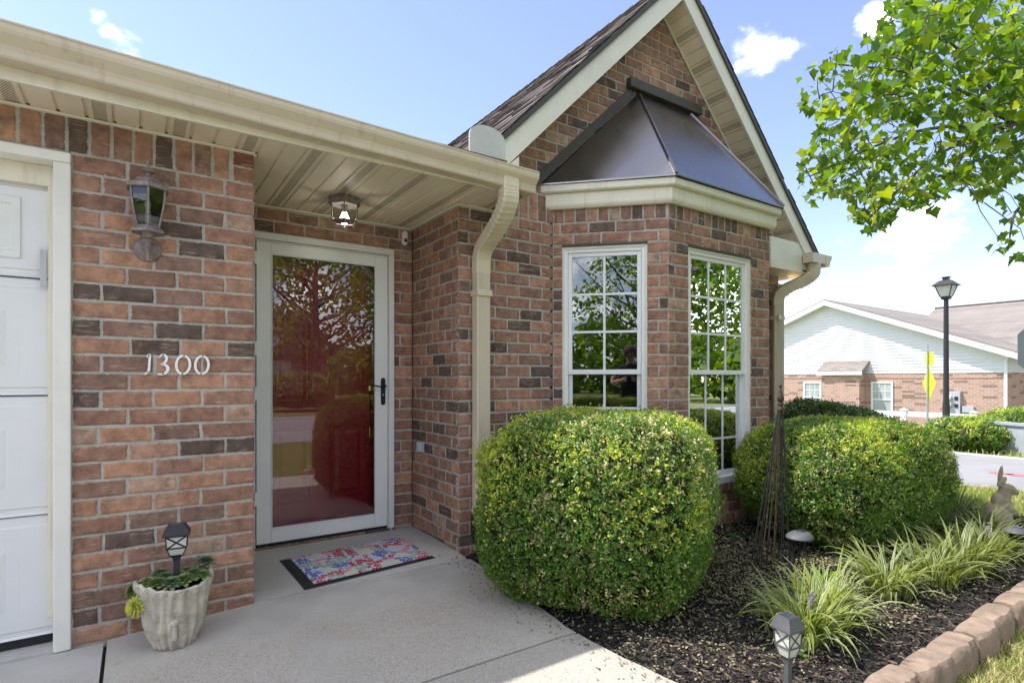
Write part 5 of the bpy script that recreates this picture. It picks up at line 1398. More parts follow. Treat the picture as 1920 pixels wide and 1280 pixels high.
# seedling and weed
def broad_plant(c, n, ln, w, seed, name, label, col, up):
    r = random.Random(seed); root = empty(name, c, label, 'plant'); V, F, C = [], [], []
    for k in range(n):
        a = 6.28*k/n + r.uniform(-.4, .4); d = Vector((math.cos(a), math.sin(a), 0)); s = Vector((-math.sin(a), math.cos(a), 0)); L = ln*r.uniform(.7, 1.1); b0 = len(V); ang = up + r.uniform(-.1, .25); p = Vector(c)
        for i in range(7):
            u = i/6; ww = w*math.sin(math.pi*min(.98, .08 + u*.92))
            for q in (-1, 0, 1): V.append(p + s*ww*q + Vector((0, 0, abs(q)*ww*.35))); C.append(tuple(x*(1.15 if q == 0 else 1)*r.uniform(.9, 1.1) for x in col))
            p = p + (d*math.sin(ang) + Vector((0, 0, 1))*math.cos(ang))*(L/6); ang += .12
        for i in range(6):
            for q in range(2): F.append((b0 + i*3 + q, b0 + i*3 + q + 1, b0 + (i+1)*3 + q + 1, b0 + (i+1)*3 + q))
    np_mesh('leaves', np.array([tuple(v) for v in V]), np.array(F), MAT['blade'], root, origin=c, col=np.array(C), smooth=True)
sp = on_z(1545, 1120, .05); broad_plant((sp.x, sp.y, .05), 5, .22, .022, 4, 'seedling', 'bright yellow green seedling with upright pointed leaves in the mulch', (.15, .30, .02), .28)
wd = on_z(1380, 1008, .05); broad_plant((wd.x, wd.y, .05), 9, .075, .022, 5, 'weed', 'small flat green weed on the mulch between the boxwoods', (.06, .15, .025), 1.1)
sp = on_z(1500, 1228, .05); broad_plant((sp.x, sp.y, .05), 5, .05, .014, 6, 'weed', 'tiny green weed at the foot of the pale liriope clump', (.10, .22, .03), 1.0)

# ------------------------------------------------------------------ iron obelisk
def obelisk():
    bx, by, bz = 3.16, 1.93, .03; lean = Vector((.070, -.030, 0)); tip_z = 1.04
    root = empty('garden_obelisk', (bx, by, bz), 'rusty black iron garden obelisk with scrolls and a finial, leaning over the mulch', 'obelisk')
    top = Vector((bx, by, tip_z)) + lean; rb_, rt = .115, .010; L = 4
    r = random.Random(2)
    legs = []
    for k in range(4):
        a = rad(20) + k*math.pi/2; p0 = Vector((bx + rb_*math.cos(a), by + rb_*math.sin(a), bz - .04)); p1 = top + Vector((rt*math.cos(a), rt*math.sin(a), -.03)); legs.append((p0, p1))
        b = MB(); b.tube([p0, p0.lerp(p1, .5) + Vector((r.uniform(-.006, .006), r.uniform(-.006, .006), 0)), p1], .0045, 6); b.build('leg', MAT['iron'] if k else MAT['rust'], root)
    for k in range(4):
        (a0, a1), (c0, c1) = legs[k], legs[(k+1) % 4]
        for q in (.34, .67):
            p0 = a0.lerp(c0, q); p1 = a1.lerp(c1, q); b = MB(); b.tube([p0, p0.lerp(p1, .9)], .0028, 5); b.build('rod', MAT['rust'] if (k + int(q*3)) % 3 == 0 else MAT['iron'], root)
        for t in (.05, .30, .50):
            p = a0.lerp(a1, t); q = c0.lerp(c1, t); b = MB(); d = q - p; w = d.length
            for sgn in (1, -1):
                m = p.lerp(q, .5 - sgn*.02); pts = []
                for i in range(22):
                    th_ = i/21*4.6; rr = w*.17*(1 - i/26)
                    cpos = m + d.normalized()*(-sgn*w*.26) + Vector((0, 0, .012))
                    pts.append(cpos + d.normalized()*sgn*rr*math.cos(th_) + Vector((0, 0, rr*math.sin(th_))))
                b.tube(pts, .0023, 5)
            b.build('scroll', MAT['iron'], root)
    b = MB(); b.lathe([(.010, -.04), (.018, -.035), (.018, -.02), (.012, -.012), (.017, -.004), (.017, .006), (.010, .012), (.018, .024), (.021, .036), (.014, .058), (.007, .085), (.004, .098), (.009, .106), (.009, .114), (.002, .122)], tuple(top), 12); b.build('finial', MAT['rust'], root, smooth=True)
MAT['iron'] = pm('black_iron', (.026, .023, .022), .62, .3, 30, .2, 80, metallic=.3, dirt=(.09, .05, .035), dirt_amt=.5, dscale=20)
obelisk()

# ------------------------------------------------------------------ solar lights
def square_solar(c, hgt, label, s=.062, colour='blackplastic', rotz=0.0, k_=1.0):
    root = empty('solar_lantern', c, label, 'solar light', 'square solar lanterns')
    mat = MAT[colour]; st = []
    def bld(b, nm, m, par=root):
        b.rot(Matrix.Translation(c) @ Matrix.Rotation(rotz, 4, 'Z') @ Matrix.Diagonal((k_, k_, 1, 1))); return b.build(nm, m, par)
    b = MB(); w = .014; b.box((-w, -w, -.05), (w, w, hgt*.56)); b.loft([[(q*sx, q*sy, z) for sx, sy in ((-1, -1), (1, -1), (1, 1), (-1, 1))] for q, z in ((.016, hgt*.52), (.019, hgt*.56), (.030, hgt*.60))]); bld(b, 'stake', mat)
    z0, z1 = hgt*.60, hgt*.86; zt = hgt*.70
    b = MB()
    sq = lambda q, z: [(q*sx, q*sy, z) for sx, sy in ((-1, -1), (1, -1), (1, 1), (-1, 1))]
    b.loft([sq(.028, z0), sq(.042, zt), sq(.046, z1)], caps=False); bld(b, 'panel', MAT['frost'])
    for k in range(4):
        M = Matrix.Rotation(k*math.pi/2, 4, 'Z'); b = MB(); e = .0035
        P = lambda a, z: (a*(.042 + (.046 - .042)*((z - zt)/(z1 - zt))), -(.0435 + (.0475 - .0435)*((z - zt)/(z1 - zt))), z)
        for p, q in (((-1, zt), (1, z1)), ((1, zt), (-1, z1)), ((-1, zt), (-1, z1)), ((-1, zt), (1, zt)), ((-1, z1), (1, z1))): b.tube([P(*p), P(*q)], e, 4)
        b.tube([(-.042, -.0435, zt), (-.029, -.029, z0)], e, 4)
        b.rot(M); bld(b, 'cage', mat)
    b = MB(); b.loft([sq(.050, z1), sq(s, z1 + .002), sq(s, z1 + .008), sq(s*.60, hgt), sq(s*.56, hgt)]); cp = bld(b, 'cap', mat)
    b = MB(); b.loft([sq(s*.50, hgt - .001), sq(s*.50, hgt + .0012)]); bld(b, 'solar_cell', MAT['cell'], cp)
MAT['blackplastic'] = pm('black_plastic', (.018, .018, .020), .5, .1, 15); MAT['greyplastic'] = pm('sun_faded_plastic', (.085, .085, .09), .6, .12, 15, .15, 100); MAT['cell'] = pm('solar_cell', (.03, .035, .045), .25, .1, 20)
square_solar((1.872, 1.075, .03), .345, 'square grey solar lantern on a post standing in the mulch beside the walk', .062, 'greyplastic', rad(-8), .66)
square_solar((.150, 2.885, .225), .325, 'square black solar lantern stuck in the stone planter', .060, 'blackplastic', rad(-6), .88)
def round_solar(c, hgt, label, lean=(0, 0)):
    root = empty('round_solar_light', c, label, 'solar light', 'round cap solar lights')
    S = Matrix.Translation(c) @ Matrix(((1, 0, lean[0], 0), (0, 1, lean[1], 0), (0, 0, 1, 0), (0, 0, 0, 1)))
    def bld(b, nm, m, par=root, sm=True): b.rot(S); return b.build(nm, m, par, smooth=sm)
    b = MB(); b.lathe([(.006, -.06), (.010, 0), (.010, hgt*.42), (.016, hgt*.50), (.024, hgt*.56)], (0, 0, 0), 12); bld(b, 'stake', MAT['blackplastic'])
    b = MB(); b.lathe([(.020, hgt*.56), (.036, hgt*.70), (.043, hgt*.86)], (0, 0, 0), 18, caps=False); bld(b, 'lens', MAT['lampglass'])
    for k in range(6):
        b = MB(); a = k*math.pi/3
        for sg in (1, -1):
            b.tube([(.0245*math.cos(a), .0245*math.sin(a), hgt*.56), (.040*math.cos(a + sg*.28), .040*math.sin(a + sg*.28), hgt*.71), (.045*math.cos(a + sg*.5), .045*math.sin(a + sg*.5), hgt*.87)], .0028, 5)
        bld(b, 'cage', MAT['blackplastic'])
    b = MB(); b.lathe([(.035, hgt*.86), (.070, hgt*.845), (.074, hgt*.87), (.068, hgt*.92), (.050, hgt*.97), (.030, hgt), (.001, hgt*1.01)], (0, 0, 0), 26); cp = bld(b, 'cap', MAT['greyplastic'])
    b = MB(); b.box((-.022, -.022, hgt*1.004), (.022, .022, hgt*1.016)); bld(b, 'solar_cell', MAT['cell'], cp, False)
round_solar((3.12, 1.79, .04), .275, 'round cap solar light leaning beside the iron obelisk', (.26, -.14))
round_solar((4.62, 1.165, .04), .215, 'round cap solar light by the edging in front of the rabbit', (.06, -.04))

# ------------------------------------------------------------------ stone planter with houseleeks
def planter():
    cx, cy = .142, 2.905; root = empty('stone_planter', (cx, cy, .0), 'weathered cast stone planter shaped like leaf stalks on the walk beside the pillar', 'planter')
    z0 = slab_z(cx, cy) - .004; n = 132; prof = [(.056, 0), (.072, .006), (.088, .045), (.104, .10), (.114, .155), (.125, .21), (.137, .268), (.141, .285), (.134, .293), (.124, .285), (.118, .25)]
    V, F = [], []
    for k, (r_, z) in enumerate(prof):
        for j in range(n):
            a = 2*math.pi*j/n
            flute = (.5 + .5*math.cos(a*19 + 2.2*math.sin(z*9 + 2*math.sin(a*2))))**.5
            am = .016 if 1 <= k <= 6 else (.004 if k <= 8 else 0)
            rr = r_ + am*(flute - .6) + .008*mnoise.noise((3*math.cos(a), 3*math.sin(a), z*9))
            band = math.exp(-((z - .085 - .05*abs(math.sin(a*1.5 + .4)))/.013)**2); rr += .009*band
            zz = z + (.014*math.sin(a*2 + 1.0) + .012*mnoise.noise((4*math.cos(a), 4*math.sin(a), 7)))*(z/.27)
            V.append((cx + rr*math.cos(a)*1.06, cy + rr*math.sin(a), z0 + zz))
    m = len(prof)
    # extra vertical resolution by linear subdivision
    VV = np.array(V).reshape(m, n, 3); out = []; sub = 5
    for k in range(m - 1):
        for q in range(sub): out.append(VV[k]*(1 - q/sub) + VV[k+1]*(q/sub))
    out.append(VV[-1]); W_ = np.array(out)
    rg = np.random.default_rng(3); W_ += rg.normal(0, .0009, W_.shape)
    M = len(W_); F = np.array([(i*n + j, i*n + (j+1) % n, (i+1)*n + (j+1) % n, (i+1)*n + j) for i in range(M-1) for j in range(n)])
    pot = np_mesh('pot', W_.reshape(-1, 3), F, MAT['stone'], root, smooth=True)
    b = MB(); b.lathe([(.125, .255), (.001, .275)], (cx, cy, z0), 24, caps=False); b.build('soil', MAT['soil'], root)
    fr = on_y(330, 1160, cy - .115)
    for zz, s in ((.185, .016), (.135, .020)):
        b = MB(); b.sphere((cx - .005, cy - .112, z0 + zz), s, 10, 8, (1.1, .7, .8)); b.build('mushroom_cap', MAT['stone'], root, smooth=True)
    b = MB(); b.lathe([(.010, .06), (.011, .13)], (cx - .005, cy - .106, z0), 8); b.build('mushroom_stalk', MAT['stone'], root, smooth=True)
    def rosette(p, R_, seed, tint, tilt=(0, 0)):
        r = random.Random(seed); V, F, C = [], [], []; nl = 60
        for k in range(nl):
            u = k/nl; a = k*2.39996; el = .05 + 1.35*u; L = R_*(1 - .50*u); w = L*.20
            d = Vector((math.cos(a)*math.cos(el), math.sin(a)*math.cos(el), math.sin(el))); s = Vector((-math.sin(a), math.cos(a), 0)); nn = d.cross(s)*-1
            o = Vector((0, 0, .006*u)); b0 = len(V)
            for t, ww, bow in ((.1, .5, 0), (.5, .85, -.05), (.78, 1.0, .02), (.93, .62, .09), (1.06, .04, .17)):
                for q in (-1, 0, 1):
                    V.append(o + d*L*t + s*w*ww*q + nn*(L*bow + (0 if q == 0 else w*.22))); 
                    g = np.array(tint)*r.uniform(.8, 1.15)*(1 + .25*u); C.append(g if t < .9 else g*np.array((1.3, .9, .9)))
            for i in range(4):
                for q in range(2): F.append((b0 + i*3 + q, b0 + i*3 + q + 1, b0 + (i+1)*3 + q + 1, b0 + (i+1)*3 + q))
        M = Matrix.Translation(p) @ Matrix.Rotation(tilt[0], 4, 'X') @ Matrix.Rotation(tilt[1], 4, 'Y')
        np_mesh('rosette', np.array([tuple(M @ v) for v in V]), np.array(F), MAT['succ'], hens, col=np.array(C), smooth=True)
    hens = empty('houseleek_plant', (cx, cy, z0 + .30), 'green and red tipped houseleek rosettes filling the stone planter', 'succulent')
    zt = z0 + .288; gB, gG, gY = (.14, .24, .13), (.17, .28, .09), (.36, .44, .06)
    for (dx, dy, R_, t) in ((-.075, -.055, .055, gG), (-.02, -.075, .058, gB), (.04, -.055, .060, gG), (.085, -.02, .062, gB), (.11, .045, .055, gB), (-.11, -.01, .050, gG), (-.04, .0, .055, gB), (.02, .02, .05, gB), (.055, .07, .05, gG), (-.06, .07, .05, gB), (.12, -.05, .045, gG)):
        rosette((cx + dx*.86, cy + dy*.86, zt + rng.uniform(-.006, .01)), R_, int(dx*1000) + 7, t, (rng.uniform(-.2, .2), rng.uniform(-.2, .2)))
    rosette((cx - .142, cy - .05, z0 + .215), .050, 77, gY, (rad(60), rad(-45))); rosette((cx - .150, cy + .01, z0 + .265), .045, 78, (.13, .18, .05), (rad(25), rad(-60))); rosette((cx + .128, cy + .065, z0 + .318), .055, 79, gB, (0, rad(12)))
planter()

# ------------------------------------------------------------------ rabbit statue
def rabbit():
    bx, by, bz = 5.60, 1.50, .02
    root = empty('rabbit_statue', (bx, by, bz), 'tan concrete rabbit statue sitting upright at the end of the bed', 'statue')
    fx = Vector((math.cos(TH), -math.sin(TH), 0)); fx = (fx*.94 + Vector((-.2, -.3, 0))).normalized(); sy = Vector((-fx.y, fx.x, 0))
    b = MB()
    def ell(p, r3, pitch=0.0, nu=20, nv=14):
        """p in (forward, side, up); r3 radii along (forward, side, up); pitched about the side axis"""
        st = len(b.v); b.sphere((0, 0, 0), 1.0, nu, nv, r3)
        M3 = Matrix((fx, sy, Vector((0, 0, 1)))).transposed().to_4x4()
        b.rot(Matrix.Translation((bx, by, bz)) @ M3 @ Matrix.Translation(p) @ Matrix.Rotation(-pitch, 4, 'Y'), st)
    ell((-.015, 0, .105), (.092, .085, .11)); ell((.01, 0, .20), (.066, .062, .095), .25); ell((.025, 0, .275), (.045, .045, .06)); ell((.045, 0, .315), (.056, .045, .046), -.25)
    ell((.085, 0, .300), (.034, .028, .026), -.3); ell((.01, .024, .415), (.017, .011, .085), -.12); ell((.002, -.022, .375), (.024, .012, .050), -.6)
    for s in (.055, -.055):
        ell((-.01, s, .075), (.075, .035, .070), .3); ell((.065, s*.95, .022), (.070, .026, .022)); ell((.055, s*.7, .165), (.05, .022, .024), -.5); ell((.085, s*.55, .135), (.022, .018, .018))
    ell((-.105, 0, .05), (.035, .035, .035))
    ell((0, 0, .008), (.12, .10, .018))
    o = b.build('body', MAT['rabbit'], root)
    rm = o.modifiers.new('remesh', 'REMESH'); rm.mode = 'VOXEL'; rm.voxel_size = .0052; rm.use_smooth_shade = True
    sm = o.modifiers.new('smooth', 'SMOOTH'); sm.factor = .6; sm.iterations = 5
    for s in (.041, -.041):
        q = MB(); p = Vector((bx, by, bz)) + fx*.062 + sy*s + Vector((0, 0, .325)); q.sphere(p, .007, 8, 6); q.build('eye', MAT['rabbit'], root, smooth=True)
rabbit()
# shepherd's crook just showing behind the boxwood
b = MB(); p = at(1766, 835, 5.35); pts = [(p.x, p.y, -.05), (p.x, p.y, .52)] + [(p.x + .055*(1 - math.cos(a))*.83, p.y - .055*(1 - math.cos(a))*.56, .53 + .06*math.sin(a)) for a in np.linspace(0, 3.3, 14)]
b.tube(pts, .008, 8); o = b.build('plant_hook', MAT['black'], smooth=True); tag(o, 'small black iron plant hook sticking up behind the wide boxwood', 'plant hook')

# ------------------------------------------------------------------ grass
def grass(n, area, hgt, seed, name, label, wid=.0026, bias=1.0, ok=None):
    rg = np.random.default_rng(seed); x0, x1, y0, y1 = area
    X = x0 + (x1 - x0)*rg.random(n)**bias; Y = rg.uniform(y0, y1, n)
    if ok is not None: k = ok(X, Y); X, Y = X[k], Y[k]
    n = len(X); Z = np.array([ground_z(x, y) for x, y in zip(X, Y)])
    pn = np.array([mnoise.noise((x*1.7, y*1.7, seed)) + .5*mnoise.noise((x*6, y*6, 2)) for x, y in zip(X, Y)])
    H = hgt*rg.uniform(.45, 1.2, n)*(1 + .35*pn); a = rg.uniform(0, 2*np.pi, n); ln = rg.uniform(.15, .9, n); s = np.stack([-np.sin(a), np.cos(a), np.zeros(n)], 1)*(wid*rg.uniform(.7, 1.4, n))[:, None]
    d = np.stack([np.cos(a)*ln, np.sin(a)*ln, np.ones(n)], 1); P = np.stack([X, Y, Z], 1); m = P + d*(H*.5)[:, None]; t = P + np.stack([np.cos(a)*ln*1.6, np.sin(a)*ln*1.6, np.ones(n)*.9], 1)*H[:, None]
    V = np.stack([P - s, P + s, m + s*.8, m - s*.8, t], 1).reshape(-1, 3); B = (np.arange(n)*5)[:, None]
    F4 = np.concatenate([B + np.array([[0, 1, 2]]), B + np.array([[0, 2, 3]]), B + np.array([[3, 2, 4]])])
    g, y_, st = np.array((.20, .30, .05)), np.array((.38, .42, .09)), np.array((.58, .50, .27))
    u = rg.random((n, 1)); dry = np.clip(.42 - .55*pn, .08, .85); col = g + (y_ - g)*u; k = rg.random(n) < dry; col[k] = (st*rg.uniform(.6, 1.15, (n, 1)))[k]; col *= rg.uniform(.75, 1.2, (n, 1))
    o = np_mesh(name, V, F4, MAT['blade'], col=np.repeat(col, 5, 0), kind='stuff'); tag(o, label, 'grass'); return o
grass(52000, (1.9, 4.6, -.1, .875), .048, 31, 'lawn_grass', 'sparse sunlit lawn grass with dry straw in front of the edging', .0019, 1.2)
grass(46000, (4.6, 7.93, -1.0, 3.4), .075, 32, 'lawn_grass.001', 'sunny green lawn grass between the bed and the side street', .0032, 1.0, lambda X, Y: (Y < .87) | (X > 6.17))
grass(14000, (11.25, 20, 2.5, 14), .10, 33, 'lawn_grass.002', 'lawn grass beyond the side street', .008)
# ------------------------------------------------------------------ houses
def window_unit(parent, o, du, n, w, h, cols=2, rows=2):
    """flat framed window on a wall; o lower corner, du unit along wall, n outward"""
    o, du, n = Vector(o), Vector(du), Vector(n); up = Vector((0, 0, 1)); t = .07
    fr = MB()
    fr.obox(o + n*.0, du*t, n*.05, up*h); fr.obox(o + du*(w - t), du*t, n*.05, up*h); fr.obox(o + du*t, du*(w - 2*t), n*.049, up*t); fr.obox(o + du*t + up*(h - t), du*(w - 2*t), n*.049, up*t); fr.obox(o + du*t + up*(h*.5 - .03), du*(w - 2*t), n*.047, up*.06)
    f = fr.build('window', MAT['vinyl'], parent)
    g = MB(); g.obox(o + du*t - n*.02 + up*t, du*(w - 2*t), n*.035, up*(h - 2*t)); g.build('pane', MAT['farpane'], f)
    m = MB()
    for c in range(1, 3): m.obox(o + du*(t + (w - 2*t)*c/3 - .011) + n*.016 + up*(h*.5 + .03), du*.022, n*.006, up*(h*.5 - t - .03))
    for r_ in (1,): m.obox(o + du*t + n*.017 + up*(h*.5 + .03 + (h*.5 - t - .03)*.5 - .011), du*(w - 2*t), n*.006, up*.022)
    m.build('muntin', MAT['vinyl'], f)
MAT['farpane'] = pm('pane_with_blinds', (.36, .41, .40), .12, .12, 3, spec=.9)
def siding_gable(parent, x, y0, y1, z0, zpk, ov_z=0):
    """lapped boards on a gable facing -X; each lap a real step, joined because each is only a few pixels high"""
    b = MB(); ex = .13; z = z0; ym = (y0 + y1)/2; hw = (y1 - y0)/2; ht = zpk - z0
    while z < zpk - .05:
        w0 = hw*(1 - (z - z0)/ht); z1 = min(z + ex, zpk); w1 = hw*(1 - (z1 - z0)/ht)
        b.add([(x - .022, ym - w0, z), (x - .022, ym + w0, z), (x - .004, ym + w1, z1), (x - .004, ym - w1, z1), (x, ym - w0, z), (x, ym + w0, z)], [[1, 0, 3, 2], [0, 1, 5, 4]])
        z += ex
    b.build('lap_siding', MAT['siding'], parent, kind='stuff')
def neighbour():
    gx = 26.0; gz = -.80; y0, y1 = 6.72, 19.3; ym = 13.0; ztop = 1.44; zpk = 4.62; rake_z = 2.00
    root = empty('neighbour_house', (gx + 5, ym, gz), 'white sided brick ranch house with a broad gable across the side street', 'house')
    b = MB(); b.box((gx, y0, gz - .2), (gx + 13, y1, ztop)); b.build('wall', MAT['farbrick'], root)
    b = MB(); b.box((gx - .02, y0, ztop - .20), (gx - .0005, y1, ztop - .0)); 
    sol = b.build('soldier_course', MAT['farbrick'], root)
    slope = (zpk - rake_z)/(ym - y0 + .35)
    # siding reaches down to the brick; its lower corners are square
    b = MB(); ex = .128; z = ztop
    while z < zpk - .08:
        hw0 = min(ym - y0, (zpk - z)/slope); z1 = min(z + ex, zpk - .02); hw1 = min(ym - y0, (zpk - z1)/slope)
        b.add([(gx - .040, ym - hw0, z), (gx - .040, ym + hw0, z), (gx - .012, ym + hw1, z1), (gx - .012, ym - hw1, z1), (gx - .012, ym - hw0, z), (gx - .012, ym + hw0, z)], [[1, 0, 3, 2], [0, 1, 5, 4]]); z += ex
    b.build('lap_siding', MAT['siding'], root, kind='stuff')
    b = MB(); b.prism([(gx + .0, y0, ztop), (gx, y1, ztop), (gx, y1, rake_z), (gx, ym, zpk), (gx, y0, rake_z)], (12.9, 0, 0)); b.build('gable_body', MAT['siding'], root)
    ov = .42; run = ym - y0 + .45; zr = zpk + .16
    for sg in (-1, 1):
        b = MB(); b.prism([(gx - ov, ym, zr), (gx - ov, ym + sg*run, zr - run*slope), (gx - ov, ym + sg*run, zr - run*slope - .10), (gx - ov, ym, zr - .10)], (13.6, 0, 0)); b.build('roof', MAT['farroof'], root)
        b = MB(); b.prism([(gx - ov - .03, ym, zr - .06), (gx - ov - .03, ym + sg*run, zr - run*slope - .06), (gx - ov - .03, ym + sg*run, zr - run*slope - .27), (gx - ov - .03, ym, zr - .27)], (.03, 0, 0)); b.build('rake_board', MAT['vinyl'], root)
        b = MB(); b.prism([(gx - ov, ym, zr - .2), (gx - ov, ym + sg*run, zr - run*slope - .2), (gx - ov, ym + sg*run, zr - run*slope - .22), (gx - ov, ym, zr - .22)], (ov + .1, 0, 0)); b.build('rake_soffit', MAT['vinyl'], root)
    # the taller main roof running away behind
    b = MB(); rz = 4.95; b.prism([(gx + 3.2, y0 - 9, 2.0), (gx + 3.2 + 6.2, y0 - 9, rz), (gx + 3.2 + 12.4, y0 - 9, 2.0)], (0, 9 + (ym - y0) - .8, 0)); b.build('main_roof', MAT['farroof2'], root)
    b = MB(); b.tube([(gx + 9.4, y0 - 9, rz + .03), (gx + 9.4, ym - .8, rz + .03)], .06, 6); b.build('ridge_vent', MAT['bronze_d'], root)
    b = MB(); b.box((gx + 3.6, y0 - 9, gz), (gx + 15, y0 - .01, 2.0)); b.build('main_wall', MAT['farbrick'], root)
    # brick bump-out with a little shed roof
    p0 = at(1538, 711, 1); 
    def ywall(px): d = px_ray(px, HY); return d.y*(gx/d.x)
    yb0, yb1 = ywall(1611), ywall(1538); xb = gx - .62
    yb0, yb1 = (px_ray(1611, HY).y*(xb/px_ray(1611, HY).x)), (px_ray(1541, HY).y*(xb/px_ray(1541, HY).x))
    b = MB(); b.box((xb, yb0, gz - .2), (gx - .0, yb1, 1.42)); bo = b.build('bump_out', MAT['farbrick'], root)
    b = MB(); b.prism([(xb - .14, yb0 - .16, 1.56), (gx + .0, yb0 - .16, 2.02), (gx, yb0 - .16, 1.90), (xb - .14, yb0 - .16, 1.44)], (0, yb1 - yb0 + .32, 0)); b.build('shed_roof', MAT['farroof'], bo)
    b = MB(); b.box((xb - .16, yb0 - .17, 1.38), (xb - .141, yb1 + .17, 1.53)); b.build('eave_fascia', MAT['vinyl'], bo)
    for (pa, pb, za, zb, xx) in ((1507, 1541, -.35, 1.08, gx), (1634, 1675, -.40, 1.10, gx)):
        ya, yb = ywall(pb), ywall(pa)
        window_unit(root, (gx, ya, za), (0, 1, 0), (-1, 0, 0), yb - ya, zb - za)
    # downpipe at the near corner
    b = MB(); b.box((gx - .07, y0 + .03, gz), (gx - .001, y0 + .12, 1.9)); b.build('downpipe', MAT['vinyl'], root)
    # meters on the wall
    d = px_ray(1789, HY); ym_ = d.y*(gx/d.x)
    m = empty('electric_meter', (gx, ym_, -.3), 'grey twin electric meter cabinet on the neighbouring brick wall', 'meter')
    b = MB(); b.box((gx - .18, ym_ - .24, -.18), (gx + .01, ym_ + .24, .72)); b.box((gx - .10, ym_ - .10, -1.0), (gx + .01, ym_ + .06, -.18)); b.build('cabinet', MAT['plate'], m, bevel=.01)
    for z in (.50, .22):
        b = MB(); b.lathe([(.10, 0), (.10, .06), (.085, .13), (.001, .14)], (0, 0, 0), 16); b.rot(Matrix.Translation((gx - .18, ym_ + .09, z)) @ Matrix.Rotation(rad(-90), 4, 'Y')); b.build('meter_dial', MAT['frost'], m, smooth=True)
        b = MB(); b.box((gx - .20, ym_ - .18, z - .10), (gx - .18, ym_ - .07, z + .04)); b.build('breaker_cover', MAT['black'], m)
    for (pxx, z, s, lab) in ((1817, .06, .22, 'upper grey junction box on the neighbouring brick wall'), (1832, -.32, .20, 'lower grey junction box on the neighbouring brick wall, beside the fence end')):
        d = px_ray(pxx, HY); yy = d.y*(gx/d.x); b = MB(); b.box((gx - .14, yy - s*.8, z - s*.55), (gx + .01, yy + s*.8, z + s*.55)); o = b.build('junction_box', MAT['plate'], bevel=.01); tag(o, lab, 'utility box')
neighbour()
# white two-rail fence in front of it
def fence():
    X = 21.0; root = empty('rail_fence', (X, 10, -.7), 'white vinyl two rail fence in front of the neighbouring house', 'fence')
    def yx(px): d = px_ray(px, HY); return d.y*(X/d.x)
    ya, yb = yx(1826), 16.5; gz = -.74; top = .08
    for i, px in enumerate((1826, 1695)):
        y = yx(px); b = MB(); b.box((X - .075, y - .075, gz - .1), (X + .075, y + .075, top + .10)); b.loft([[(X - q, y - q, z), (X + q, y - q, z), (X + q, y + q, z), (X - q, y + q, z)] for q, z in ((.095, top + .10), (.095, top + .12), (.01, top + .17))]); b.build('post', MAT['vinyl'], root)
    step = yx(1695) - yx(1826); y = yx(1695) + step
    while y < yb: b = MB(); b.box((X - .075, y - .075, gz - .1), (X + .075, y + .075, top + .12)); b.build('post', MAT['vinyl'], root); y += step
    for z in (top - .02, top - .42, top - .82 + .06):
        b = MB(); b.box((X - .03, ya, z - .075), (X + .03, yb, z + .075)); b.build('rail', MAT['vinyl'], root)
fence()
# street lamp
def street_lamp():
    p = at(1774, 711, 14.0); gz = ground_z(p.x, p.y); zt = CAMH + (711 - 520)/FPX*14.0
    root = empty('street_lamp', (p.x, p.y, gz), 'tall black street lamp with a tapered lantern head beside the side street', 'street lamp')
    b = MB(); b.lathe([(.13, -.05), (.13, .12), (.085, .2), (.075, .9), (.062, 1.0), (.052, zt - gz - .62), (.05, zt - gz - .52)], (p.x, p.y, gz), 14); b.build('post', MAT['lampblack'], root, smooth=True)
    z = zt - .50; q = lambda w, zz: [(p.x + w*sx, p.y + w*sy, zz) for sx, sy in ((-1, -1), (1, -1), (1, 1), (-1, 1))]
    b = MB(); b.loft([q(.08, z - .05), q(.09, z), q(.10, z + .02)]); b.build('collar', MAT['lampblack'], root)
    b = MB(); b.loft([q(.095, z + .02), q(.17, z + .28)], caps=False); b.build('lantern_glass', MAT['frost'], root)
    b = MB()
    for sx, sy in ((-1, -1), (1, -1), (1, 1), (-1, 1)): b.tube([(p.x + .098*sx, p.y + .098*sy, z + .02), (p.x + .175*sx, p.y + .175*sy, z + .28)], .012, 5)
    b.build('lantern_frame', MAT['lampblack'], root)
    b = MB(); b.loft([q(.18, z + .28), q(.235, z + .285), q(.235, z + .30), q(.11, z + .42), q(.06, z + .43), q(.06, z + .49), q(.085, z + .495), q(.085, z + .51)]); b.build('lantern_roof', MAT['lampblack'], root)
street_lamp()
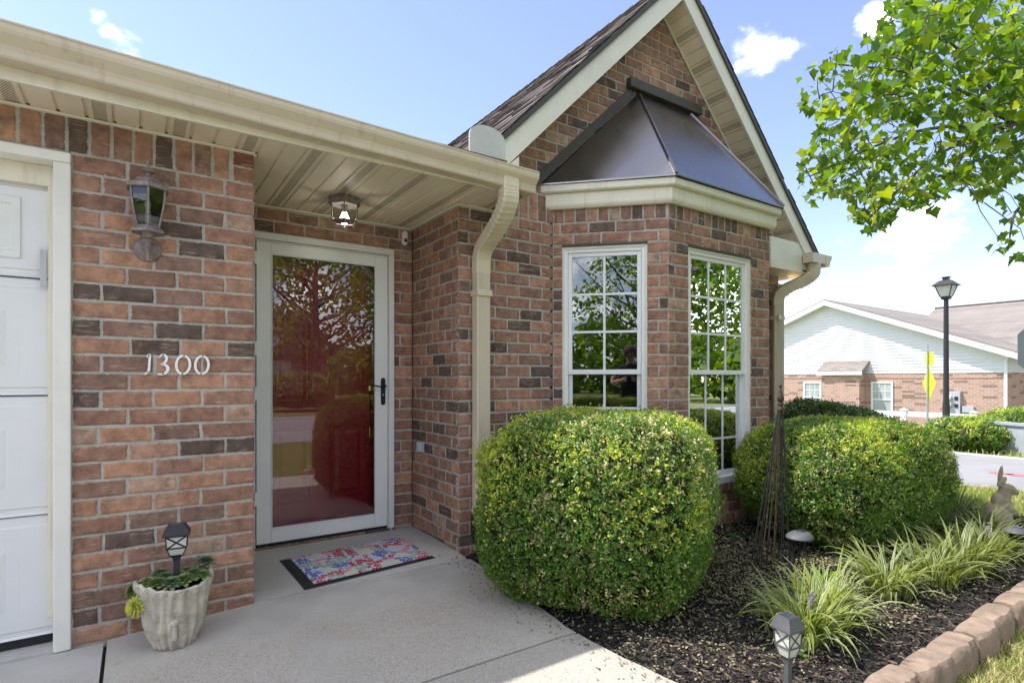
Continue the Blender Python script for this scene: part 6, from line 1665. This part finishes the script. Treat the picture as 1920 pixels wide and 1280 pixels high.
# pedestrian and bicycle warning sign
def warning_sign():
    t = 15.2; p = at(1739, 711, t); gz = ground_z(p.x, p.y); root = empty('warning_sign', (p.x, p.y, gz), 'fluorescent yellow diamond bicycle and pedestrian sign on a thin post', 'road sign')
    yaw = rad(72); ax = Vector((math.cos(TH), -math.sin(TH), 0)); fw = Vector((math.sin(TH), math.cos(TH), 0))
    u = (ax*math.cos(yaw) + fw*math.sin(yaw)).normalized(); n = Vector((u.y, -u.x, 0)); n = n if n.dot(-fw) > 0 else -n; up = Vector((0, 0, 1))
    zc = CAMH + (711 - 718.5)/FPX*t; R_ = .455
    b = MB(); b.tube([(p.x, p.y, gz - .1), (p.x, p.y, zc + 1.05)], .028, 8); b.build('post', MAT['steel'], root)
    o = Vector((p.x, p.y, 0)) + n*.035
    b = MB(); b.prism([o + up*(zc - R_), o + u*R_ + up*zc, o + up*(zc + R_), o - u*R_ + up*zc], n*.004); pl = b.build('diamond_plate', MAT['yellow'], root)
    b = MB(); w = .30; zp = zc + R_ + .02; b.prism([o - u*w + up*zp, o + u*w + up*zp, o + u*w + up*(zp + .37), o - u*w + up*(zp + .37)], n*.004); pq = b.build('plaque', MAT['yellow'], root)
    f = o + n*.0055
    b = MB()
    for s in (-.12, .12):     # bicycle
        for i in range(16):
            a, c = 2*math.pi*i/16, 2*math.pi*(i+1)/16; b.add([f + u*(s + .085*math.cos(a)) + up*(zc + .08 + .085*math.sin(a)), f + u*(s + .085*math.cos(c)) + up*(zc + .08 + .085*math.sin(c)), f + u*(s + .065*math.cos(c)) + up*(zc + .08 + .065*math.sin(c)), f + u*(s + .065*math.cos(a)) + up*(zc + .08 + .065*math.sin(a))], [[0, 1, 2, 3]])
    def stroke(p0, p1, wd): 
        a, c = f + u*p0[0] + up*(zc + p0[1]), f + u*p1[0] + up*(zc + p1[1]); d = (c - a).normalized(); s_ = n.cross(d)*wd; b.add([a - s_, c - s_, c + s_, a + s_], [[0, 1, 2, 3]])
    for p0, p1 in (((-.12, .08), (-.05, .20)), ((-.05, .20), (.08, .20)), ((.08, .20), (.12, .08)), ((-.05, .20), (.0, .08)), ((.0, .08), (.08, .20)), ((-.12, .08), (.0, .08)), ((.08, .2), (.07, .25)), ((.04, .25), (.1, .25)), ((-.06, .23), (-.05, .2)), ((-.09, .23), (-.03, .23))): stroke(p0, p1, .012)
    b.add([f + u*(.035*math.cos(q)) + up*(zc - .06 + .035*math.sin(q)) for q in np.linspace(0, 6.28, 12, endpoint=False)], [list(range(12))])
    for p0, p1, w_ in (((.0, -.10), (.0, -.22), .032), ((.0, -.21), (.07, -.34), .018), ((.0, -.21), (-.05, -.35), .018), ((.0, -.12), (.08, -.19), .014), ((.0, -.12), (-.07, -.2), .014)): stroke(p0, p1, w_)
    b.build('symbol', MAT['black'], pl)
    b = MB(); zz = zp + .18 - zc
    stroke((.12, zz + .1), (-.1, zz - .1), .02); stroke((-.1, zz - .1), (-.1, zz - .0), .02); stroke((-.1, zz - .1), (.0, zz - .1), .02); b.build('arrow', MAT['black'], pq)
warning_sign()
# back of an octagonal stop sign at the street corner
def stop_sign():
    t = 5.75; root_p = at(1990, 711, t); gz = ground_z(root_p.x, root_p.y); root = empty('stop_sign', (root_p.x, root_p.y, gz), 'grey back of an octagonal road sign at the street corner', 'road sign')
    zc = CAMH + (711 - 653)/FPX*t; R_ = .40; u = Vector((math.cos(TH + .3), -math.sin(TH + .3), 0)); n = Vector((u.y, -u.x, 0))
    o = Vector((root_p.x, root_p.y, zc)); b = MB(); b.prism([o + u*R_*math.cos(a) + Vector((0, 0, R_*math.sin(a))) for a in [math.pi/8 + k*math.pi/4 for k in range(8)]], n*.004); b.build('octagon_plate', MAT['sgrey'], root)
    b = MB(); b.tube([(root_p.x, root_p.y + .03, gz - .1), (root_p.x, root_p.y + .03, zc + .35)], .025, 8); b.build('post', MAT['steel'], root)
stop_sign()
# clipped mound, hedge and pedestal across the side street
p = on_z(1811, 848, -.05)
shrub('mound_shrub', (p.x + .52, p.y + .12, -.06), .66, .62, .56, 20000, .035, 'low yellow green mound shrub with a dead brown patch across the side street', 41, 2.5, 0, .06, yellow=1.0, tone=1.15, low=.06)
b = MB(); q0 = Vector((p.x + .52, p.y + .12, .2)); r = random.Random(8); fx = (Vector((0, 0, CAMH)) - q0).normalized(); c0 = q0 + Vector((fx.x, fx.y, .0))*.62 + Vector((0, 0, .1))
for k in range(70):
    a = r.uniform(0, 6.28); d = Vector((math.cos(a)*.83, -math.cos(a)*.56, math.sin(a)*.6)); b.tube([c0 + d*.02, c0 + d*r.uniform(.08, .17) + Vector((fx.x, fx.y, 0))*.03], .004, 3)
o = b.build('dead_twigs', MAT['twig'], kind='stuff'); tag(o, 'patch of dead brown twigs in the mound shrub', 'twigs')
h = at(1890, 711, 11.5); shrub('low_hedge', (h.x + .6, h.y - .2, -.1), 1.3, .7, .66, 14000, .05, 'low yellow green hedge behind the grey utility pedestal', 42, 2.6, 0, .05, yellow=.9, tone=1.1, low=.05)
def pedestal():
    c = on_z(1898, 852, -.05); root = empty('utility_pedestal', (c.x + .3, c.y, -.06), 'pale grey metal utility pedestal beside the mound shrub', 'utility box')
    ang = rad(-20); M = Matrix.Translation((c.x + .33, c.y - .02, -.06)) @ Matrix.Rotation(ang, 4, 'Z')
    b = MB(); b.box((-.27, -.30, 0), (.27, .30, .48)); b.rot(M); b.build('body', MAT['plate'], root, bevel=.01)
    b = MB(); b.prism([(-.30, -.33, .48), (.30, -.33, .48), (.30, -.33, .50), (-.30, -.33, .54)], (0, .66, 0)); b.rot(M); b.build('lid', MAT['plate'], root, bevel=.008)
    b = MB(); b.box((-.275, -.02, .2), (-.268, .02, .28)); b.rot(M); b.build('latch', MAT['black'], root)
pedestal()
# red petals of spray paint on the side street
for k, (xx, yy) in enumerate(((1878, 887), (1912, 891))):
    q = on_z(xx, yy, -.033); b = MB(); b.add([(q.x + .10*math.cos(a)*(1 + .25*math.sin(3*a + k)), q.y + .13*math.sin(a), -.031) for a in np.linspace(0, 6.28, 14, endpoint=False)], [list(range(14))]); o = b.build('paint_mark', MAT['paintred']) if 'paintred' in MAT else None
    if o is None:
        MAT['paintred'] = pm('faded_red_paint', (.55, .16, .15), .8, .2, 20); o = b.build('paint_mark', MAT['paintred'])
    tag(o, ('faded red survey mark on the side street behind the rabbit ears', 'faded red survey mark on the side street towards the stop sign')[k], 'road marking')

# ------------------------------------------------------------------ trees
def maple_leaf_mesh(seed):
    r = random.Random(seed)
    tips = [(-90, .16), (-52, .34), (-34, .58), (-10, .52), (14, .80), (40, .56), (58, .62), (74, .66), (90, 1.0)]
    right = [(a, d) for a, d in tips]; pts = []
    for a, d in right: pts.append((math.cos(rad(a))*d*r.uniform(.93, 1.07), math.sin(rad(a))*d))
    left = [(-x*r.uniform(.93, 1.07), y) for x, y in pts[1:-1]][::-1]
    ring = pts + left; fold = r.uniform(.10, .55); curl = r.uniform(-.45, .05)
    V = [(0, .08, 0)] + [(x, y, fold*abs(x) + curl*(x*x + (y-.1)**2)) for x, y in ring]
    n = len(ring); F = [(0, 1 + i, 1 + (i+1) % n) for i in range(n)]
    return np.array(V), np.array(F)
LEAFV = [maple_leaf_mesh(k) for k in range(5)]
def leaf_frames(P, rg, size, droop=.85):
    n = len(P); a = rg.uniform(0, 2*np.pi, n); t = np.stack([np.cos(a), np.sin(a), -droop*rg.uniform(.2, 1.8, n)], 1); t /= np.linalg.norm(t, axis=1, keepdims=True)
    up = np.tile([0, 0, 1.0], (n, 1)) + rg.normal(0, .5, (n, 3)); s = np.cross(t, up); s /= np.linalg.norm(s, axis=1, keepdims=True); nn = np.cross(s, t); S = size*rg.uniform(.6, 1.2, n)
    return s, t, nn, S
LCOL = np.array([(.075, .155, .025), (.105, .20, .028), (.165, .27, .032), (.27, .35, .036)])
def leaf_batch(P, rg, size, simple=False):
    s, t, nn, S = leaf_frames(P, rg, size); Vs, Fs, Cs = [], [], []; base = 0; which = rg.integers(0, 5, len(P))
    for k in range(5):
        m = which == k
        if not m.any(): continue
        if simple: lv = np.array([(0, -.1, 0), (.55, .25, .12), (.3, .55, .1), (0, 1, 0), (-.3, .55, .1), (-.55, .25, .12)]); lf = np.array([(0, 1, 2), (0, 2, 3), (0, 3, 4), (0, 4, 5)])
        else: lv, lf = LEAFV[k]
        q = (P[m][:, None] + (s[m][:, None]*lv[None, :, 0:1] + t[m][:, None]*lv[None, :, 1:2] + nn[m][:, None]*lv[None, :, 2:3])*S[m][:, None, None])
        nm = m.sum(); Vs.append(q.reshape(-1, 3)); Fs.append((lf[None] + (np.arange(nm)*len(lv))[:, None, None] + base).reshape(-1, 3)); base += nm*len(lv)
        c = LCOL[rg.choice(4, nm, p=[.3, .35, .25, .10])]*rg.uniform(.8, 1.2, (nm, 1)); Cs.append(np.repeat(c, len(lv), 0))
    return np.concatenate(Vs), np.concatenate(Fs), np.concatenate(Cs)
def inside(poly, x, y):
    c = False; j = len(poly) - 1
    for i in range(len(poly)):
        if (poly[i][1] > y) != (poly[j][1] > y) and x < (poly[j][0]-poly[i][0])*(y-poly[i][1])/(poly[j][1]-poly[i][1]) + poly[i][0]: c = not c
        j = i
    return c
def maple():
    rg = np.random.default_rng(55); r = random.Random(12)
    tb = Vector((6.0, -2.1, ground_z(6, -2))); root = empty('maple_tree', tb, 'leafy maple on the front lawn with a branch hanging over the bed', 'tree')
    b = MB(); b.tube([tb + Vector((0, 0, -.1)), tb + Vector((.02, 0, .5)), tb + Vector((-.05, .04, 1.3)), tb + Vector((-.12, .1, 2.1)), tb + Vector((-.1, .15, 3.4)), tb + Vector((0, .1, 5.2)), tb + Vector((.1, 0, 7.0))], [.20, .15, .135, .125, .10, .06, .02], 14); trunk = b.build('trunk', MAT['bark'], root, smooth=True)
    fork = tb + Vector((-.12, .1, 2.1))
    # limbs reaching over the bed: ends chosen where the photograph shows them, 2.7 - 4.4 m away
    tips = []
    limb_ends = [((1652, 178), 3.2), ((1560, 120), 3.5), ((1520, 330), 3.3), ((1625, 415), 3.0), ((1720, 30), 3.6), ((1780, 330), 3.1), ((1850, 60), 3.4), ((1870, 230), 2.9), ((1905, 330), 3.3), ((1890, 470), 3.9)]
    hubs = [at(1905, 232, 3.6), at(1930, 90, 3.9), at(1935, 380, 4.1)]
    b = MB()
    for hb in hubs: b.tube(smooth_path([fork, fork.lerp(hb, .5) + Vector((0, 0, .35)), hb], 5), [.06 - .038*i/10 for i in range(11)], 7)
    outline = [(1668, 0), (1648, 60), (1605, 82), (1545, 98), (1502, 140), (1496, 190), (1534, 226), (1532, 252), (1492, 308), (1496, 345), (1514, 382), (1592, 366), (1588, 405), (1626, 442), (1662, 432), (1692, 400), (1746, 402), (1792, 352), (1850, 384), (1884, 346), (1960, 330), (1960, -60), (1680, -60)]
    out2 = [(1880, 372), (1960, 340), (1960, 515), (1900, 512), (1858, 470), (1846, 462), (1872, 420)]
    ends = []
    for (px_, t) in limb_ends:
        e = at(*px_, t); hb = min(hubs, key=lambda q: (q - e).length); m1 = hb.lerp(e, .5) + Vector((r.uniform(-.05, .05), r.uniform(-.05, .05), .09)); sp_ = smooth_path([hb, m1, e], 8); b.tube(sp_, [.015 - .011*i/16 for i in range(17)], 5); ends.extend(sp_[3:])
    # twigs
    P = []
    tries = 0
    while len(P) < 480 and tries < 20000:
        tries += 1; poly = outline if r.random() < .84 else out2
        x, y = r.uniform(1485, 1965), r.uniform(-60, 520)
        if not inside(poly, x, y): continue
        t = r.uniform(2.75, 4.1); p = at(x, y, t); P.append(p)
    # each twig grows from the nearest wood already there
    nodes = list(ends); todo = sorted(P, key=lambda p: min((q - p).length for q in ends))
    for p in todo:
        q = min(nodes, key=lambda n_: (n_ - p).length + .25*max(0, (n_ - hubs[0]).length - (p - hubs[0]).length)); d_ = (p - q).length
        mid = q.lerp(p, .5) + Vector((r.uniform(-.1, .1)*d_, r.uniform(-.1, .1)*d_, .10*d_)); b.tube([q, mid, p], [.0034, .0026, .0014], 4, caps=False); nodes += [mid, p]
    b.build('branch', MAT['bark'], root, smooth=True)
    L = []
    for p in P:
        for k in range(r.randint(4, 7)): L.append((p.x + r.gauss(0, .06), p.y + r.gauss(0, .06), p.z + r.gauss(-.02, .05)))
    # keep leaves that fall inside the outline as grown
    L = [q for q in L if (lambda z: inside(outline, z[0], z[1]) or inside(out2, z[0], z[1]))(project(q))]
    L = np.array(L); vis = np.array([(0 < (z := project(q))[0] < 1920 and 0 < z[1] < 1280)*(1/z[2]) for q in L]); order = np.argsort(-vis); single = order[:300]
    s, t, nn, S = leaf_frames(L[single], rg, .052)
    meshes = []
    for k in range(5):
        for c in LCOL:
            me = bpy.data.meshes.new('leaf'); me.from_pydata([tuple(v) for v in LEAFV[k][0]], [], [tuple(f) for f in LEAFV[k][1]]); a = me.attributes.new('bcol', 'FLOAT_COLOR', 'POINT'); a.data.foreach_set('color', [q for _ in range(len(me.vertices)) for q in (*c, 1)]); me.materials.append(MAT['leaf']); meshes.append(me)
    crown_c = tb + Vector((0, 0, 2.2))
    restV = leaf_batch(L[order[300:]], rg, .052)
    # the rest of the crown, above and behind the viewer's right shoulder
    n = 19000; D = rg.normal(0, 1, (n, 3)); D /= np.linalg.norm(D, axis=1, keepdims=True); rr = rg.uniform(.25, 1, n)**.5
    Q = np.array(tb) + np.array([-.2, .1, 4.6]) + D*rr[:, None]*np.array([3.3, 3.3, 2.6])
    n2 = 11000; D2 = rg.normal(0, 1, (n2, 3)); D2 /= np.linalg.norm(D2, axis=1, keepdims=True); Q = np.concatenate([Q, np.array([7.4, -.8, 3.1]) + D2*(rg.random(n2)**.4)[:, None]*np.array([2.3, 2.0, 1.6])])
    cl = np.array([mnoise.noise((q[0]*1.1, q[1]*1.1, q[2]*1.1)) for q in Q]); keep = cl > -.08
    pr = np.array([project(q) for q in Q]); infr = (pr[:, 2] > .3) & (pr[:, 0] > -60) & (pr[:, 0] < 1985) & (pr[:, 1] > -90) & (pr[:, 1] < 1300)
    Q = Q[keep & ~infr]; crV = leaf_batch(Q, rg, .10, True)
    V = np.concatenate([restV[0], crV[0]]); F = np.concatenate([restV[1], crV[1] + len(restV[0])]); C = np.concatenate([restV[2], crV[2]])
    crown = np_mesh('crown', V, F, MAT['leaf'], root, origin=tuple(crown_c), col=C, kind='stuff')
    for i, q in enumerate(L[single]):
        o = bpy.data.objects.new('leaf', meshes[r.randrange(20)]); COL.objects.link(o); o.parent = crown
        M = Matrix.Identity(4)
        for c_, v in enumerate((s[i], t[i], nn[i])):
            for rw in range(3): M[rw][c_] = v[rw]*S[i]
        M.translation = Vector(q) - crown_c; o.matrix_local = M
    b = MB()
    for k in range(16):
        a = k*2.4; z = 2.2 + 3.6*k/16; s_ = tb + Vector((-.1, .1, z)); e = s_ + Vector((math.cos(a)*r.uniform(1.5, 2.6), math.sin(a)*r.uniform(1.5, 2.6), r.uniform(.5, 1.6)))
        pe = project(e); pm_ = project(s_.lerp(e, .5))
        if any(q[2] > .3 and -50 < q[0] < 1970 and -50 < q[1] < 1300 for q in (pe, pm_)): continue
        b.tube(smooth_path([s_, s_.lerp(e, .5) + Vector((0, 0, -.1)), e], 4), [.045 - .035*i/8 for i in range(9)], 5)
    b.build('limb', MAT['bark'], root, smooth=True)
maple()
def plain_tree(name, c, h, R_, n, seed, label, lsize=.22, open_=.0, trunk_h=.28):
    rg = np.random.default_rng(seed); c = Vector((c[0], c[1], ground_z(*c))); root = empty(name, c, label, 'tree'); r = random.Random(seed)
    b = MB(); b.tube([c + Vector((0, 0, -.1)), c + Vector((.05, 0, h*.3)), c + Vector((0, .1, h*.6)), c + Vector((.1, 0, h*.92))], [h*.03, h*.022, h*.014, h*.004], 9)
    for k in range(22):
        a = k*2.4; z = h*(.25 + .5*k/22); s_ = c + Vector((0, 0, z)); e = s_ + Vector((math.cos(a), math.sin(a), .75))*R_*r.uniform(.5, .95); b.tube(smooth_path([s_, s_.lerp(e, .5) + Vector((0, 0, -.05*h)), e], 3), [h*.010 - h*.0085*i/6 for i in range(7)], 5)
    b.build('trunk', MAT['bark'], root, smooth=True)
    D = rg.normal(0, 1, (n, 3)); D /= np.linalg.norm(D, axis=1, keepdims=True); rr = rg.uniform(.2, 1, n)**.45
    Q = np.array(c) + np.array([0, 0, h*.62]) + D*rr[:, None]*np.array([R_, R_, h*.40]); cl = np.array([mnoise.noise((q[0]*.6 + seed, q[1]*.6, q[2]*.7)) for q in Q]); Q = Q[cl > open_]
    V, F, C = leaf_batch(Q, rg, lsize, True); np_mesh('crown', V, F, MAT['leaf'], root, origin=tuple(c), col=C, kind='stuff')
plain_tree('street_tree', (-9.5, -17), 7.2, 4.0, 6500, 61, 'open crowned tree on the far side of the street, seen in the bay glass', .24, .02)
plain_tree('street_tree', (7.5, -21), 9.5, 4.6, 7000, 62, 'broad tree across the street behind the round shrub', .26, -.1)
plain_tree('street_tree', (-20, -22), 10, 5, 6000, 63, 'tall tree far across the street beyond the open crowned tree', .28, -.05)
plain_tree('street_tree', (20, -20), 9, 4.5, 6000, 64, 'tree by the street corner beyond the maple', .26, -.05)
shrub('round_shrub', (5.2, -14.6, -.05), 1.35, 1.2, 1.5, 14000, .07, 'round green shrub on the lawn across the street', 43, 2.3, 0, .05)
def far_house(c, w, d, hgt, yaw, label, wall, roofm, pitch=.5):
    root = empty('street_house', (c[0], c[1], ground_z(*c)), label, 'house', 'houses across the street'); root.rotation_euler = (0, 0, yaw)
    # built round the origin, then moved with the empty
    save = Vector(WLOC[root.name]); WLOC[root.name] = Vector((0, 0, 0)); gz = 0
    b = MB(); b.box((-w/2, -d/2, gz - .2), (w/2, d/2, hgt)); b.build('wall', MAT[wall], root)
    b = MB(); b.prism([(-w/2, -d/2, hgt), (-w/2, d/2, hgt), (-w/2, 0, hgt + d/2*pitch)], (w, 0, 0)); b.build('gable', MAT['siding'], root)
    for sg in (-1, 1):
        b = MB(); e = d/2 + .45; z = hgt + d/2*pitch + .12; b.prism([(-w/2 - .4, 0, z), (-w/2 - .4, sg*e, z - e*pitch), (-w/2 - .4, sg*e, z - e*pitch - .12), (-w/2 - .4, 0, z - .12)], (w + .8, 0, 0)); b.build('roof', MAT[roofm], root)
    b = MB(); b.box((-w/2 + .6, d/2 + .001, 0), (-w/2 + 5.4, d/2 + .05, 2.2)); b.build('garage_door', MAT['garage'], root)
    b = MB(); b.box((.2, d/2, 0), (1.2, d/2 + .05, 2.1)); b.build('door', MAT['red'], root)
    for x in (1.9, 4.0):
        if x + 1.2 < w/2: window_unit(root, (x, d/2, .8), (1, 0, 0), (0, 1, 0), 1.2, 1.4)
    WLOC[root.name] = save
far_house((1.5, -27), 14, 9, 2.7, 0, 'brick house with a white garage door facing the street', 'farbrick', 'farroof')
far_house((-17, -30), 14, 9, 2.7, 0, 'white sided house facing the street beyond the open tree', 'siding', 'farroof')
far_house((20, -27), 13, 9, 2.8, rad(20), 'brick house at the corner across the street, turned to the crossing', 'farbrick', 'farroof')

# line of trees closing the view behind the houses across the street (a far wood that reads as one mass)
def tree_line():
    rg = np.random.default_rng(71); Q = []
    for k in range(46):
        a = rad(-72 + 175*k/45 + rg.uniform(-2, 2)); d = rg.uniform(44, 60); cx, cy = -math.sin(a)*d + 2, -math.cos(a)*d; hh = rg.uniform(4.5, 7.5); R_ = rg.uniform(3.5, 5)
        m = 620; D = rg.normal(0, 1, (m, 3)); D /= np.linalg.norm(D, axis=1, keepdims=True); D[:, 2] = np.where(D[:, 2] < -.8, -D[:, 2], D[:, 2])
        Q.append(np.array([cx, cy, hh*.52 - .8]) + D*(rg.uniform(.55, 1, m)**.5)[:, None]*np.array([R_, R_, hh*.52]))
    Q = np.concatenate(Q); V, F, C = leaf_batch(Q, rg, .85, True)
    o = np_mesh('far_woodland', V, F, MAT['leaf'], col=C*.8, kind='stuff'); tag(o, 'distant belt of leafy trees behind the houses across the street', 'woodland')
tree_line()
# ------------------------------------------------------------------ the photographer, standing behind the camera (seen mirrored in the bay pane)
def photographer():
    bx, by = -.12, -.30
    root = empty('person', (bx, by, -.04), 'person in a black shirt holding a camera up with both hands', 'person')
    f = Vector((math.sin(TH + .12), math.cos(TH + .12), 0)); s = Vector((f.y, -f.x, 0)); o = Vector((bx, by, -.04))
    def P(a, b_, z): return o + s*a + f*b_ + Vector((0, 0, z))
    pts = {}; ed = []; rad_ = []
    V = []
    def v(p, r): V.append(p); rad_.append(r); return len(V) - 1
    pel = v(P(0, 0, .92), .15); wa = v(P(0, .02, 1.10), .135); ch = v(P(0, .01, 1.30), .15); nk = v(P(0, .0, 1.46), .062); nk2 = v(P(0, .02, 1.52), .055)
    ed += [(pel, wa), (wa, ch), (ch, nk), (nk, nk2)]
    hd = v(P(0, .03, 1.60), .085); ht = v(P(0, .02, 1.70), .075); ed += [(nk2, hd), (hd, ht)]
    hands = []
    for q in (-1, 1):
        sh = v(P(q*.17, .0, 1.41), .062); el = v(P(q*.27, .13, 1.17), .045); wr = v(P(q*.10, .24, 1.22), .030); pm_ = v(P(q*.072, .255, 1.235), .032)
        ed += [(ch, sh), (sh, el), (el, wr), (wr, pm_)]
        hip = v(P(q*.095, .0, .86), .095); kn = v(P(q*.10, .02, .48), .062); an = v(P(q*.105, -.01, .09), .042); toe = v(P(q*.12, .15, .035), .036)
        ed += [(pel, hip), (hip, kn), (kn, an), (an, toe)]
        for k in range(4):
            a0 = v(P(q*.062, .262 + .012, 1.215 + .017*k), .0085); a1 = v(P(q*.060, .30, 1.212 + .018*k), .0082); a2 = v(P(q*.030, .312 - .004*k, 1.212 + .018*k), .0075); ed += [(pm_, a0), (a0, a1), (a1, a2)]
        t0 = v(P(q*.062, .235, 1.255), .009); t1 = v(P(q*.040, .222, 1.262), .0085); ed += [(pm_, t0), (t0, t1)]
    me = bpy.data.meshes.new('body'); me.from_pydata([tuple(p - o) for p in V], ed, [])
    ob = bpy.data.objects.new('body', me); COL.objects.link(ob); ob.parent = root; WLOC[ob.name] = o
    for m_ in ('skin', 'cloth', 'jeans'): me.materials.append(MAT[m_])
    sk = ob.modifiers.new('skin', 'SKIN')
    if not me.skin_vertices: 
        pass
    for d_, r_ in zip(me.skin_vertices[0].data, rad_): d_.radius = (r_, r_*.88)
    me.skin_vertices[0].data[0].use_root = True
    sk.use_smooth_shade = True
    ss = ob.modifiers.new('sub', 'SUBSURF'); ss.levels = 2; ss.render_levels = 2
    dg = bpy.context.evaluated_depsgraph_get(); ev = ob.evaluated_get(dg); m2 = bpy.data.meshes.new_from_object(ev); ob.modifiers.clear(); ob.data = m2
    # shirt, trousers and skin by region of the one body surface
    m2.materials.clear()
    for m_ in ('skin', 'cloth', 'jeans', 'black'): m2.materials.append(MAT[m_])
    for p in m2.polygons:
        c = p.center; lx = c.dot(s); ly = c.dot(f); z = c.z
        arm = abs(lx) > .19 or ly > .14
        if z < .09: p.material_index = 3
        elif z < .95 and not arm: p.material_index = 2
        elif z > 1.465 and abs(lx) < .12: p.material_index = 0
        elif arm and z < 1.29: p.material_index = 0
        else: p.material_index = 1
        p.use_smooth = True
    b = MB(); c = P(0, .03, 1.655); b.sphere(c, 1, 18, 12, (.098, .108, .105)); b.build('hair', MAT['bark'], root, smooth=True)
    b = MB(); c = P(0, .118, 1.592); b.sphere(c, .016, 10, 8, (.8, 1.1, 1.3)); b.build('nose', MAT['skin'], root, smooth=True)
    for q in (-.033, .033):
        b = MB(); b.sphere(P(q, .108, 1.612), .011, 10, 8); b.build('eye', MAT['vinyl'], root, smooth=True)
        b = MB(); b.sphere(P(q*2.75, .02, 1.59), .026, 10, 8, (.4, .8, 1.1)); b.build('ear', MAT['skin'], root, smooth=True)
    b = MB(); b.sphere(P(0, .108, 1.553), .018, 10, 6, (1.3, .5, .35)); b.build('mouth', MAT['red'], root, smooth=True)
    cm = empty('camera_body', P(0, .24, 1.19), 'black handheld camera held by the person', 'camera')
    b = MB(); w, d, h_ = .062, .022, .042; cc = P(0, .245, 1.235)
    b.obox(cc - s*w - f*d - Vector((0, 0, h_)), s*2*w, f*2*d, Vector((0, 0, 2*h_))); b.build('housing', MAT['black'], cm, bevel=.006)
photographer()
bpy.context.view_layer.update()
